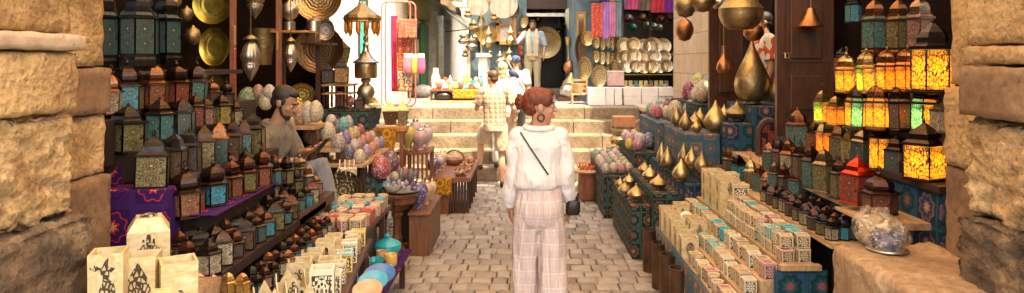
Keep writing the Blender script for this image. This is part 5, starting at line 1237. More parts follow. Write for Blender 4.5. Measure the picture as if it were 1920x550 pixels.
for i,(px,y0,y1,Y,c) in enumerate(((440,90,160,5.6,(.55,.10,.04)),(440,48,86,5.6,(.6,.35,.08)),(520,60,95,6.1,(.6,.35,.1)))):
    g = thing('bead_string', ('red bead string hanging on the slim post','amber tassel above the red beads','amber tassel hanging on the second post')[i], 'beads', W(px,y0,Y)); s = Y/F; L = (y1-y0)*s; pr = []
    for k in range(10): pr += [(.004,-L*k/10),(.016,-L*(k+.5)/10)]
    o = MB().lathe(list(reversed(pr+[(.002,-L)])), 8).build('beads', M_GLAZE, g, True); o.color = (*c,1)
def glasslamp(px, yt, yb, w, Y, lab):
    s = Y/F; H = (yb-yt)*s; hw = w*s/2; g = thing('glass_lamp', lab, 'hanging lamp', W(px,yt,Y), group='ribbed glass lamps in the dark shop')
    MB().lathe([(hw*.08,-H),(hw*.3,-H*.9),(hw*.65,-H*.74),(hw*.8,-H*.62),(hw*.6,-H*.58),(hw*.92,-H*.5),(hw,-H*.38),(hw*.6,-H*.14),(hw*.15,0)], 36, rib=.07, nrib=12).build('ribbed_body', M_SILVER, g, True)
    MB().lathe([(hw*.86,-H*.62),(hw*.9,-H*.6),(hw*.86,-H*.58)], 24, cap=False).build('band', M_BRASS, g, True)
    MB().lathe([(hw*.7,-.005),(hw*.8,.005),(hw*.3,.03),(.01,.04)], 12).build('cap', M_BRASSD, g, True); MB().tube([(0,0,.03),(0,0,.9)], .005, 5).build('chain', M_BRASSD, g)
glasslamp(470,74,152,36,5.7,'larger ribbed glass lamp hanging behind the vendor'); glasslamp(545,78,136,26,6.3,'smaller ribbed glass lamp hanging above the vendor')
glasslamp(478,-30,36,34,6.2,'ribbed lamp cut off by the top of the picture over the dark shop')
lath(492,122,52,68,6.6,[(.6,0),(.62,.02),(.72,.4),(1,1),(.9,1)],M_BRASSD,'flaring hammered brass cup lamp behind the larger glass lamp','lamp','brass_cup_lamp'); 
g = thing('wall_shelf','small wooden wall shelf above the vendor with a pierced silver lantern','shelf',(0,0,0)); a = W(514,58,6.6); b = W(585,53,6.6); MB().box((a.x,6.5,a.z-.02),(b.x,6.8,a.z)).build('board', M_OWOOD, g)
for x in (a.x+.04,b.x-.05): MB().box((x,6.6,a.z-.12),(x+.02,6.8,a.z-.02)).build('bracket', M_DWOOD, g)
MB().box((a.x,6.8,0),(a.x+.03,6.84,a.z)).build('upright', M_DWOOD, g)
lath(543,57,34,60,6.62,[(.5,0),(.6,.02),(.6,.28),(.3,.32),(.8,.45),(1,.62),(.85,.8),(.3,.92),(.1,1)],M_SILVER,'round pierced silver lantern standing on the little wall shelf','lantern','silver_lantern',z=a.z)
lath(588,80,34,44,6.9,[(.7,0),(.75,.05),(.8,.5),(.72,.9),(.8,.92),(.5,1),(.12,1.05),(.15,1.12),(0,1.16)],M_SILVER,'polished metal jar with a domed lid before the copper tray','jar','metal_jar','metal jars before the copper tray')
P(612,56,7.0,17,20,(.40,.38,.36),'small round dark mirror frame beside the polished jar',grp=None,cat='mirror',name='round_mirror')
g = thing('jar_shelf','narrow shelf carrying the polished metal jar','shelf',(0,0,0)); a = W(570,81,6.9); MB().box((a.x,6.8,a.z-.02),(W(628,81,6.9).x,7.0,a.z)).build('board', M_DWOOD, g); MB().box((a.x+.1,6.95,0),(a.x+.14,6.99,a.z-.02)).build('upright', M_DWOOD, g)
for i,(px,py,r,Y) in enumerate(((262,-2,14,5.2),(330,4,10,5.3),(362,70,14,5.6),(350,30,12,5.9))):
    lath(px,py+r,2*r,2*r*1.3,Y,[(.2,0),(.7,.15),(1,.45),(.8,.75),(.25,.9),(.1,1)],M_BRASSD,'dull brass globe, %s from the gate pillar in the shop gloom' % ORD[i],'globe','brass_globe','brass globes in the gloom')

# ================================================================ THE SIDE WITH THE BRASS VASES
GT = 'textile covered blocks beside the passage'
cloth_box((.97,6.32,0),(1.14,7.7,.49), M_TEXG, 'green and blue textile block at the passage edge under the lowest brass vases', GT)
cloth_box((1.145,6.2,0),(1.39,7.7,.62), M_TEXG, 'dark textile block one step higher, under three brass vases', GT)
cloth_box((1.395,6.0,0),(1.54,7.7,.74), M_TEXB, 'textile block under the flared brass vase', GT)
cloth_box((1.545,5.75,0),(1.80,6.35,.86), M_TEXG, 'textile block behind the hamsa boxes carrying slim brass bottles', GT)
cloth_box((1.48,6.4,.0),(1.80,7.4,1.13), M_TEXL, 'pale medallion textile block under the large onion shaped vase', GT)
cloth_box((1.81,6.2,0),(2.03,7.0,1.24), M_TEXB, 'blue textile block under the squat brass vase', GT)
cloth_box((2.035,6.15,0),(2.42,7.0,1.40), M_TEXB, 'tall blue textile block under the giant brass vase', GT)
cloth_box((.90,7.95,0),(1.27,9.5,.49), M_TEXG, 'low textile block farther up the passage covered with small eggs', GT)
cloth_box((1.275,8.1,0),(1.53,9.4,.74), M_TEXG, 'textile block carrying the coral and dark eggs', GT)
cloth_box((1.535,8.0,0),(1.93,9.3,1.09), M_TEXL, 'pale textile block high against the wall, carrying beige and red eggs', GT)
cloth_box((1.935,7.8,0),(2.4,9.2,1.32), M_TEXG, 'highest dark textile block by the ashlar wall', GT)
ONI = [(.45,0),(.5,.02),(.42,.05),(.72,.14),(1,.32),(.98,.44),(.72,.58),(.38,.72),(.18,.85),(.08,.95),(.04,1)]
TEAR = [(.45,0),(.48,.03),(.40,.05),(.75,.12),(1,.27),(.93,.42),(.66,.60),(.36,.76),(.17,.88),(.09,.97),(.07,1)]
SQU = [(.35,0),(.4,.03),(.35,.07),(.75,.16),(1,.38),(.9,.52),(.5,.68),(.24,.8),(.12,.9),(.15,.95),(0,1)]
GV = 'brass vases on the textile blocks'
def vase(px, pb, pt, w, Y, pr, mat, lab, z=None, grp=GV): return lath(px,pb,w,pb-pt,Y,pr,mat,lab,'vase','brass_vase',grp,z=z,n=32)
zt = lambda z: z+.003
vase(1163,368,343,20,7.1,SQU,M_BRASSD,'small squat brass vase at the rear of the lowest block',.493); vase(1180,364,340,24,7.3,SQU,M_BRASS,'small squat brass vase behind the front pair',.493)
vase(1172,378,348,28,6.75,SQU,M_BRASSD,'squat brass vase on the passage side of the lowest block',.493); vase(1193,386,352,34,6.5,SQU,M_BRASS,'largest squat brass vase at the front corner of the lowest block',.493)
vase(1209,348,320,26,7.2,SQU,M_BRASSD,'rounded brass vase, rear one of three on the second block',.623); vase(1219,360,328,30,6.8,SQU,M_BRASS,'rounded brass vase, middle one of three on the second block',.623); vase(1235,370,340,34,6.4,SQU,M_BRASSD,'rounded brass vase, front one of three on the second block',.623)
vase(1241,338,294,20,7.1,TEAR,M_BRASS,'slim brass bottle at the rear of the third block',.743); vase(1252,344,300,28,6.8,TEAR,M_BRASSD,'slim brass bottle in the middle of the third block',.743); vase(1277,352,310,34,6.15,TEAR,M_BRASS,'brass bottle with a flared foot at the front of the third block',.743)
vase(1282,316,274,22,6.3,TEAR,M_BRASSD,'teardrop brass bottle, rear one by the hamsa boxes',.863); vase(1297,320,280,26,6.15,TEAR,M_BRASS,'teardrop brass bottle, middle one by the hamsa boxes',.863); vase(1316,328,288,28,5.9,TEAR,M_BRASSD,'teardrop brass bottle, front one by the hamsa boxes',.863)
vase(1313,256,220,30,7.1,TEAR,M_BRASSD,'leaning round brass vase behind the large onion vase',1.133); vase(1342,264,204,46,6.55,TEAR,M_BRASS,'large onion shaped brass vase with a point, front of the pale block',1.133)
vase(1358,230,193,34,7.2,TEAR,M_BRASS,'onion brass vase behind the squat one',1.133); vase(1383,234,194,46,6.5,SQU,M_BRASSD,'squat wide brass vase on the blue block',1.243)
vase(1410,195,74,66,6.5,[(.42,0),(.5,.015),(.44,.04),(.66,.07),(.92,.18),(1,.30),(.93,.42),(.68,.58),(.40,.74),(.18,.88),(.09,.96),(.09,1)],M_BRASSD,'giant teardrop shaped brass vase, tallest of all the vases',1.403); vase(1461,202,140,42,6.4,TEAR,M_BRASSD,'tall onion brass vase beside the giant one',1.403)
g = thing('arched_mirror', 'dark arched wooden frame with a red lined opening under the blue block', 'frame', W(1442,292,5.85), R(-12)); s = 5.85/F
arch = [(-19*s,0),(-19*s,38*s)]+[(19*s*math.cos(R(a)), 38*s+28*s*math.sin(R(a))) for a in range(165,10,-15)]+[(19*s,38*s),(19*s,0)]
MB().tube([(x,0,z) for x,z in arch], .026, 6).build('frame', M_DWOOD, g)
MB().box((-18*s,.01,0),(18*s,.03,55*s)).build('backing', m_textile('dark_red_cloth', (.03,.02,.02), [(.35,.05,.03),(.1,.1,.12),(.4,.1,.05),(.02,.03,.04)], 5), g)
cloth_box((1.90,5.6,.61),(2.14,6.1,.99), M_TEXB, 'blue textile block under the arched frame', GT)

# eggs on the far blocks
GE = 'eggs on the textile blocks'
def tegg(px,py,rx,ry,Y,c,lab,z=None):
    o = egg(px,py,rx,ry,Y,EC[c] if isinstance(c,str) else c,lab,GE)
    if z is not None: o.location.z = z+ry*Y/F
    return o
for r_, X in enumerate((.94,1.03,1.12,1.21)):
    for i in range(6):
        Y = 8.05+.24*i+.05*(r_ % 2); px = VX+X*F/Y
        c = ['pale grey','green','cream','black and white','rose','slate','sand'][(i*3+r_*2) % 7]
        if (r_,i) == (3,2): c = 'yellow'
        tegg(px,0,8.2,10.5,Y,c,'%s small egg, %s back in the %s line of the low textile block' % (c, ORD[i], ORD[r_]),.492)
for px,rx,ry,Y,c,z,lab in ((1180,8,11,8.3,(.80,.60,.05),.745,'bright yellow egg at the corner of the lower textile blocks'),(1196,10,12,8.2,'rose',.745,'rosy netted egg beside the bright yellow one'),(1201,11,13,8.6,'pale grey',.745,'grey white egg behind the rosy one'),(1217,13,16,8.35,'dark blue',.745,'big dark egg between the grey and coral eggs'),
    (1215,8,12,9.1,'dusty pink',.745,'pink egg at the rear of the coral egg block'),(1228,9,13,8.9,'green',.745,'green netted egg behind the coral egg'),(1234,9,13,8.6,'white',.745,'white netted egg beside the coral one'),(1241,11,15,8.25,(.72,.16,.06),.745,'bright coral red egg on the textile block'),
    (1236,10,16,8.9,'green',1.095,'mossy green egg at the passage end of the pale block'),(1250,9,16,8.7,(.28,.04,.05),1.095,'dark red egg with white dots beside the mossy one'),(1266,15,20,8.2,'sand',1.095,'big beige netted egg at the front of the pale block'),(1280,12,17,8.7,'coral',1.095,'salmon coloured egg behind the beige netted one'),(1294,14,19,8.4,'black and white',1.095,'big dark netted egg beside the beige one'),(1268,11,16,9.1,'pale grey',1.095,'grey speckled egg at the back of the pale block'),(1272,9,15,9.2,'rose',1.095,'rose red egg at the back of the pale block'),
    (1291,13,18,8.5,(.45,.06,.14),1.325,'magenta egg with gold dots on the highest block'),(1306,11,16,8.9,'rose',1.325,'rose egg behind the magenta one'),(1310,14,18,9.0,(.62,.55,.12),1.40,'mustard egg at the back of the highest block'),(1319,16,21,8.1,(.62,.62,.38),1.325,'large pale green egg at the front of the highest block'),(1329,14,19,8.6,'black and white',1.38,'dark speckled egg between the mustard and brown eggs'),(1341,17,21,8.2,'brown speckled',1.36,'large brown netted egg nearest the dark door')):
    tegg(px,0,rx,ry,Y,c,lab,z)

for r_ in range(3):
    for i in range(4):
        X = 1.62+.11*r_; Y = 8.25+.24*i; c = ['pale grey','sand','green','crimson','black and white','cream','rose'][(i*3+r_*2) % 7]
        if i == 0 and r_ == 0: continue
        egg(VX+X*F/Y, 0, 9, 13, Y, EC[c], '%s netted egg, %s back in the %s line of the high pale block' % (c, ORD[i], ORD[r_]), GE).location.z = 1.093+13*Y/F
for r_ in range(3):
    for i in range(4):
        X = 2.03+.11*r_; Y = 7.95+.26*i; c = ['brown speckled','magenta','cream','dark blue','sand'][(i*2+r_*3) % 5]
        egg(VX+X*F/Y, 0, 10, 14, Y, EC.get(c, (.42,.06,.15)), '%s netted egg, %s back in the %s line of the highest block' % (c, ORD[i], ORD[r_]), GE).location.z = 1.323+14*Y/F
for r_ in range(2):
    for i in range(5):
        X = 1.33+.11*r_; Y = 8.75+.12*i; c = ['rose','pale grey','coral','white'][(i+r_*2) % 4]
        egg(VX+X*F/Y, 0, 8, 11, Y, EC[c], '%s little egg, %s back in the %s line behind the coral egg' % (c, ORD[i], ORD[r_]), GE).location.z = .743+11*Y/F
for i,(x,y,w,hh,pr) in enumerate(((1.56,6.75,.13,.20,TEAR),(1.70,6.95,.15,.17,ONI),(1.56,7.15,.12,.22,TEAR),(1.88,6.55,.11,.16,ONI),(1.60,6.48,.10,.13,SQU))):
    Y = y; vase(VX+x*F/Y, 0, -hh*F/Y, w*F/Y, Y, pr, (M_BRASSD,M_BRASS)[i % 2], ('slim tall brass bottle','broad onion brass vase','tallest slim brass bottle','small onion brass vase on the blue block','little squat brass vase')[i]+' standing behind the large onion vase', 1.133 if x < 1.8 else 1.243)
# brass table by the steps, red bottles, stool
g = thing('brass_table', 'small table by the steps crowded with brassware', 'table', (0,0,0)); a = W(1142,283,9.9); b = W(1200,283,9.9)
MB().box((a.x,9.75,a.z-.03),(b.x,10.3,a.z)).build('top', M_RWOOD, g)
for x in (a.x+.01,b.x-.05):
    for y in (9.77,10.2): MB().box((x,y,0),(x+.04,y+.04,a.z-.03)).build('leg', M_RWOOD, g)
g = thing('wooden_casket', 'brown wooden casket on little posts on the brass brazier', 'casket', (0,0,0)); p0 = W(1150,240,9.9); p1 = W(1190,219,9.9)
bevel(MB().box((p0.x,9.85,p1.z-.14),(p1.x,10.1,p1.z)).build('casket_body', M_RWOOD, g)); MB().box((p0.x-.02,9.83,p1.z-.20),(p1.x+.02,10.12,p1.z-.17)).build('base_plate', M_BRASSD, g)
for x in (p0.x,p1.x-.03):
    for y in (9.86,10.07): MB().tube([(x+.015,y,p1.z-.17),(x+.015,y,p1.z-.14)], .012, 6).build('post', M_BRASSD, g)
MB().tube([(p1.x+.0,9.9,p1.z-.1),(p1.x+.06,9.9,p1.z-.05),(p1.x+.08,9.9,p1.z-.13)], .012, 6).build('handle', M_RWOOD, g)
lath(1170,283,52,32,9.95,[(.3,0),(.4,.1),(.3,.2),(.85,.45),(1,.7),(.8,.9),(.9,1),(.7,1)],M_BRASSD,'wide brass brazier under the wooden casket','brazier','brass_brazier',None,z=a.z+.002)
for i,(px,pb,w,h,Y) in enumerate(((1148,288,14,22,9.8),(1157,292,10,18,9.78),(1190,288,14,34,9.8),(1196,290,10,26,10.1),(1180,290,9,18,9.79),(1203,270,16,40,10.0))):
    lath(px,pb,w,h,Y,[(.8,0),(.9,.05),(.25,.15),(.2,.4),(.5,.5),(.2,.6),(.6,.85),(.9,1),(.5,1)],M_BRASS,'little turned brass candlestick, %s from the steps on the brass table' % ORD[i],'candlestick','brass_candlestick','candlesticks on the brass table',z=a.z+.002)
lath(1150,297,34,8,9.4,[(.3,0),(.6,.3),(1,1),(.9,1),(.3,.5)],M_BRASS,'shallow brass dish below the brass table edge','dish','brass_dish',None)
g = thing('low_stand','low dark stand under the shallow brass dish','stand',(0,0,0)); q = W(1150,298,9.4); MB().box((q.x-.14,9.28,q.z-.03),(q.x+.14,9.55,q.z)).build('top', M_DWOOD, g); MB().box((q.x-.05,9.36,0),(q.x+.05,9.46,q.z-.03)).build('post', M_DWOOD, g)
g = thing('bottle_table', 'small round table of red perfume bottles at the foot of the steps', 'table', W(1104,320,9.75)); z0 = g.location.z
MB().lathe([(.2,-.02),(.23,-.015),(.23,0),(0,0)], 20).build('top', M_LWOOD, g, True, 30)
for k in range(3): MB().tube([(.14*math.cos(2.1*k),.14*math.sin(2.1*k),-.02),(.18*math.cos(2.1*k),.18*math.sin(2.1*k),-z0)], .014, 6).build('leg', M_DWOOD, g)
for i in range(14):
    a_ = i*2.4; r_ = .045*math.sqrt(i); q = g.location
    o = MB().lathe([(.022,0),(.026,.02),(.024,.05),(.008,.065),(.008,.08),(.014,.083),(.012,.105),(0,.11)], 10).build('perfume_bottle', M_GLAZE, None, True); o.location = (q.x+r_*math.cos(a_),q.y+r_*math.sin(a_),z0+.002); o.color = (*[(.55,.05,.02),(.60,.22,.03),(.40,.03,.02)][i % 3],1)
    tag(o, 'small %s perfume bottle, %s counting outward from the middle of the round table' % (['red','amber','dark red'][i % 3], ORD[i]),'bottle','red perfume bottles on the round table')
g = thing('barrel_stool', 'barrel shaped wooden stool at the passage edge with a tray of red trinkets', 'stool', W(1104,374,9.0)); zz = g.location.z; g.location.z = 0
MB().lathe([(.10,0),(.13,.02),(.15,.17),(.13,.34),(.135,.36)], 18).build('barrel', M_RWOOD, g, True, 40); MB().lathe([(.15,.36),(.19,.375),(.19,.39),(0,.39)], 20).build('top', M_LWOOD, g, True, 30)
for i in range(7):
    o = MB().lathe([(.012,0),(.02,.02),(.012,.05),(0,.06)], 8).build('red_trinket', M_GLAZE, None, True); o.location = (g.location.x-.1+.033*i,8.98+.05*(i % 2),.392); o.color = (.6,.12,.03,1); tag(o,'little red trinket, %s across the top of the barrel stool' % ORD[i],'trinket','red trinkets on the barrel stool')

# four rolled metal bins
for i,(px,py) in enumerate(((1220,436),(1238,456),(1254,476),(1273,508))):
    X = 1.075; Y = X*F/(px-VX); 
    lath(px, 0, .135*F/Y, .36*F/Y, Y, [(1,0),(1,.96),(1.04,.97),(1.04,1),(.94,1),(.92,.1),(0,.08)], m_metal('brown_metal_%s' % ORD[i], (.20,.12,.075), .45), 'brown metal cylinder vase on the paving, %s from the camera end of the row' % ORD[3-i], 'cylinder vase', 'cylinder_vase', 'brown cylinder vases along the paving', z=.003)

# -------- stepped candle stand
g = thing('candle_stand', 'stepped candle stand by the passage, hung with blue patterned cloth', 'display stand', (0,0,0))
TI = [(1.12,1.225,.40),(1.225,1.33,.48),(1.33,1.45,.56),(1.45,1.64,.66)]
for i,(x0,x1,z) in enumerate(TI):
    MB().box((x0+.001,3.93,z-.22),(x1,5.88,z-.001)).build('step', M_LWOOD, g)
for x,y in ((1.14,3.97),(1.14,5.8),(1.6,3.97),(1.6,5.8)): MB().box((x,y,0),(x+.04,y+.04,.40)).build('leg', M_DWOOD, g)
MB().box((1.43,3.88,.632),(1.66,3.925,.662)).build('lip', M_LWOOD, g)
o = sheet('patterned_cloth', M_TEXB, (1.40,3.905,.63),(1.70,3.905,.63),(1.40,3.90,.12),(1.70,3.90,.12),14,10,0,.01,th=.004); tag(o,'blue and white patterned cloth hanging from the end of the candle stand','cloth')
o = sheet('patterned_cloth', M_TEXL, (1.105,3.9,.42),(1.105,5.9,.42),(1.095,3.9,.02),(1.095,5.9,.02),40,8,0,.008,th=.004,seed=2); tag(o,'pale medallion cloth hanging along the passage side of the candle stand','cloth')
bodies = ['cream','ivory','cream','tan','ivory','cream']
rims = [None,'turquoise',None,'pink',None,'cream',None,'tan','mint',None,'cream',None]
n = 0
def crank(X, z, y0, y1, step, w, h, seed, nm, shapes=('sq','rd'), skip=0):
    global n
    rr = random.Random(seed); y = y0; i = 0
    while y < y1 and i < 20:
        rm = rr.choice(rims); sh = shapes[0] if rr.random() < .62 else shapes[1]
        bd = {'turquoise':'turquoise','red':'red','pink':'pink','mint':'mint'}.get(rm, rr.choice(bodies)) if rr.random() < .6 else rr.choice(bodies)
        mt = 'm' if rr.random() < .97 else 'a'
        if sh == 'rd' and rm is None: rm = 'cream'
        cup((X+rr.uniform(-.010,.010), y, z), w, h*rr.uniform(.9,1.12), sh, mt, bd, rm,
            '%s %s %s%s, %s from near end, %s' % (bd, 'mosaic' if mt == 'm' else 'plain', 'box' if sh == 'sq' else 'jar', ' with '+rm+' rim' if rm else '', ORD[i], nm), 'candle boxes and jars on the stepped stand', rr.uniform(-.16,.16))
        n += 1; y += step; i += 1
crank(1.172,.40,3.99,4.86,.102,.074,.085,1,'lowest step'); crank(1.278,.48,3.98,5.05,.099,.072,.088,2,'second step')
crank(1.39,.56,3.98,5.85,.103,.075,.09,3,'third step'); crank(1.50,.66,3.98,5.1,.094,.074,.07,4,'top step front line',('sq','sq'))
crank(1.50,.735,4.01,5.1,.094,.072,.065,5,'stacked over the front line'); crank(1.592,.66,3.98,5.7,.095,.073,.075,6,'top step back line',('sq','sq')); crank(1.592,.742,3.99,5.3,.095,.072,.07,7,'stacked over the back line',('sq','sq'))
# larger cream boxes toward the far end
GC3 = 'larger cream boxes at the far end of the candle stand'
for i,(x,y,z,w,h,mo,lab) in enumerate(((1.175,4.98,.40,.12,.15,'round','open cream box with a dark rosette, nearest of the larger boxes'),(1.175,5.16,.40,.12,.17,'star','cream box with a star motif on the lowest step'),(1.175,5.36,.40,.11,.19,'leaf','cream box with a leaf motif on the lowest step'),(1.175,5.56,.40,.11,.20,'hamsa','cream box with a hand motif on the lowest step'),
    (1.175,5.76,.40,.11,.20,'bird','farthest cream box on the lowest step'),(1.285,5.18,.48,.12,.15,'hamsa','cream box with a hand motif on the second step'),(1.285,5.36,.48,.11,.13,'round','cream box under the white ball candle'),(1.285,5.72,.48,.11,.16,'leaf','farthest cream box on the second step'))):
    o = link('candle_box', CUP[('sq','a')], None, (x,y,z), R(rnd.uniform(-6,6)), None, (w,w,h)); motif(o, mo, 'front', .5, .6); motif(o, mo, 'left', .5, .6); tag(o, lab, 'candle box', GC3)
o = MB().ell((1.285,5.54,.545),.062,20,14).build('ball_candle', plainm('white_wax', (.82,.72,.60), .5, var=.05), None, True); tag(o,'white ball candle on the second step of the candle stand','candle')
for i in range(3):
    o = link('hamsa_box', CUP[('sq','a')], None, (1.52,5.22+.20*i,.66), 0, None, (.15,.15,.27)); 
    for sd_ in ('front','left'):
        motif(o, 'hamsa' if i != 1 else 'bird', sd_, .36, .36, cz=.74); motif(o, 'leaf' if i != 1 else 'hamsa', sd_, .36, .36, cz=.27)
    tag(o, 'tall cream box with openwork hands and leaves, %s of three back from the candles' % ORD[i], 'candle box', 'tall cream openwork boxes')
for i,(x,y,z,w,h,lab) in enumerate(((1.61,5.45,.66,.11,.15,'square mosaic box beside the tall hand boxes'),(1.61,5.45,.815,.11,.11,'mosaic box stacked on the square mosaic box'),(1.60,5.20,.745,.12,.14,'broad mosaic box with black lattice beside the tall boxes'),(1.61,5.62,.66,.11,.22,'farthest mosaic box beside the tall hand boxes'))):
    cup((x,y,z),w,h,'sq','m','ivory','cream',lab,'mosaic boxes beside the tall cream boxes')

# wrapped pot on the slab
t = NT('clear_plastic_wrap'); v = t.coord('Object'); nn = t.noise(v, 30, 5, .6, 1.5); t.bump(nn, 1.0, .02)
gl = t.new('BsdfGlossy'); gl.inputs['Roughness'].default_value = .12; gl.inputs['Color'].default_value = (1,.95,.85,1); tp = t.new('BsdfTransparent'); tp.inputs[0].default_value = (.97,.93,.85,1); mx = t.new('MixShader')
t.li(t.ramp(nn, [(.42, .12), (.62, .5)]), mx.inputs[0]); t.li(tp.outputs[0], mx.inputs[1]); t.li(gl.outputs[0], mx.inputs[2]); t.li(mx.outputs[0], t.n['Material Output'].inputs[0])
bb = [n_ for n_ in t.n if n_.type == 'BUMP'][0]; t.li(bb.outputs[0], gl.inputs['Normal']); M_WRAP = t.m
p = W(1663,466,2.95); p.z = 1.004
g = thing('wrapped_pot', 'squat ornate blue and silver pot in clear plastic wrap on the stone slab', 'pot', p)
o = MB().lathe([(.055,0),(.06,.01),(.045,.02),(.07,.045),(.072,.06),(.05,.08),(.03,.088)], 24).build('pot_body', M_BLUEC, g, True); o.color = (.05,.07,.16,1)
MB().lathe([(.035,.087),(.05,.09),(.04,.105),(.012,.115),(.01,.125),(0,.13)], 16).build('lid', M_SILVER, g, True)
MB().lathe([(.078,0),(.085,.006),(.076,.012)], 24).build('base_ring', M_SILVER, g, True)
mb = MB(); mb.ell((0,0,.065),(.10,.09,.075),24,16); o = mb.build('plastic_wrap', M_WRAP, g, True)
for v_ in o.data.vertices: v_.co += v_.co.normalized()*noise.noise(v_.co*22)*.03
for v_ in o.data.vertices: v_.co.z = max(v_.co.z, .001)
p = W(1637,452,3.05); p.z = 1.004
g = thing('wrapped_bundle', 'crumpled clear plastic bag holding a straw coloured pot behind the ornate pot', 'bundle', p)
MB().lathe([(.05,0),(.06,.05),(.05,.10),(.03,.12)], 20).build('straw_pot', M_LWOOD, g, True)
mb = MB(); mb.ell((0,0,.075),(.085,.08,.085),24,16); o = mb.build('plastic_bag', M_WRAP, g, True)
for v_ in o.data.vertices: v_.co += v_.co.normalized()*noise.noise(v_.co*25+Vector((5,5,5)))*.035; 
for v_ in o.data.vertices: v_.co.z = max(v_.co.z, .001)

# -------- doors and dark shop behind the vases
M_DOOR = m_wood('dark_door_wood', (.085,.034,.016), .38)
def panel_door(x0, x1, y, z0, z1, lab, rows, cols=1, yaw=0):
    g = thing('panelled_door', lab, 'door', (x0,y,z0), yaw, 'dark panelled doors'); w = x1-x0; h = z1-z0
    MB().box((0,0,0),(w,.05,h)).build('leaf', M_DOOR, g)
    cw = w/cols
    for c in range(cols):
        for (a, b) in rows:
            x_a = c*cw+.07; x_b = (c+1)*cw-.07
            MB().box((x_a,-.012,a*h),(x_b,.001,b*h)).build('moulding', M_DOOR, g)
            q = MB().box((x_a+.03,-.028,a*h+.03),(x_b-.03,-.011,b*h-.03)).build('raised_panel', M_DOOR, g); bevel(q, .012, 2)
    return g
panel_door(2.04,2.50,5.62,.6,3.2,'near dark panelled door leaf between the vases and the lit lanterns',((.02,.28),(.30,.43),(.46,.96)))
panel_door(1.98,2.34,7.46,.6,3.3,'dark panelled door leaf beside the tan ashlar wall',((.02,.28),(.31,.62),(.65,.96)))
o = MB().tube([(0,0,-.02),(0,-.03,-.02),(0,-.03,-.06),(.03,-.03,-.06),(.03,-.03,-.02),(.03,0,-.02)], .008, 6).build('door_latch', M_BRASS); o.location = W(1470,95,5.6); tag(o,'brass latch and bolt on the edge of the near door','latch')
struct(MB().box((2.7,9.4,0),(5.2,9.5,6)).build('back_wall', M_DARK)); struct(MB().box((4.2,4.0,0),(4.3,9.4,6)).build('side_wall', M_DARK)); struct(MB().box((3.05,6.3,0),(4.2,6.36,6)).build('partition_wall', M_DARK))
o = MB().box((2.00,7.50,3.31),(4.2,7.6,6)).build('door_lintel', M_DWOOD); tag(o,'dark wooden lintel over the shop doors','lintel')
struct(MB().box((1.93,9.25,0.0),(2.62,9.55,1.3)).build('shop_wall_foot', M_STEP))

# hanging brass
def hang(px, pt, pb, w, Y, pr, mat, lab, cat='pot', name='hanging_pot', col=None, top=None):
    o = lath(px,pb,w,pb-pt,Y,pr,mat,lab,cat,name,'brass and copper vessels hanging over the vases',col=col,n=36)
    h = (pb-pt)*Y/F
    MB().tube([(0,0,h*(top or .95)),(0,0,h+max(.6, 3.2-o.location.z-h))], .006, 6).build('chain', M_BRASSD, o)
    return o
POT = [(0,0),(.55,.03),(.85,.2),(1,.45),(.98,.6),(1.0,.62),(.72,.86),(.5,1.0),(.56,1.1),(.4,1.12)]
BALL = [(0,0),(.6,.08),(.95,.35),(1,.55),(.8,.8),(.35,.96),(.3,1)]
hang(1389,-8,57,82,5.6,POT,M_BRASSD,'huge hammered brass cauldron hanging from the top, largest of the hanging vessels')
hang(1283,34,78,35,7.6,BALL,M_COPPER,'round copper flask hanging before the ashlar wall')
hang(1285,-14,34,42,7.0,BALL,M_BRASSD,'brass globe hanging above the round copper flask'); hang(1317,-22,24,50,6.9,BALL,M_BRASS,'pale brass globe hanging beside the huge cauldron'); hang(1349,-10,18,34,7.2,BALL,M_SILVER,'silvery green bowl half hidden by the huge cauldron')
hang(1413,44,78,38,6.0,BALL,M_COPPER,'copper bowl hanging just below the huge cauldron')
hang(1357,86,140,28,6.6,[(.15,0),(.7,.06),(1,.22),(.8,.42),(.35,.6),(.22,.8),(.3,.92),(.22,1)],M_COPPER,'pear shaped copper bottle hanging on the far door')
hang(1520,14,51,46,5.5,[(1,0),(1.02,.05),(.95,.12),(.6,.45),(.42,.7),(.3,.95),(.12,1.0)],M_COPPER,'copper cone shaped bell hanging before the near door','bell','copper_bell')

# -------- wares in front of the brass shop up the steps
def up(px, pb, w, h, Y, pr, mat, lab, cat, name, grp=None, col=None, z=None): return lath(px,pb,w,h,Y,pr,mat,lab,cat,name,grp,col,z=z)
g = thing('bazaar_table', 'low street table draped in yellow cloth and heaped with brass and crockery', 'table', (0,0,0)); zb = W(0,168,13.6).z; xa = W(806,0,13.6).x; xb = W(900,0,13.6).x
MB().box((xa,13.5,zb-.03),(xb,14.6,zb)).build('top', M_RWOOD, g)
for x in (xa+.02,xb-.06):
    for y in (13.52,14.5): MB().box((x,y,1.0),(x+.04,y+.04,zb-.03)).build('leg', M_DWOOD, g)
o = sheet('yellow_cloth', M_TEXY, (W(848,0,13.45).x,13.47,zb+.004),(xb,13.47,zb+.004),(W(849,0,13.45).x,13.46,zb-.17),(xb,13.46,zb-.17),12,6,0,.012,th=.006); tag(o,'yellow cloth with round emblems hanging from the street table','cloth')
o = MB().box((xa-.1,13.2,1.0),(xb+.1,14.9,1.03)).build('table_platform', M_LWOOD); tag(o,'thin wooden platform under the street table','platform')
o = MB().ell((0,0,.09),(.19,.14,.10),18,12).build('dark_sack', M_BLACK, None, True); o.location = (W(829,0,13.4).x,13.62,1.025); tag(o,'shiny dark sack under the street table','sack')
kinds = [([(.5,0),(.8,.1),(1,.4),(.8,.7),(.4,.85),(.55,1)],'jug'),([(.3,0),(.6,.1),(1,.7),(1,1),(.9,1)],'bowl'),([(.6,0),(1,.2),(.9,.6),(.3,.9),(.3,1)],'vase'),([(.8,0),(.85,.9),(.5,1)],'tin')]
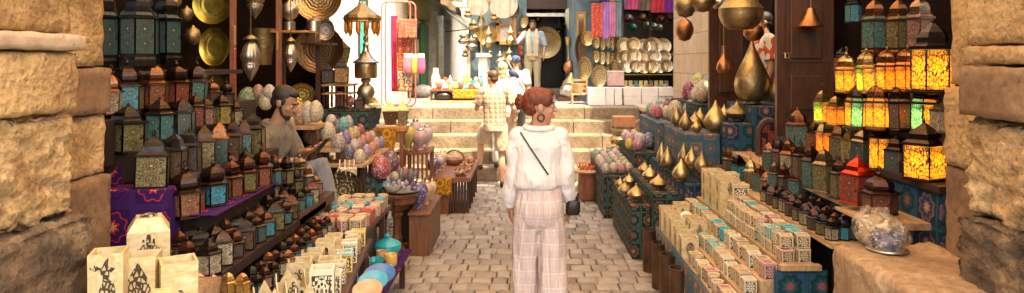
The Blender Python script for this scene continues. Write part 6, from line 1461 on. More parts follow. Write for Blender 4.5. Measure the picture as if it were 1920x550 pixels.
cw = [(.75,.66,.5),(.6,.42,.18),(.1,.4,.45),(.5,.2,.1),(.78,.6,.15),(.3,.16,.08),(.7,.72,.66),(.35,.3,.28)]
cn = ['cream','tan','turquoise','rust','yellow','dark brown','white','grey']
for r_ in range(3):
    for i in range(9):
        x = xa+.08+(xb-xa-.14)*i/8+.02*r_; k = (i*5+r_*2) % 4; c = (i*3+r_*5) % 8; hh = .09+.055*r_+.03*((i*7) % 3); ww = .10+.012*((i+r_) % 3)
        o = MB().lathe([(r*ww/2, z*hh) for r, z in kinds[k][0]], 14).build('street_'+kinds[k][1], M_GLAZE, None, True, 40); o.location = (x,13.62+.3*r_,zb+.002); o.color = (*cw[c],1)
        tag(o, '%s %s, %s along the %s row of the street table' % (cn[c], kinds[k][1], ORD[i], ('front','middle','back')[r_]), kinds[k][1], 'crockery heaped on the street table')
up(817,169,18,38,14.2,[(.8,0),(1,.3),(.9,.6),(.6,.75),(.62,1),(.5,1)],M_GLAZE,'tall cream urn at the back of the street table','urn','cream_urn',None,(.72,.62,.48),z=zb+.002)
g = thing('plinth', 'cream painted column plinth beside the street table', 'plinth', (W(906,0,14.9).x,14.9,1.0)); hp = W(0,100,14.9).z-1.0
MB().box((-.12,-.12,0),(.12,.12,.1)).build('foot', M_WHITEP, g); MB().box((-.09,-.09,.1),(.09,.09,hp-.08)).build('shaft', M_WHITEP, g); MB().box((-.14,-.14,hp-.08),(.14,.14,hp)).build('capital', M_WHITEP, g)
o = MB().tube([(0,0,0),(0,0,.9)], .012, 6).build('gilt_pole', M_GOLD); o.location = (W(902,0,14.9).x,14.9,W(0,100,14.9).z); tag(o,'thin gilt pole rising from the plinth','pole')
# mashrabiya frame on the wall
g = thing('wooden_lattice', 'orange carved wooden lattice frame on the blue wall', 'frame', (0,0,0)); a = W(930,84,16.45); b = W(968,28,16.45)
for (x0,z0,x1,z1) in ((a.x,a.z,b.x,a.z+.08),(a.x,b.z-.08,b.x,b.z),(a.x,a.z,a.x+.08,b.z),(b.x-.08,a.z,b.x,b.z),(a.x,b.z-.26,b.x,b.z-.2)): MB().box((x0,16.4+.002*x0,z0),(x1,16.5,z1)).build('bar', M_OWOOD, g)
for k in range(6): x = a.x+.11+k*.055; MB().tube([(x,16.45,b.z-.2),(x,16.45,b.z-.08)], .01, 5).build('spindle', M_OWOOD, g)
MB().box((a.x+.08,16.47,a.z+.08),(b.x-.08,16.49,b.z-.26)).build('pale_panel', M_WHITEP, g)
BL = [(0,0),(.5,.05),(.8,.15),(1,.3),(.6,.45),(.35,.55),(.7,.62),(.75,.7),(.3,.82),(.15,.95),(.05,1)]
for i,(px,pt,pb,w,m) in enumerate(((888,38,58,22,M_BRASS),(916,50,92,20,M_BRASS),(884,66,96,24,M_SILVER),(868,60,84,20,M_SILVER),(957,50,86,20,M_GOLD),(955,88,122,18,M_GOLD),(937,96,122,18,M_SILVER),(918,92,112,14,M_BRASSD),(905,108,126,14,M_BLUEW),(872,92,108,14,M_BRASSD),(877,16,34,16,M_BRASS),(926,22,40,14,M_COPPER))):
    o = lath(px,pb,w,pb-pt,15.9,BL,m,'%s lantern before the blue wall, %s in height order from the %s side' % (('bright brass','polished brass','silvery','silvery','gilt','gilt','silvery','dull brass','blue grey','dull brass','brass','copper')[i], ORD[[3,4,5,6,7,11,10,8,9,2,0,1][i]], 'street'),'hanging lantern','hanging_lantern','lanterns before the blue wall')
    h = (pb-pt)*15.9/F; MB().tube([(0,0,h*.98),(0,0,3.75-o.location.z)], .005, 5).build('chain', M_BRASSD, o)
o = MB().tube([W(862,-18,15.9), W(985,-18,15.9)], .02).build('hanging_rail', M_BLACK); tag(o,'metal rail over the hanging lanterns','rail')
for i,(px,py,r,c,k) in enumerate(((893,62,8,(.5,.35,.15),0),(982,40,9,(.55,.4,.18),0),(978,66,8,(.35,.22,.1),0),(975,92,7,(.6,.5,.3),0),(984,112,6,(.5,.3,.12),0),(948,140,9,(.6,.45,.2),0),(925,134,7,(.2,.25,.35),0),(902,40,7,(.62,.5,.3),0),(968,132,10,(.55,.42,.2),0),(912,146,8,(.6,.3,.12),0),(934,20,8,(.6,.45,.2),0),(965,18,9,(.4,.3,.15),0),(890,86,7,(.45,.2,.12),0),(944,104,6,(.7,.6,.4),0))):
    P(px,py,16.42,r,r*(1.0+.35*(i % 3)),c,'small %s, %s of the little ones scattered on the blue wall' % (('round brass plate','oval brass tray','long oval tray')[i % 3], ORD[i]),grp='little plates on the blue wall',name='little_plate')
for i,(px0,px1,y0,y1,c) in enumerate(((972,980,60,108,(.55,.30,.12)),(896,903,64,104,(.10,.22,.34)))):
    o = sheet('hanging_strip', M_TEXR if i == 0 else M_TEXB, W(px0,y0,16.3), W(px1,y0,16.3), W(px0,y1,16.3), W(px1,y1,16.3), 6, 8, 0, .01, seed=i); tag(o, ('narrow red woven strip hanging beside the doorway','narrow blue woven strip hanging near the plinth')[i],'wall hanging')
up(938,166,30,40,15.6,BALL,M_BRASS,'round brass pot on the ground before the blue wall','pot','brass_floor_pot',None,None,z=1.002); up(916,170,26,60,15.3,TEAR,M_BRASSD,'tall brass vase on the ground beside the plinth','vase','brass_floor_vase',None,None,z=1.002); up(965,170,28,34,15.7,SQU,M_COPPER,'squat copper pot on the ground before the blue wall','pot','copper_floor_pot',None,None,z=1.002)
# things in the doorway
o = lath(1071,66,26,52,16.0,[(0,0),(.3,.02),(.35,.1),(.8,.4),(1,.7),(.8,.92),(.3,1)],M_GLAZE,'pale green glass balloon lamp hanging in the doorway','lamp','glass_balloon_lamp',None,(.55,.55,.32)); MB().tube([(0,0,.6),(0,0,1.3)], .006, 5).build('chain', M_BRASSD, o)
up(1066,116,14,46,15.2,[(.3,0),(.4,.1),(.25,.2),(.35,.6),(.8,.75),(1,1)],M_BRASS,'tall slim brass lamp stand beside the vendor\'s doorway','lamp stand','brass_lamp_stand')
up(1068,140,24,26,14.6,BALL,M_COPPER,'round rosy copper pot stacked beside the doorway','pot','copper_pot'); up(1072,162,38,26,14.4,[(1,0),(.9,.3),(.5,.6),(.3,.8),(.2,1)],M_BRASS,'conical brass brazier lid beside the doorway','lid','brazier_cover'); up(1066,182,34,26,14.0,[(.7,0),(1,.3),(.9,.7),(.5,.9),(.6,1)],M_SILVER,'pinkish metal jug heap beside the little chair','jug','metal_jug')
g = thing('small_cabinet','dark little cabinet under the metal jugs','cabinet',(W(1066,0,14.0).x,14.0,1.0)); MB().box((-.22,-.15,0),(.22,.9,W(0,182,14.0).z-1.0)).build('body', M_DWOOD, g)
g = thing('little_chair', 'little wooden slatted chair with a basket beside the white boxes', 'chair', (W(1088,196,12.9).x,12.9,1.0)); 
MB().box((-.17,0,.17),(.17,.28,.2)).build('seat', M_LWOOD, g)
for x in (-.16,.13):
    for y in (0,.25): MB().box((x,y,0),(x+.03,y+.03,.17)).build('leg', M_LWOOD, g)
for k in range(3): MB().box((-.15,.26,.26+.08*k),(.15,.28,.30+.08*k)).build('slat', M_OWOOD, g)
for x in (-.16,.13): MB().box((x,.25,.2),(x+.03,.28,.52)).build('back_post', M_OWOOD, g)
up(1084,176,24,18,12.98,[(.7,0),(1,1),(.9,1),(.6,.1)],M_LWOOD,'pale straw basket on the little chair','basket','straw_basket',z=1.2)
P(1084,100,15.6,7,10,(.7,.5,.25),'small copper mirror hanging high beside the doorway')
g = thing('tall_frame','orange wooden mirror frame beside the doorway','frame',(0,0,0)); a = W(1081,74,14.0); b = W(1098,22,14.0)
for (x0,z0,x1,z1) in ((a.x,a.z,b.x,a.z+.05),(a.x,b.z-.05,b.x,b.z),(a.x,a.z+.051,a.x+.04,b.z-.051),(b.x-.04,a.z+.051,b.x,b.z-.051)): MB().box((x0,13.96,z0),(x1,14.0,z1)).build('bar', M_OWOOD, g)
MB().box((a.x+.04,13.985,a.z+.05),(b.x-.04,13.99,b.z-.05)).build('mirror_glass', plainm('mirror_glass', (.35,.25,.15), .08, .9), g)
for i,(px,py,r,c) in enumerate(((990,20,9,(.10,.08,.05)),(1040,22,12,(.30,.22,.15)),(1055,18,9,(.10,.22,.08)),(1008,36,8,(.45,.3,.12)),(1060,44,8,(.2,.15,.1)),(1048,60,7,(.4,.28,.12)),(1000,118,10,(.12,.09,.06)),(1062,128,10,(.15,.1,.06)))):
    o = lath(px,py+r,2*r,2*r,17.6,BALL,M_TMET,'small dim globe lamp, %s inside the dark doorway' % ORD[i],'lamp','globe_lamp','dim lamps inside the doorway',c); MB().tube([(0,0,.2),(0,0,max(.5,3.4-o.location.z))], .004, 5).build('chain', M_BRASSD, o)
# trinkets around the alley: goods by the green shutter
o = MB().ell((0,0,.14),(.22,.16,.15),16,10).build('grey_bag', M_TINT, None, True); o.color = (.35,.33,.3,1); o.location = (-2.25,15.2,1.0); tag(o,'grey bag lying by the olive shop front','bag')

# ================================================================ PEOPLE
from mathutils.bvhtree import BVHTree
def skinm(name, c): 
    t = NT(name); v = t.coord('Object'); n = t.noise(v, 30, 4); t.base(t.mix(t.ramp(n, [(.3, .25), (.7, 0.0)]), c, (c[0]*.75, c[1]*.6, c[2]*.55)))
    t.bump(n, .1, .002); return t.set(.5, **{'Subsurface Weight': .12, 'Subsurface Radius': (.02,.008,.004)})
SK_W = skinm('warm_skin', (.56,.30,.18)); SK_T = skinm('tanned_skin', (.42,.22,.12)); SK_P = skinm('pale_skin', (.62,.36,.24))
def clothm(name, c, b=.35, sc=60):
    t = NT(name); v = t.coord('Object'); n = t.noise(v, 7, 5, .6, .8); t.base(t.mix(t.ramp(n, [(.35, .12), (.6, 0.0)]), c, tuple(x*.7 for x in c)))
    v2 = t.coord('Object', (1,1,.35)); n2 = t.noise(v2, 16, 3, .5, 1.2); t.bump(t.math('ADD', t.math('MULTIPLY', n, .5), n2), b+.35, .03); return t.set(.85, **{'Sheen Weight': .2})
def plaidm(name, c, l1, l2, sx, sz, w=.08, w2=.03):
    t = NT(name); v = t.coord('Object'); sp = t.new('SeparateXYZ'); t.li(v, sp.inputs[0])
    nz = t.noise(v, 4, 3); 
    def ln(o, s, wd, ph=0):
        f = t.math('FRACT', t.math('ADD', t.math('MULTIPLY', t.math('ADD', o, t.math('MULTIPLY', nz, .02)), s), ph)); return t.math('LESS_THAN', f, wd)
    ax = t.math('ADD', sp.outputs[0], t.math('MULTIPLY', sp.outputs[1], .6))
    a = t.math('MAXIMUM', ln(ax, sx, w), ln(sp.outputs[2], sz, w)); b = t.math('MAXIMUM', ln(ax, sx, w2, .35), ln(sp.outputs[2], sz, w2, .3))
    b = t.math('MAXIMUM', b, t.math('MAXIMUM', ln(ax, sx, w2, .22), ln(sp.outputs[2], sz, w2, .18)))
    cc_ = t.mix(t.math('MULTIPLY', a, .55), c, l1); cc_ = t.mix(t.math('MULTIPLY', b, .6), cc_, l2); t.base(cc_)
    v2 = t.coord('Object', (1,1,.16)); n2 = t.noise(v2, 17, 3, .5, .8); t.bump(n2, .8, .045); return t.set(.9)
def loftrings(mb, rings, n=20, p=2.3):
    V = []; fs = []
    for (cx, cy_, z, rx, ry) in rings:
        for k in range(n):
            a = 2*PI*k/n; c, s = math.cos(a), math.sin(a)
            V.append((cx+rx*math.copysign(abs(c)**(2/p), c), cy_+ry*math.copysign(abs(s)**(2/p), s), z))
    m = len(rings)
    for j in range(m-1):
        for k in range(n): k2 = (k+1) % n; fs.append((j*n+k, j*n+k2, (j+1)*n+k2, (j+1)*n+k))
    fs.append(tuple(reversed(range(n)))); fs.append(tuple(range((m-1)*n, m*n))); mb.P(V, fs)
def fuse(mb, name, mat, parent, voxel=.01, smooth=4, fold=0, fscale=(9,9,2.5), seed=0, zmask=None):
    """one continuous surface out of overlapping limbs"""
    me = bpy.data.meshes.new('tmp'); me.from_pydata([tuple(v) for v in mb.v], [], mb.f); ob = bpy.data.objects.new('tmp', me); COL.objects.link(ob)
    m = ob.modifiers.new('r', 'REMESH'); m.mode = 'VOXEL'; m.voxel_size = voxel; m.adaptivity = 0
    s = ob.modifiers.new('s', 'SMOOTH'); s.factor = .5; s.iterations = smooth
    dg = bpy.context.evaluated_depsgraph_get(); dg.update()
    me2 = bpy.data.meshes.new_from_object(ob.evaluated_get(dg)); bpy.data.objects.remove(ob); bpy.data.meshes.remove(me)
    me2.name = name
    if fold:
        nr = [v.normal.copy() for v in me2.vertices]
        for v, nn in zip(me2.vertices, nr):
            q = Vector((v.co.x*fscale[0]+seed, v.co.y*fscale[1], v.co.z*fscale[2]+seed*2))
            f = 1-abs(noise.noise(q))*2; g_ = noise.noise(q*2.3+Vector((3,1,7)))
            k = zmask(v.co) if zmask else 1
            v.co += nn*fold*(f*.7+g_*.4)*k
    me2.polygons.foreach_set('use_smooth', [True]*len(me2.polygons))
    me2.materials.clear(); me2.materials.append(mat); return link(name, me2, parent)
def T(mb, pts, rad, n=10, flat=1.0):
    mb.tube(pts, rad, n, flat=flat)
    for p, r in ((pts[0], rad[0]), (pts[-1], rad[-1])): mb.ell(p, r*.99, 10, 6)
def hand(mb, w, d, nrm, side, curl=.35, s=1.0):
    """palm and five separate fingers; side = +1 puts the thumb toward d x nrm"""
    w = Vector(w); d = Vector(d).normalized(); nrm = Vector(nrm); nrm = (nrm-d*nrm.dot(d)).normalized(); a = d.cross(nrm)*side
    for off in (-.028,-.009,.010,.028): mb.tube([w+a*off*.5*s, w+(d*.085+a*off)*s], [.013*s,.0125*s], 8)
    for off, L, c in ((-.031,.060,1.15),(-.0105,.076,1.05),(.0105,.080,1.0),(.031,.073,.9)):
        p = w+(d*.08+a*off)*s; pts = [p]; dd = d.copy(); 
        for k, q in enumerate((.42,.32,.26)):
            ang = curl*c*(1 if k else .6); dd = (dd*math.cos(ang)+nrm*math.sin(ang)).normalized() if k == 0 else (Matrix.Rotation(ang, 3, d.cross(nrm)) @ dd).normalized()
            p = p+dd*L*q*s; pts.append(p)
        mb.tube(pts, [.0092*s,.0088*s,.0078*s,.0062*s], 8); mb.ell(pts[-1], .0062*s, 8, 6)
    b = w+(d*.018+a*.024)*s; p1 = b+(d*.6+a*.55+nrm*.25).normalized()*.036*s; p2 = p1+(d*.85+a*.2+nrm*.35).normalized()*.03*s; p3 = p2+(d*.9+nrm*.4).normalized()*.022*s
    mb.tube([b,p1,p2,p3], [.014*s,.0115*s,.0098*s,.007*s], 8); mb.ell(p3, .007*s, 8, 6)
def headM(c, yaw, pitch=0, roll=0, s=1.0): return Matrix.Translation(Vector(c)) @ Matrix.Rotation(yaw, 4, 'Z') @ Matrix.Rotation(pitch, 4, 'X') @ Matrix.Rotation(roll, 4, 'Y') @ Matrix.Scale(s, 4)
def head(mb, fem=False):
    mb.ell((0,-.012,.035),(.073,.092,.085),18,14); mb.ell((0,.024,-.018),(.059,.066,.086),16,12)
    mb.ell((0,.040,-.072),(.036 if fem else .042,.038,.032)); mb.ell((0,.064,-.092),(.016,.016,.015))
    mb.tube([(0,.082,.026),(0,.096,.004),(0,.108,-.018)], [.007,.009,.0115], 8); mb.ell((0,.099,-.021),(.0165,.012,.009))
    mb.tube([(-.036,.074,.030),(0,.084,.032),(.036,.074,.030)], [.008,.010,.008], 8)
    mb.ell((0,.088,-.050),(.022,.011,.0065)); mb.ell((0,.085,-.062),(.019,.011,.007))
    for sx in (-1,1):
        mb.ell((sx*.036,.056,-.020),(.022,.024,.022)); mb.ell((sx*.073,-.008,-.004),(.009,.018,.029))
def face_bits(par, M, brow=(.03,.018,.012), lips=(.42,.12,.09)):
    mb = MB(); mb.M = M
    for sx in (-1,1):
        m2 = MB(); m2.M = M; m2.ell((sx*.030,.0715,.010),(.0125,.0115,.0065)); e = m2.build('eye', M_EYEW, par, True)
        m2 = MB(); m2.M = M; m2.ell((sx*.030,.0790,.010),(.0066,.0055,.0058)); m2.build('iris', M_EYED, e, True)
        m2 = MB(); m2.M = M; m2.tube([(sx*.014,.092,.031),(sx*.032,.087,.037),(sx*.050,.072,.031)], [.0035,.0045,.002], 6); m2.build('eyebrow', plainhair(brow), par, True)
    m2 = MB(); m2.M = M; m2.ell((0,.0945,-.051),(.021,.007,.0055)); m2.ell((0,.0925,-.0615),(.017,.007,.006)); m2.build('lips', plainlip(lips), par, True)
_hc = {}
def plainhair(c):
    k = ('h', c)
    if k not in _hc:
        t = NT('hair'); v = t.coord('Object', (1,1,.25)); n = t.noise(v, 90, 4); t.base(t.ramp(n, [(.3, tuple(x*.45 for x in c)), (.7, tuple(min(1, x*1.5) for x in c))])); t.bump(n, .6, .004); _hc[k] = t.set(.55)
    return _hc[k]
def plainlip(c):
    k = ('l', c)
    if k not in _hc: _hc[k] = plainm('lip', c, .4)
    return _hc[k]
M_EYEW = plainm('eye_white', (.7,.66,.6), .2, var=.02); M_EYED = plainm('dark_iris', (.02,.012,.008), .1, var=.02)
M_SHOE = plainm('dark_shoe', (.02,.018,.018), .55); M_SOLE = plainm('shoe_sole', (.6,.56,.5), .7)

def skel(H):
    k = H/1.75
    J = dict(hipL=(-.09,0,.90),hipR=(.09,0,.90),kneeL=(-.10,.02,.49),kneeR=(.10,.02,.49),ankL=(-.10,-.01,.085),ankR=(.10,-.01,.085),toeL=(-.12,.15,.03),toeR=(.12,.15,.03),
        pel=(0,0,.95),chest=(0,0,1.26),neck=(0,-.01,1.47),head=(0,.015,1.61),shL=(-.18,0,1.42),shR=(.18,0,1.42),elL=(-.23,-.01,1.13),elR=(.23,-.01,1.13),wrL=(-.23,.07,.88),wrR=(.23,.07,.88),
        hdL=(0,.1,-1),hdR=(0,.1,-1),hnL=(1,.2,0),hnR=(-1,.2,0),curl=.3)
    return {a: (Vector(b)*k if a[0:2] not in ('hd','hn','cu') and isinstance(b, tuple) else (Vector(b) if isinstance(b, tuple) else b)) for a, b in J.items()}
def person(lab, loc, yaw, H, over, skin, hair, hyaw=0, hpitch=0, hroll=0, voxel=.012, fem=False, top=None, sleeve='short', bottom=None, legs='long', fem_hair=None, faceb=True, slim=1.0, extra=None, fold=.006, shoe=None, hairfn=None, group=None):
    J = skel(H); k = H/1.75
    for a, b in over.items(): J[a] = Vector(b) if isinstance(b, tuple) else b
    root = thing('person', lab, 'person', loc, yaw, group)
    mb = MB()
    pel, ch, nk, hd = J['pel'], J['chest'], J['neck'], J['head']; up_ = (nk-pel).normalized()
    def ringz(p, rx, ry): return (p.x, p.y, p.z, rx*k, ry*k)
    tr = [ringz(pel-up_*.10*k, .13*slim, .10*slim), ringz(pel, .155*slim, .115*slim), ringz(pel.lerp(ch,.4), .135*slim, .10*slim), ringz(ch, .155*slim, .115*slim), ringz(ch.lerp(nk,.55), .165*slim, .10*slim), ringz(ch.lerp(nk,.85), .11, .075), ringz(nk, .055, .055)]
    loftrings(mb, tr)
    for s_ in 'LR':
        T(mb, [J['sh'+s_], J['el'+s_]], [.050*k*slim**.6,.038*k*slim**.6]); T(mb, [J['el'+s_], J['el'+s_].lerp(J['wr'+s_],.3), J['wr'+s_]], [.038*k,.039*k,.026*k])
        T(mb, [J['hip'+s_], J['hip'+s_].lerp(J['knee'+s_],.4), J['knee'+s_]], [.085*k*slim,.078*k*slim,.054*k*slim]); T(mb, [J['knee'+s_], J['knee'+s_].lerp(J['ank'+s_],.32), J['ank'+s_]], [.052*k,.055*k,.036*k])
        T(mb, [J['ank'+s_]+Vector((0,-.03,-.04))*k, J['toe'+s_]], [.036*k,.026*k])
        hand(mb, J['wr'+s_], J['hd'+s_], J['hn'+s_], 1 if s_ == 'R' else -1, J['curl'], k)
    T(mb, [nk-Vector((0,0,.05*k)), hd-Vector((0,.02,.06))*k], [.058*k,.050*k])
    HM = headM(hd, hyaw, hpitch, hroll, k); mb.M = HM; head(mb, fem); mb.M = Matrix()
    body = fuse(mb, 'body', skin, root, voxel, 2)
    if faceb: face_bits(root, HM, brow=tuple(x*.6 for x in hair))
    if hairfn: hairfn(root, HM)
    else:
        m2 = MB(); m2.M = HM; m2.ell((0,-.024,.048),(.080,.094,.082),18,14); m2.ell((0,-.05,-.01),(.068,.058,.06)); m2.ell((0,.03,.095),(.055,.05,.026)); fuse(m2, 'hair', plainhair(hair), root, .008, 2, .002, (60,60,20))
    if bottom:
        mb = MB(); loftrings(mb, [ringz(pel-up_*.12*k, .150, .125), ringz(pel-up_*.03*k, .170, .130), ringz(pel+up_*.07*k, .150, .112)])
        for s_ in 'LR':
            a, b, c = J['hip'+s_], J['knee'+s_], J['ank'+s_]
            if legs == 'long': mb.tube([a, a.lerp(b,.5), b, b.lerp(c,.5), c+Vector((0,0,.02*k))], [.100*k,.092*k,.074*k,.070*k,.064*k], 14)
            else: mb.tube([a, a.lerp(b,.5), a.lerp(b,.88)], [.105*k,.102*k,.098*k], 14)
            mb.ell(a, .1*k)
        fuse(mb, 'trousers' if legs == 'long' else 'shorts', bottom, root, max(.009, voxel*.9), 2, fold, (10,10,5), 3)
    if top:
        mb = MB(); loftrings(mb, [ringz(pel-up_*.03*k, .172, .135), ringz(pel.lerp(ch,.3), .165, .125), ringz(ch, .178, .135), ringz(ch.lerp(nk,.55), .182, .118), ringz(ch.lerp(nk,.85), .115, .085), ringz(ch.lerp(nk,.97), .068, .068)])
        for s_ in 'LR':
            a, b, c = J['sh'+s_], J['el'+s_], J['wr'+s_]
            if sleeve == 'long': mb.tube([a, b, b.lerp(c,.4), c.lerp(b,.12)], [.072*k,.058*k,.054*k,.042*k], 12)
            elif sleeve == 'rolled': mb.tube([a, b, b.lerp(c,.12)], [.072*k,.060*k,.058*k], 12)
            else: mb.tube([a, a.lerp(b,.75)], [.072*k,.066*k], 12)
            mb.ell(a, .072*k)
        fuse(mb, 'shirt', top, root, max(.009, voxel*.9), 2, fold, (9,9,4), 8)
    for s_ in 'LR':
        a, b = J['ank'+s_], J['toe'+s_]; mb = MB(); T(mb, [a+Vector((0,-.035,-.035))*k, a.lerp(b,.55)+Vector((0,0,-.0)), b], [.045*k,.042*k,.034*k]); s1 = fuse(mb, 'shoe', shoe or M_SHOE, root, .01, 2)
    if extra: extra(root, J, HM, k)
    return root, J, HM

# ---- the woman in the middle, seen from behind, head turned to her side
def auburn(root, HM):
    c = (.17,.035,.014)
    m2 = MB(); m2.M = HM
    m2.ell((0,-.018,.048),(.078,.094,.077),18,14); m2.ell((0,-.055,.005),(.066,.055,.062)); m2.ell((0,.032,.084),(.054,.050,.030)); m2.ell((.052,.022,.05),(.03,.05,.045)); m2.ell((-.052,.022,.05),(.03,.05,.045))
    h = fuse(m2, 'hair', plainhair(c), root, .006, 3, .005, (45,45,14), 4)
    m2 = MB(); m2.M = HM; m2.ell((-.015,-.122,.03),(.046,.036,.042)); 
    for k in range(9): a = k*.7; m2.tube([(-.015+.03*math.cos(a),-.12,.03+.03*math.sin(a)),(-.015+.046*math.cos(a+.5),-.135,.03+.045*math.sin(a+.5)),(-.015+.05*math.cos(a+1),-.118,.03+.05*math.sin(a+1))], [.012,.010,.003], 6)
    fuse(m2, 'hair_bun', plainhair(c), h, .005, 1, .003, (60,60,60), 2)
    m2 = MB(); m2.M = HM
    for (x,y,z,dx,dz) in ((.05,-.06,-.05,.01,-.03),(.02,-.085,-.055,0,-.035),(-.03,-.08,-.05,-.01,-.03),(.068,.03,-.01,.004,-.05),(.06,-.03,-.04,.01,-.03)): m2.tube([(x,y,z+.02),(x+dx,y-.004,z+dz*.5),(x+dx*.6,y+.004,z+dz)], [.006,.004,.001], 5)
    fuse(m2, 'loose_strands', plainhair(c), h, .003, 0) if False else None
    m2 = MB(); m2.M = HM
    pts = [(.084*math.cos(a), -.02+.10*math.sin(a)*.95, .062+.035*math.sin(a)+.01) for a in [PI*2*i/28 for i in range(28)]]
    m2.tube([(x*1.0, y, z) for x, y, z in pts], .0055, 6, True, 1.6); pass
def wom_extra(root, J, HM, k):
    t = plainm('tortoise_earring', (.10,.035,.015), .2)
    for sx in (-1, 1):
        m2 = MB(); m2.M = HM; m2.tube([(sx*.082, -.006+.020*math.cos(a), -.060+.022*math.sin(a)) for a in [2*PI*i/18 for i in range(18)]], .0065, 8, True); m2.ell((sx*.082,-.006,-.034),.006,8,6); m2.build('earring', t, root, True)
    blouse_m = clothm('white_cotton', (.86,.80,.75), .35)
    mb = MB()
    loftrings(mb, [(-.005,0,1.070,.134,.104),(-.005,0,1.085,.144,.114),(-.004,0,1.13,.143,.120),(0,0,1.22,.138,.116),(0,-.002,1.31,.142,.110),(0,-.004,1.362,.130,.088),(0,-.008,1.392,.108,.078),(0,-.010,1.415,.080,.070),(.002,-.012,1.428,.076,.066)])
    mb.tube([(-.110,0,1.36),(-.142,-.005,1.26),(-.156,.0,1.14),(-.162,.035,1.03),(-.166,.06,.965),(-.168,.062,.935)], [.056,.049,.044,.045,.040,.032], 16); mb.ell((-.115,0,1.36),.060)
    mb.tube([(.110,0,1.36),(.142,-.008,1.26),(.158,-.01,1.15),(.172,.03,1.05),(.178,.07,.99),(.180,.075,.965)], [.056,.050,.046,.050,.046,.034], 16); mb.ell((.115,0,1.36),.060)
    bl = fuse(mb, 'blouse', blouse_m, root, .0065, 2, .017, (8,8,4.5), 5, lambda c: min(1, max(.15, (1.45-c.z)*7)))
    m2 = MB(); m2.tube([(.082*math.cos(a), -.012+.074*math.sin(a), 1.424+.010*math.sin(a)) for a in [2*PI*i/28 for i in range(28)]], .012, 8, True, 1.7); fuse(m2, 'collar', blouse_m, bl, .006, 1)
    # shoulder yoke seam and centre pleat
    bv = BVHTree.FromPolygons([v.co for v in bl.data.vertices], [p.vertices[:] for p in bl.data.polygons])
    def back(x, z, off=.003):
        h = bv.ray_cast(Vector((x,-.6,z)), Vector((0,1,0))); return (h[0]+Vector((0,-off,0))) if h[0] is not None else Vector((x,-.12,z))
    m2 = MB(); m2.tube([back(-.15+.3*i/16, 1.315-.008*math.cos(i), .0005) for i in range(17)], .0028, 5); m2.build('yoke_seam', blouse_m, bl, True)
    m2 = MB(); m2.tube([back(-.108+.0100*i, 1.392-.0148*i, .004) for i in range(17)], .0075, 6, flat=.4); st = m2.build('bag_strap', plainm('black_strap', (.015,.013,.012), .5), root, True)
    # wide trousers
    tm = plaidm('pink_beige_plaid_linen', (.64,.49,.43), (.82,.76,.70), (.72,.63,.58), 15, 12, .11, .06)
    mb = MB(); loftrings(mb, [(0,.0,.795,.105,.052),(0,-.006,.855,.142,.094),(0,-.010,.925,.146,.114),(0,-.006,.98,.142,.118),(0,0,1.06,.132,.100),(0,0,1.088,.130,.098)], 24)
    def leg(pts, rr):
        loftrings(mb, [(x, y, z, r, r*.92) for (x,y,z), r in zip(pts, rr)], 20, 2.1)
    leg([(-.092,.06,.03),(-.088,.05,.25),(-.082,.035,.45),(-.078,.015,.65),(-.072,-.006,.80),(-.066,-.014,.88),(-.060,-.010,.96)], [.086,.074,.067,.070,.078,.083,.07])
    leg([(.088,-.06,.03),(.086,-.055,.25),(.082,-.035,.45),(.078,-.015,.65),(.072,-.012,.80),(.066,-.014,.88),(.060,-.010,.96)], [.100,.086,.076,.075,.080,.084,.07])
    tr_ = fuse(mb, 'trousers', tm, root, .0075, 5, .019, (9,9,2.0), 11, lambda c: min(1, max(.12, (1.05-c.z)*2.2)))
    m2 = MB(); m2.tube([(.133*math.cos(a), .101*math.sin(a), 1.080) for a in [2*PI*i/30 for i in range(30)]], .006, 6, True, 2.0); m2.build('waistband', tm, tr_, True)
    # little black bag at her hip
    m2 = MB(); loftrings(m2, [(.200,.03,.895,.034,.035),(.203,.03,.915,.044,.048),(.206,.03,.970,.040,.05),(.206,.03,.980,.030,.045)], 16, 4); bg_ = m2.build('handbag', plainm('black_leather', (.014,.012,.012), .35), root, True, 50)
    m2 = MB(); m2.tube([(.225,.02,.99),(.232,.0,1.02),(.228,-.01,.985)], [.008,.008,.005], 6); m2.build('strap_end', M_BLACK, bg_, True)
person('woman in white blouse and pink beige plaid trousers seen from behind, head turned aside', (.08,4.1,0), 0, 1.65,
    dict(head=(.005,.0,1.535),neck=(0,-.015,1.40),chest=(0,0,1.20),pel=(0,0,.92),shL=(-.135,0,1.36),shR=(.135,0,1.36),elL=(-.162,.0,1.13),elR=(.158,-.01,1.14),wrL=(-.170,.065,.93),wrR=(.178,.08,.965),hdL=(.1,.25,-1),hdR=(.05,.1,-1),hnL=(1,.3,.2),hnR=(-1,.4,0),curl=.38,
         kneeL=(-.080,.032,.47),kneeR=(.082,-.032,.47),ankL=(-.090,.055,.08),ankR=(.087,-.055,.08),toeL=(-.105,.19,.028),toeR=(.10,.085,.028)),
    SK_W, (.22,.055,.022), slim=.72, hyaw=R(-80), hpitch=R(-2), voxel=.0045, fem=True, hairfn=auburn, extra=wom_extra)

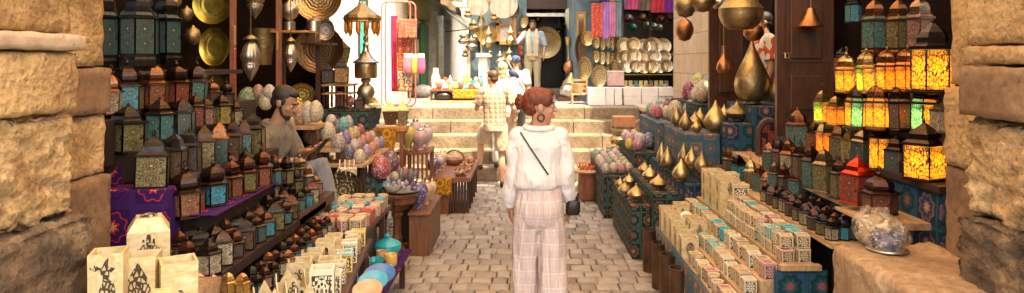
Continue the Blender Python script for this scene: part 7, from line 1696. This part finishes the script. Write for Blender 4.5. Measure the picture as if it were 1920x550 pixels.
# ---- seated vendor
def short_hair_beard(c, beard=True):
    def f(root, HM):
        m2 = MB(); m2.M = HM; m2.ell((0,-.024,.050),(.078,.090,.080),18,14); m2.ell((0,-.052,-.005),(.066,.054,.055)); m2.ell((0,.034,.092),(.054,.046,.026))
        for sx in (-1,1): m2.ell((sx*.066,.014,.02),(.010,.014,.03))
        h = fuse(m2, 'hair', plainhair(c), root, .007, 2, .002, (90,90,90))
        if beard:
            m2 = MB(); m2.M = HM; m2.ell((0,.040,-.074),(.0435,.042,.034)); m2.ell((0,.066,-.094),(.021,.017,.017))
            for sx in (-1,1): m2.tube([(sx*.062,.010,-.015),(sx*.056,.020,-.045),(sx*.040,.035,-.075)], [.009,.011,.012], 8)
            m2.tube([(-.024,.086,-.044),(0,.099,-.038),(.024,.086,-.044)], [.004,.005,.004], 6)
            fuse(m2, 'beard', plainhair(tuple(x*1.6 for x in c)), root, .006, 2, .001, (90,90,90))
    return f
def ven_extra(root, J, HM, k):
    m2 = MB(); m2.M = Matrix.Translation((.05,.515,1.205)) @ Matrix.Rotation(R(50), 4, 'X'); m2.box((-.036,-.07,-.005),(.036,.07,.005)); bevel(m2.build('tmp_phone', M_BLACK, None), .004).name = 'phone'
    o = bpy.data.objects['phone']; o.matrix_world = root.matrix_basis.copy(); tag(o, 'black phone held in the sitting vendor\'s hand', 'phone')
    nk = J['neck']; m2 = MB(); m2.tube([(nk.x+.066*math.cos(a), nk.y-.002+.066*math.sin(a), nk.z-.008-.022*math.sin(a)) for a in [2*PI*i/22 for i in range(22)]], .013, 8, True, 1.6); m2.build('collar', clothm('olive_collar', (.15,.12,.08), .4), root, True)
    m2 = MB(); m2.tube([(J['wrR']+Vector((.028*math.cos(a), 0, 0))+Vector((0,.0,.028*math.sin(a)))) for a in [2*PI*i/14 for i in range(14)]], .005, 6, True); m2.build('bracelet', M_BLACK, root, True)
person('man in an olive grey shirt sitting sideways among the lanterns, looking down at his phone', (-1.95,5.06,0), R(-98), 1.74,
    dict(pel=(0,-.02,.90),chest=(0,.07,1.16),neck=(0,.13,1.36),head=(0,.205,1.50),hipL=(-.09,.02,.87),hipR=(.09,.02,.87),kneeL=(-.13,.43,1.03),kneeR=(.14,.42,1.02),ankL=(-.13,.50,.64),ankR=(.15,.47,.63),toeL=(-.14,.64,.60),toeR=(.17,.62,.60),
         shL=(-.18,.10,1.31),shR=(.18,.08,1.31),elL=(-.23,.20,1.09),elR=(.25,.17,1.08),wrL=(-.04,.37,1.15),wrR=(.16,.37,1.11),hdL=(.45,.85,.25),hdR=(-.15,.9,-.45),hnL=(.2,-.1,1),hnR=(0,-.4,-1),curl=.35),
    SK_T, (.018,.013,.010), hyaw=R(0), hpitch=R(-24), voxel=.008, top=clothm('olive_grey_shirt', (.17,.14,.095), .6), sleeve='rolled', bottom=clothm('washed_grey_denim', (.20,.21,.22), .4), legs='long', hairfn=short_hair_beard((.018,.013,.010)), extra=ven_extra, fold=.012)
o = MB().box((-2.1,4.86,.0),(-1.70,5.28,.785)).build('low_stool', M_DWOOD); bevel(o); tag(o, 'dark wooden block seat under the sitting vendor', 'seat')
o = MB().box((-1.50,4.86,.0),(-1.15,5.34,.565)).build('foot_rest', M_DWOOD); bevel(o); tag(o, 'low wooden box under the sitting vendor\'s feet', 'box')

# ---- couple and man climbing the steps
PL = plaidm('beige_white_check', (.50,.38,.25), (.12,.06,.03), (.66,.56,.42), 15, 15, .28, .12)
person('man in a checked short sleeved shirt and beige shorts stepping up the steps', (-.44,9.95,0), R(6), 1.69,
    dict(kneeL=(-.19,.26,.62),ankL=(-.20,.20,.29),toeL=(-.23,.36,.235),hipL=(-.09,.02,.88),kneeR=(.10,.03,.47),ankR=(.11,-.05,.08),toeR=(.12,.12,.03),elL=(-.26,.04,1.12),wrL=(-.17,.26,1.28),hdL=(.3,.4,1),hnL=(.6,-.5,.1),elR=(.27,-.03,1.12),wrR=(.25,.10,.90),head=(-.03,.07,1.55),neck=(0,.03,1.41),chest=(0,.02,1.21)),
    SK_P, (.10,.055,.03), hyaw=R(38), hpitch=R(-10), top=PL, sleeve='short', bottom=clothm('beige_cotton', (.66,.52,.36), .3), legs='shorts', fold=.008)
def cap(c, peak):
    def f(root, HM):
        m2 = MB(); m2.M = HM; m2.ell((0,-.024,.036),(.078,.092,.072),16,12); h = fuse(m2, 'hair', plainhair((.12,.09,.07)), root, .008, 2)
        m2 = MB(); m2.M = HM; m2.lathe([(.088,.045),(.088,.065),(.078,.10),(.05,.125),(0,.135)], 20, (0,-.012,0), sy=1.15); cp = m2.build('cap', plainm('blue_cap_cloth', c, .8), root, True, 50)
        m2 = MB(); m2.M = HM; m2.tube([(0,.07*peak,.052),(0,.14*peak,.045),(0,.165*peak,.038)], [.07,.062,.03], 16, flat=.12); m2.build('peak', plainm('blue_peak', tuple(x*.8 for x in c), .8), cp, True)
    return f
def blonde(root, HM):
    m2 = MB(); m2.M = HM; m2.ell((0,-.022,.045),(.084,.098,.086),18,14); m2.ell((0,-.06,-.03),(.074,.05,.08)); m2.ell((0,-.07,-.10),(.05,.035,.06))
    fuse(m2, 'hair', plainhair((.62,.46,.26)), root, .009, 2, .005, (50,50,12))
person('woman with sunlit blonde hair and a white shirt climbing beside the checked shirt', (-.34,10.42,.2), R(-4), 1.60, dict(kneeR=(.10,.2,.60),ankR=(.10,.2,.26),toeR=(.11,.34,.22)),
    SK_P, (.5,.35,.18), hairfn=blonde, top=clothm('bright_white_shirt', (.74,.71,.66), .3), sleeve='long', bottom=clothm('pale_linen', (.70,.64,.55), .3), fem=True, faceb=False)
def bag_extra(root, J, HM, k):
    m2 = MB(); m2.M = Matrix.Translation((-.02,-.155,1.20)) @ Matrix.Rotation(R(32), 4, 'Y'); m2.ell((0,0,0),(.095,.035,.055),16,10); m2.build('sling_bag', plainm('navy_bag', (.03,.035,.09), .6), root, True)
    m2 = MB(); m2.tube([(-.13,-.10,1.42),(-.06,-.14,1.30),(.08,-.14,1.13),(.16,-.08,1.0)], .012, 6, flat=.4); m2.build('bag_strap', plainm('grey_strap', (.2,.2,.2), .6), root, True)
person('man in blue cap and white tee shirt with a navy sling bag climbing the steps', (-.15,10.86,.4), R(-3), 1.50, dict(kneeL=(-.1,.22,.55),ankL=(-.1,.2,.26),toeL=(-.11,.34,.22)),
    SK_P, (.12,.09,.07), hairfn=cap((.06,.10,.22), -1), top=clothm('white_tee', (.80,.78,.76), .3), sleeve='short', bottom=clothm('black_trousers', (.02,.02,.022), .3), faceb=False, extra=bag_extra)

# ---- vendor at the top of the steps
def scarf_extra(root, J, HM, k):
    sm_ = clothm('beige_scarf', (.56,.44,.27), .5)
    m2 = MB()
    for sx in (-1,1): loftrings(m2, [(sx*.075,.135,.90,.055,.012),(sx*.078,.145,1.05,.055,.014),(sx*.082,.150,1.2,.052,.016),(sx*.088,.125,1.35,.05,.02),(sx*.075,.05,1.47,.045,.035)], 14, 3)
    m2.tube([(-.085,.06,1.46),(-.075,-.04,1.50),(0,-.085,1.51),(.075,-.04,1.50),(.085,.06,1.46)], .036, 10); fuse(m2, 'scarf', sm_, root, .012, 2, .008, (20,10,3))
    m2 = MB(); m2.tube([(.157*math.cos(a),.118*math.sin(a),1.0) for a in [2*PI*i/24 for i in range(24)]], .018, 6, True); m2.build('belt', M_BLACK, root, True)
    m2 = MB(); m2.M = HM
    for sx in (-1,1): m2.ell((sx*.034,.075,.088),(.028,.02,.018))
    m2.tube([(-.07,.02,.07),(0,.092,.09),(.07,.02,.07)], .004, 5); m2.build('sunglasses', M_BLACK, root, True)
person('man in a grey blue shirt and long beige scarf standing before the brass shop', (.17,15.6,1.0), R(176), 1.74,
    dict(elR=(.36,.06,1.20),wrR=(.42,.20,1.36),hdR=(.6,.5,.5),hnR=(-.2,.4,-1),elL=(-.27,.02,1.15),wrL=(-.25,.14,.93)),
    SK_T, (.03,.02,.015), hairfn=short_hair_beard((.03,.02,.015)), top=clothm('grey_blue_shirt', (.33,.40,.44), .4), sleeve='rolled', bottom=clothm('khaki_trousers', (.46,.36,.20), .4), extra=scarf_extra)
# ---- man in the shop doorway
def pm():
    t = NT('white_red_print_shirt'); v = t.coord('Object'); n = t.noise(v, 5.5, 2); c = t.vor(v, 9, 'F1', .6); t.base(t.mix(t.math('GREATER_THAN', t.math('ADD', n, t.math('MULTIPLY', c, .5)), .74), (.70,.64,.52), (.55,.08,.03))); return t.set(.8)
person('man in white and red patterned shirt standing sideways inside the dark shop doorway', (2.70,7.85,.6), R(88), 1.78, dict(elL=(-.22,-.02,1.14),wrL=(-.22,.06,.89)),
    SK_T, (.02,.014,.010), hairfn=short_hair_beard((.02,.014,.010), False), top=pm(), sleeve='short', bottom=clothm('dark_trousers', (.04,.035,.03), .3))
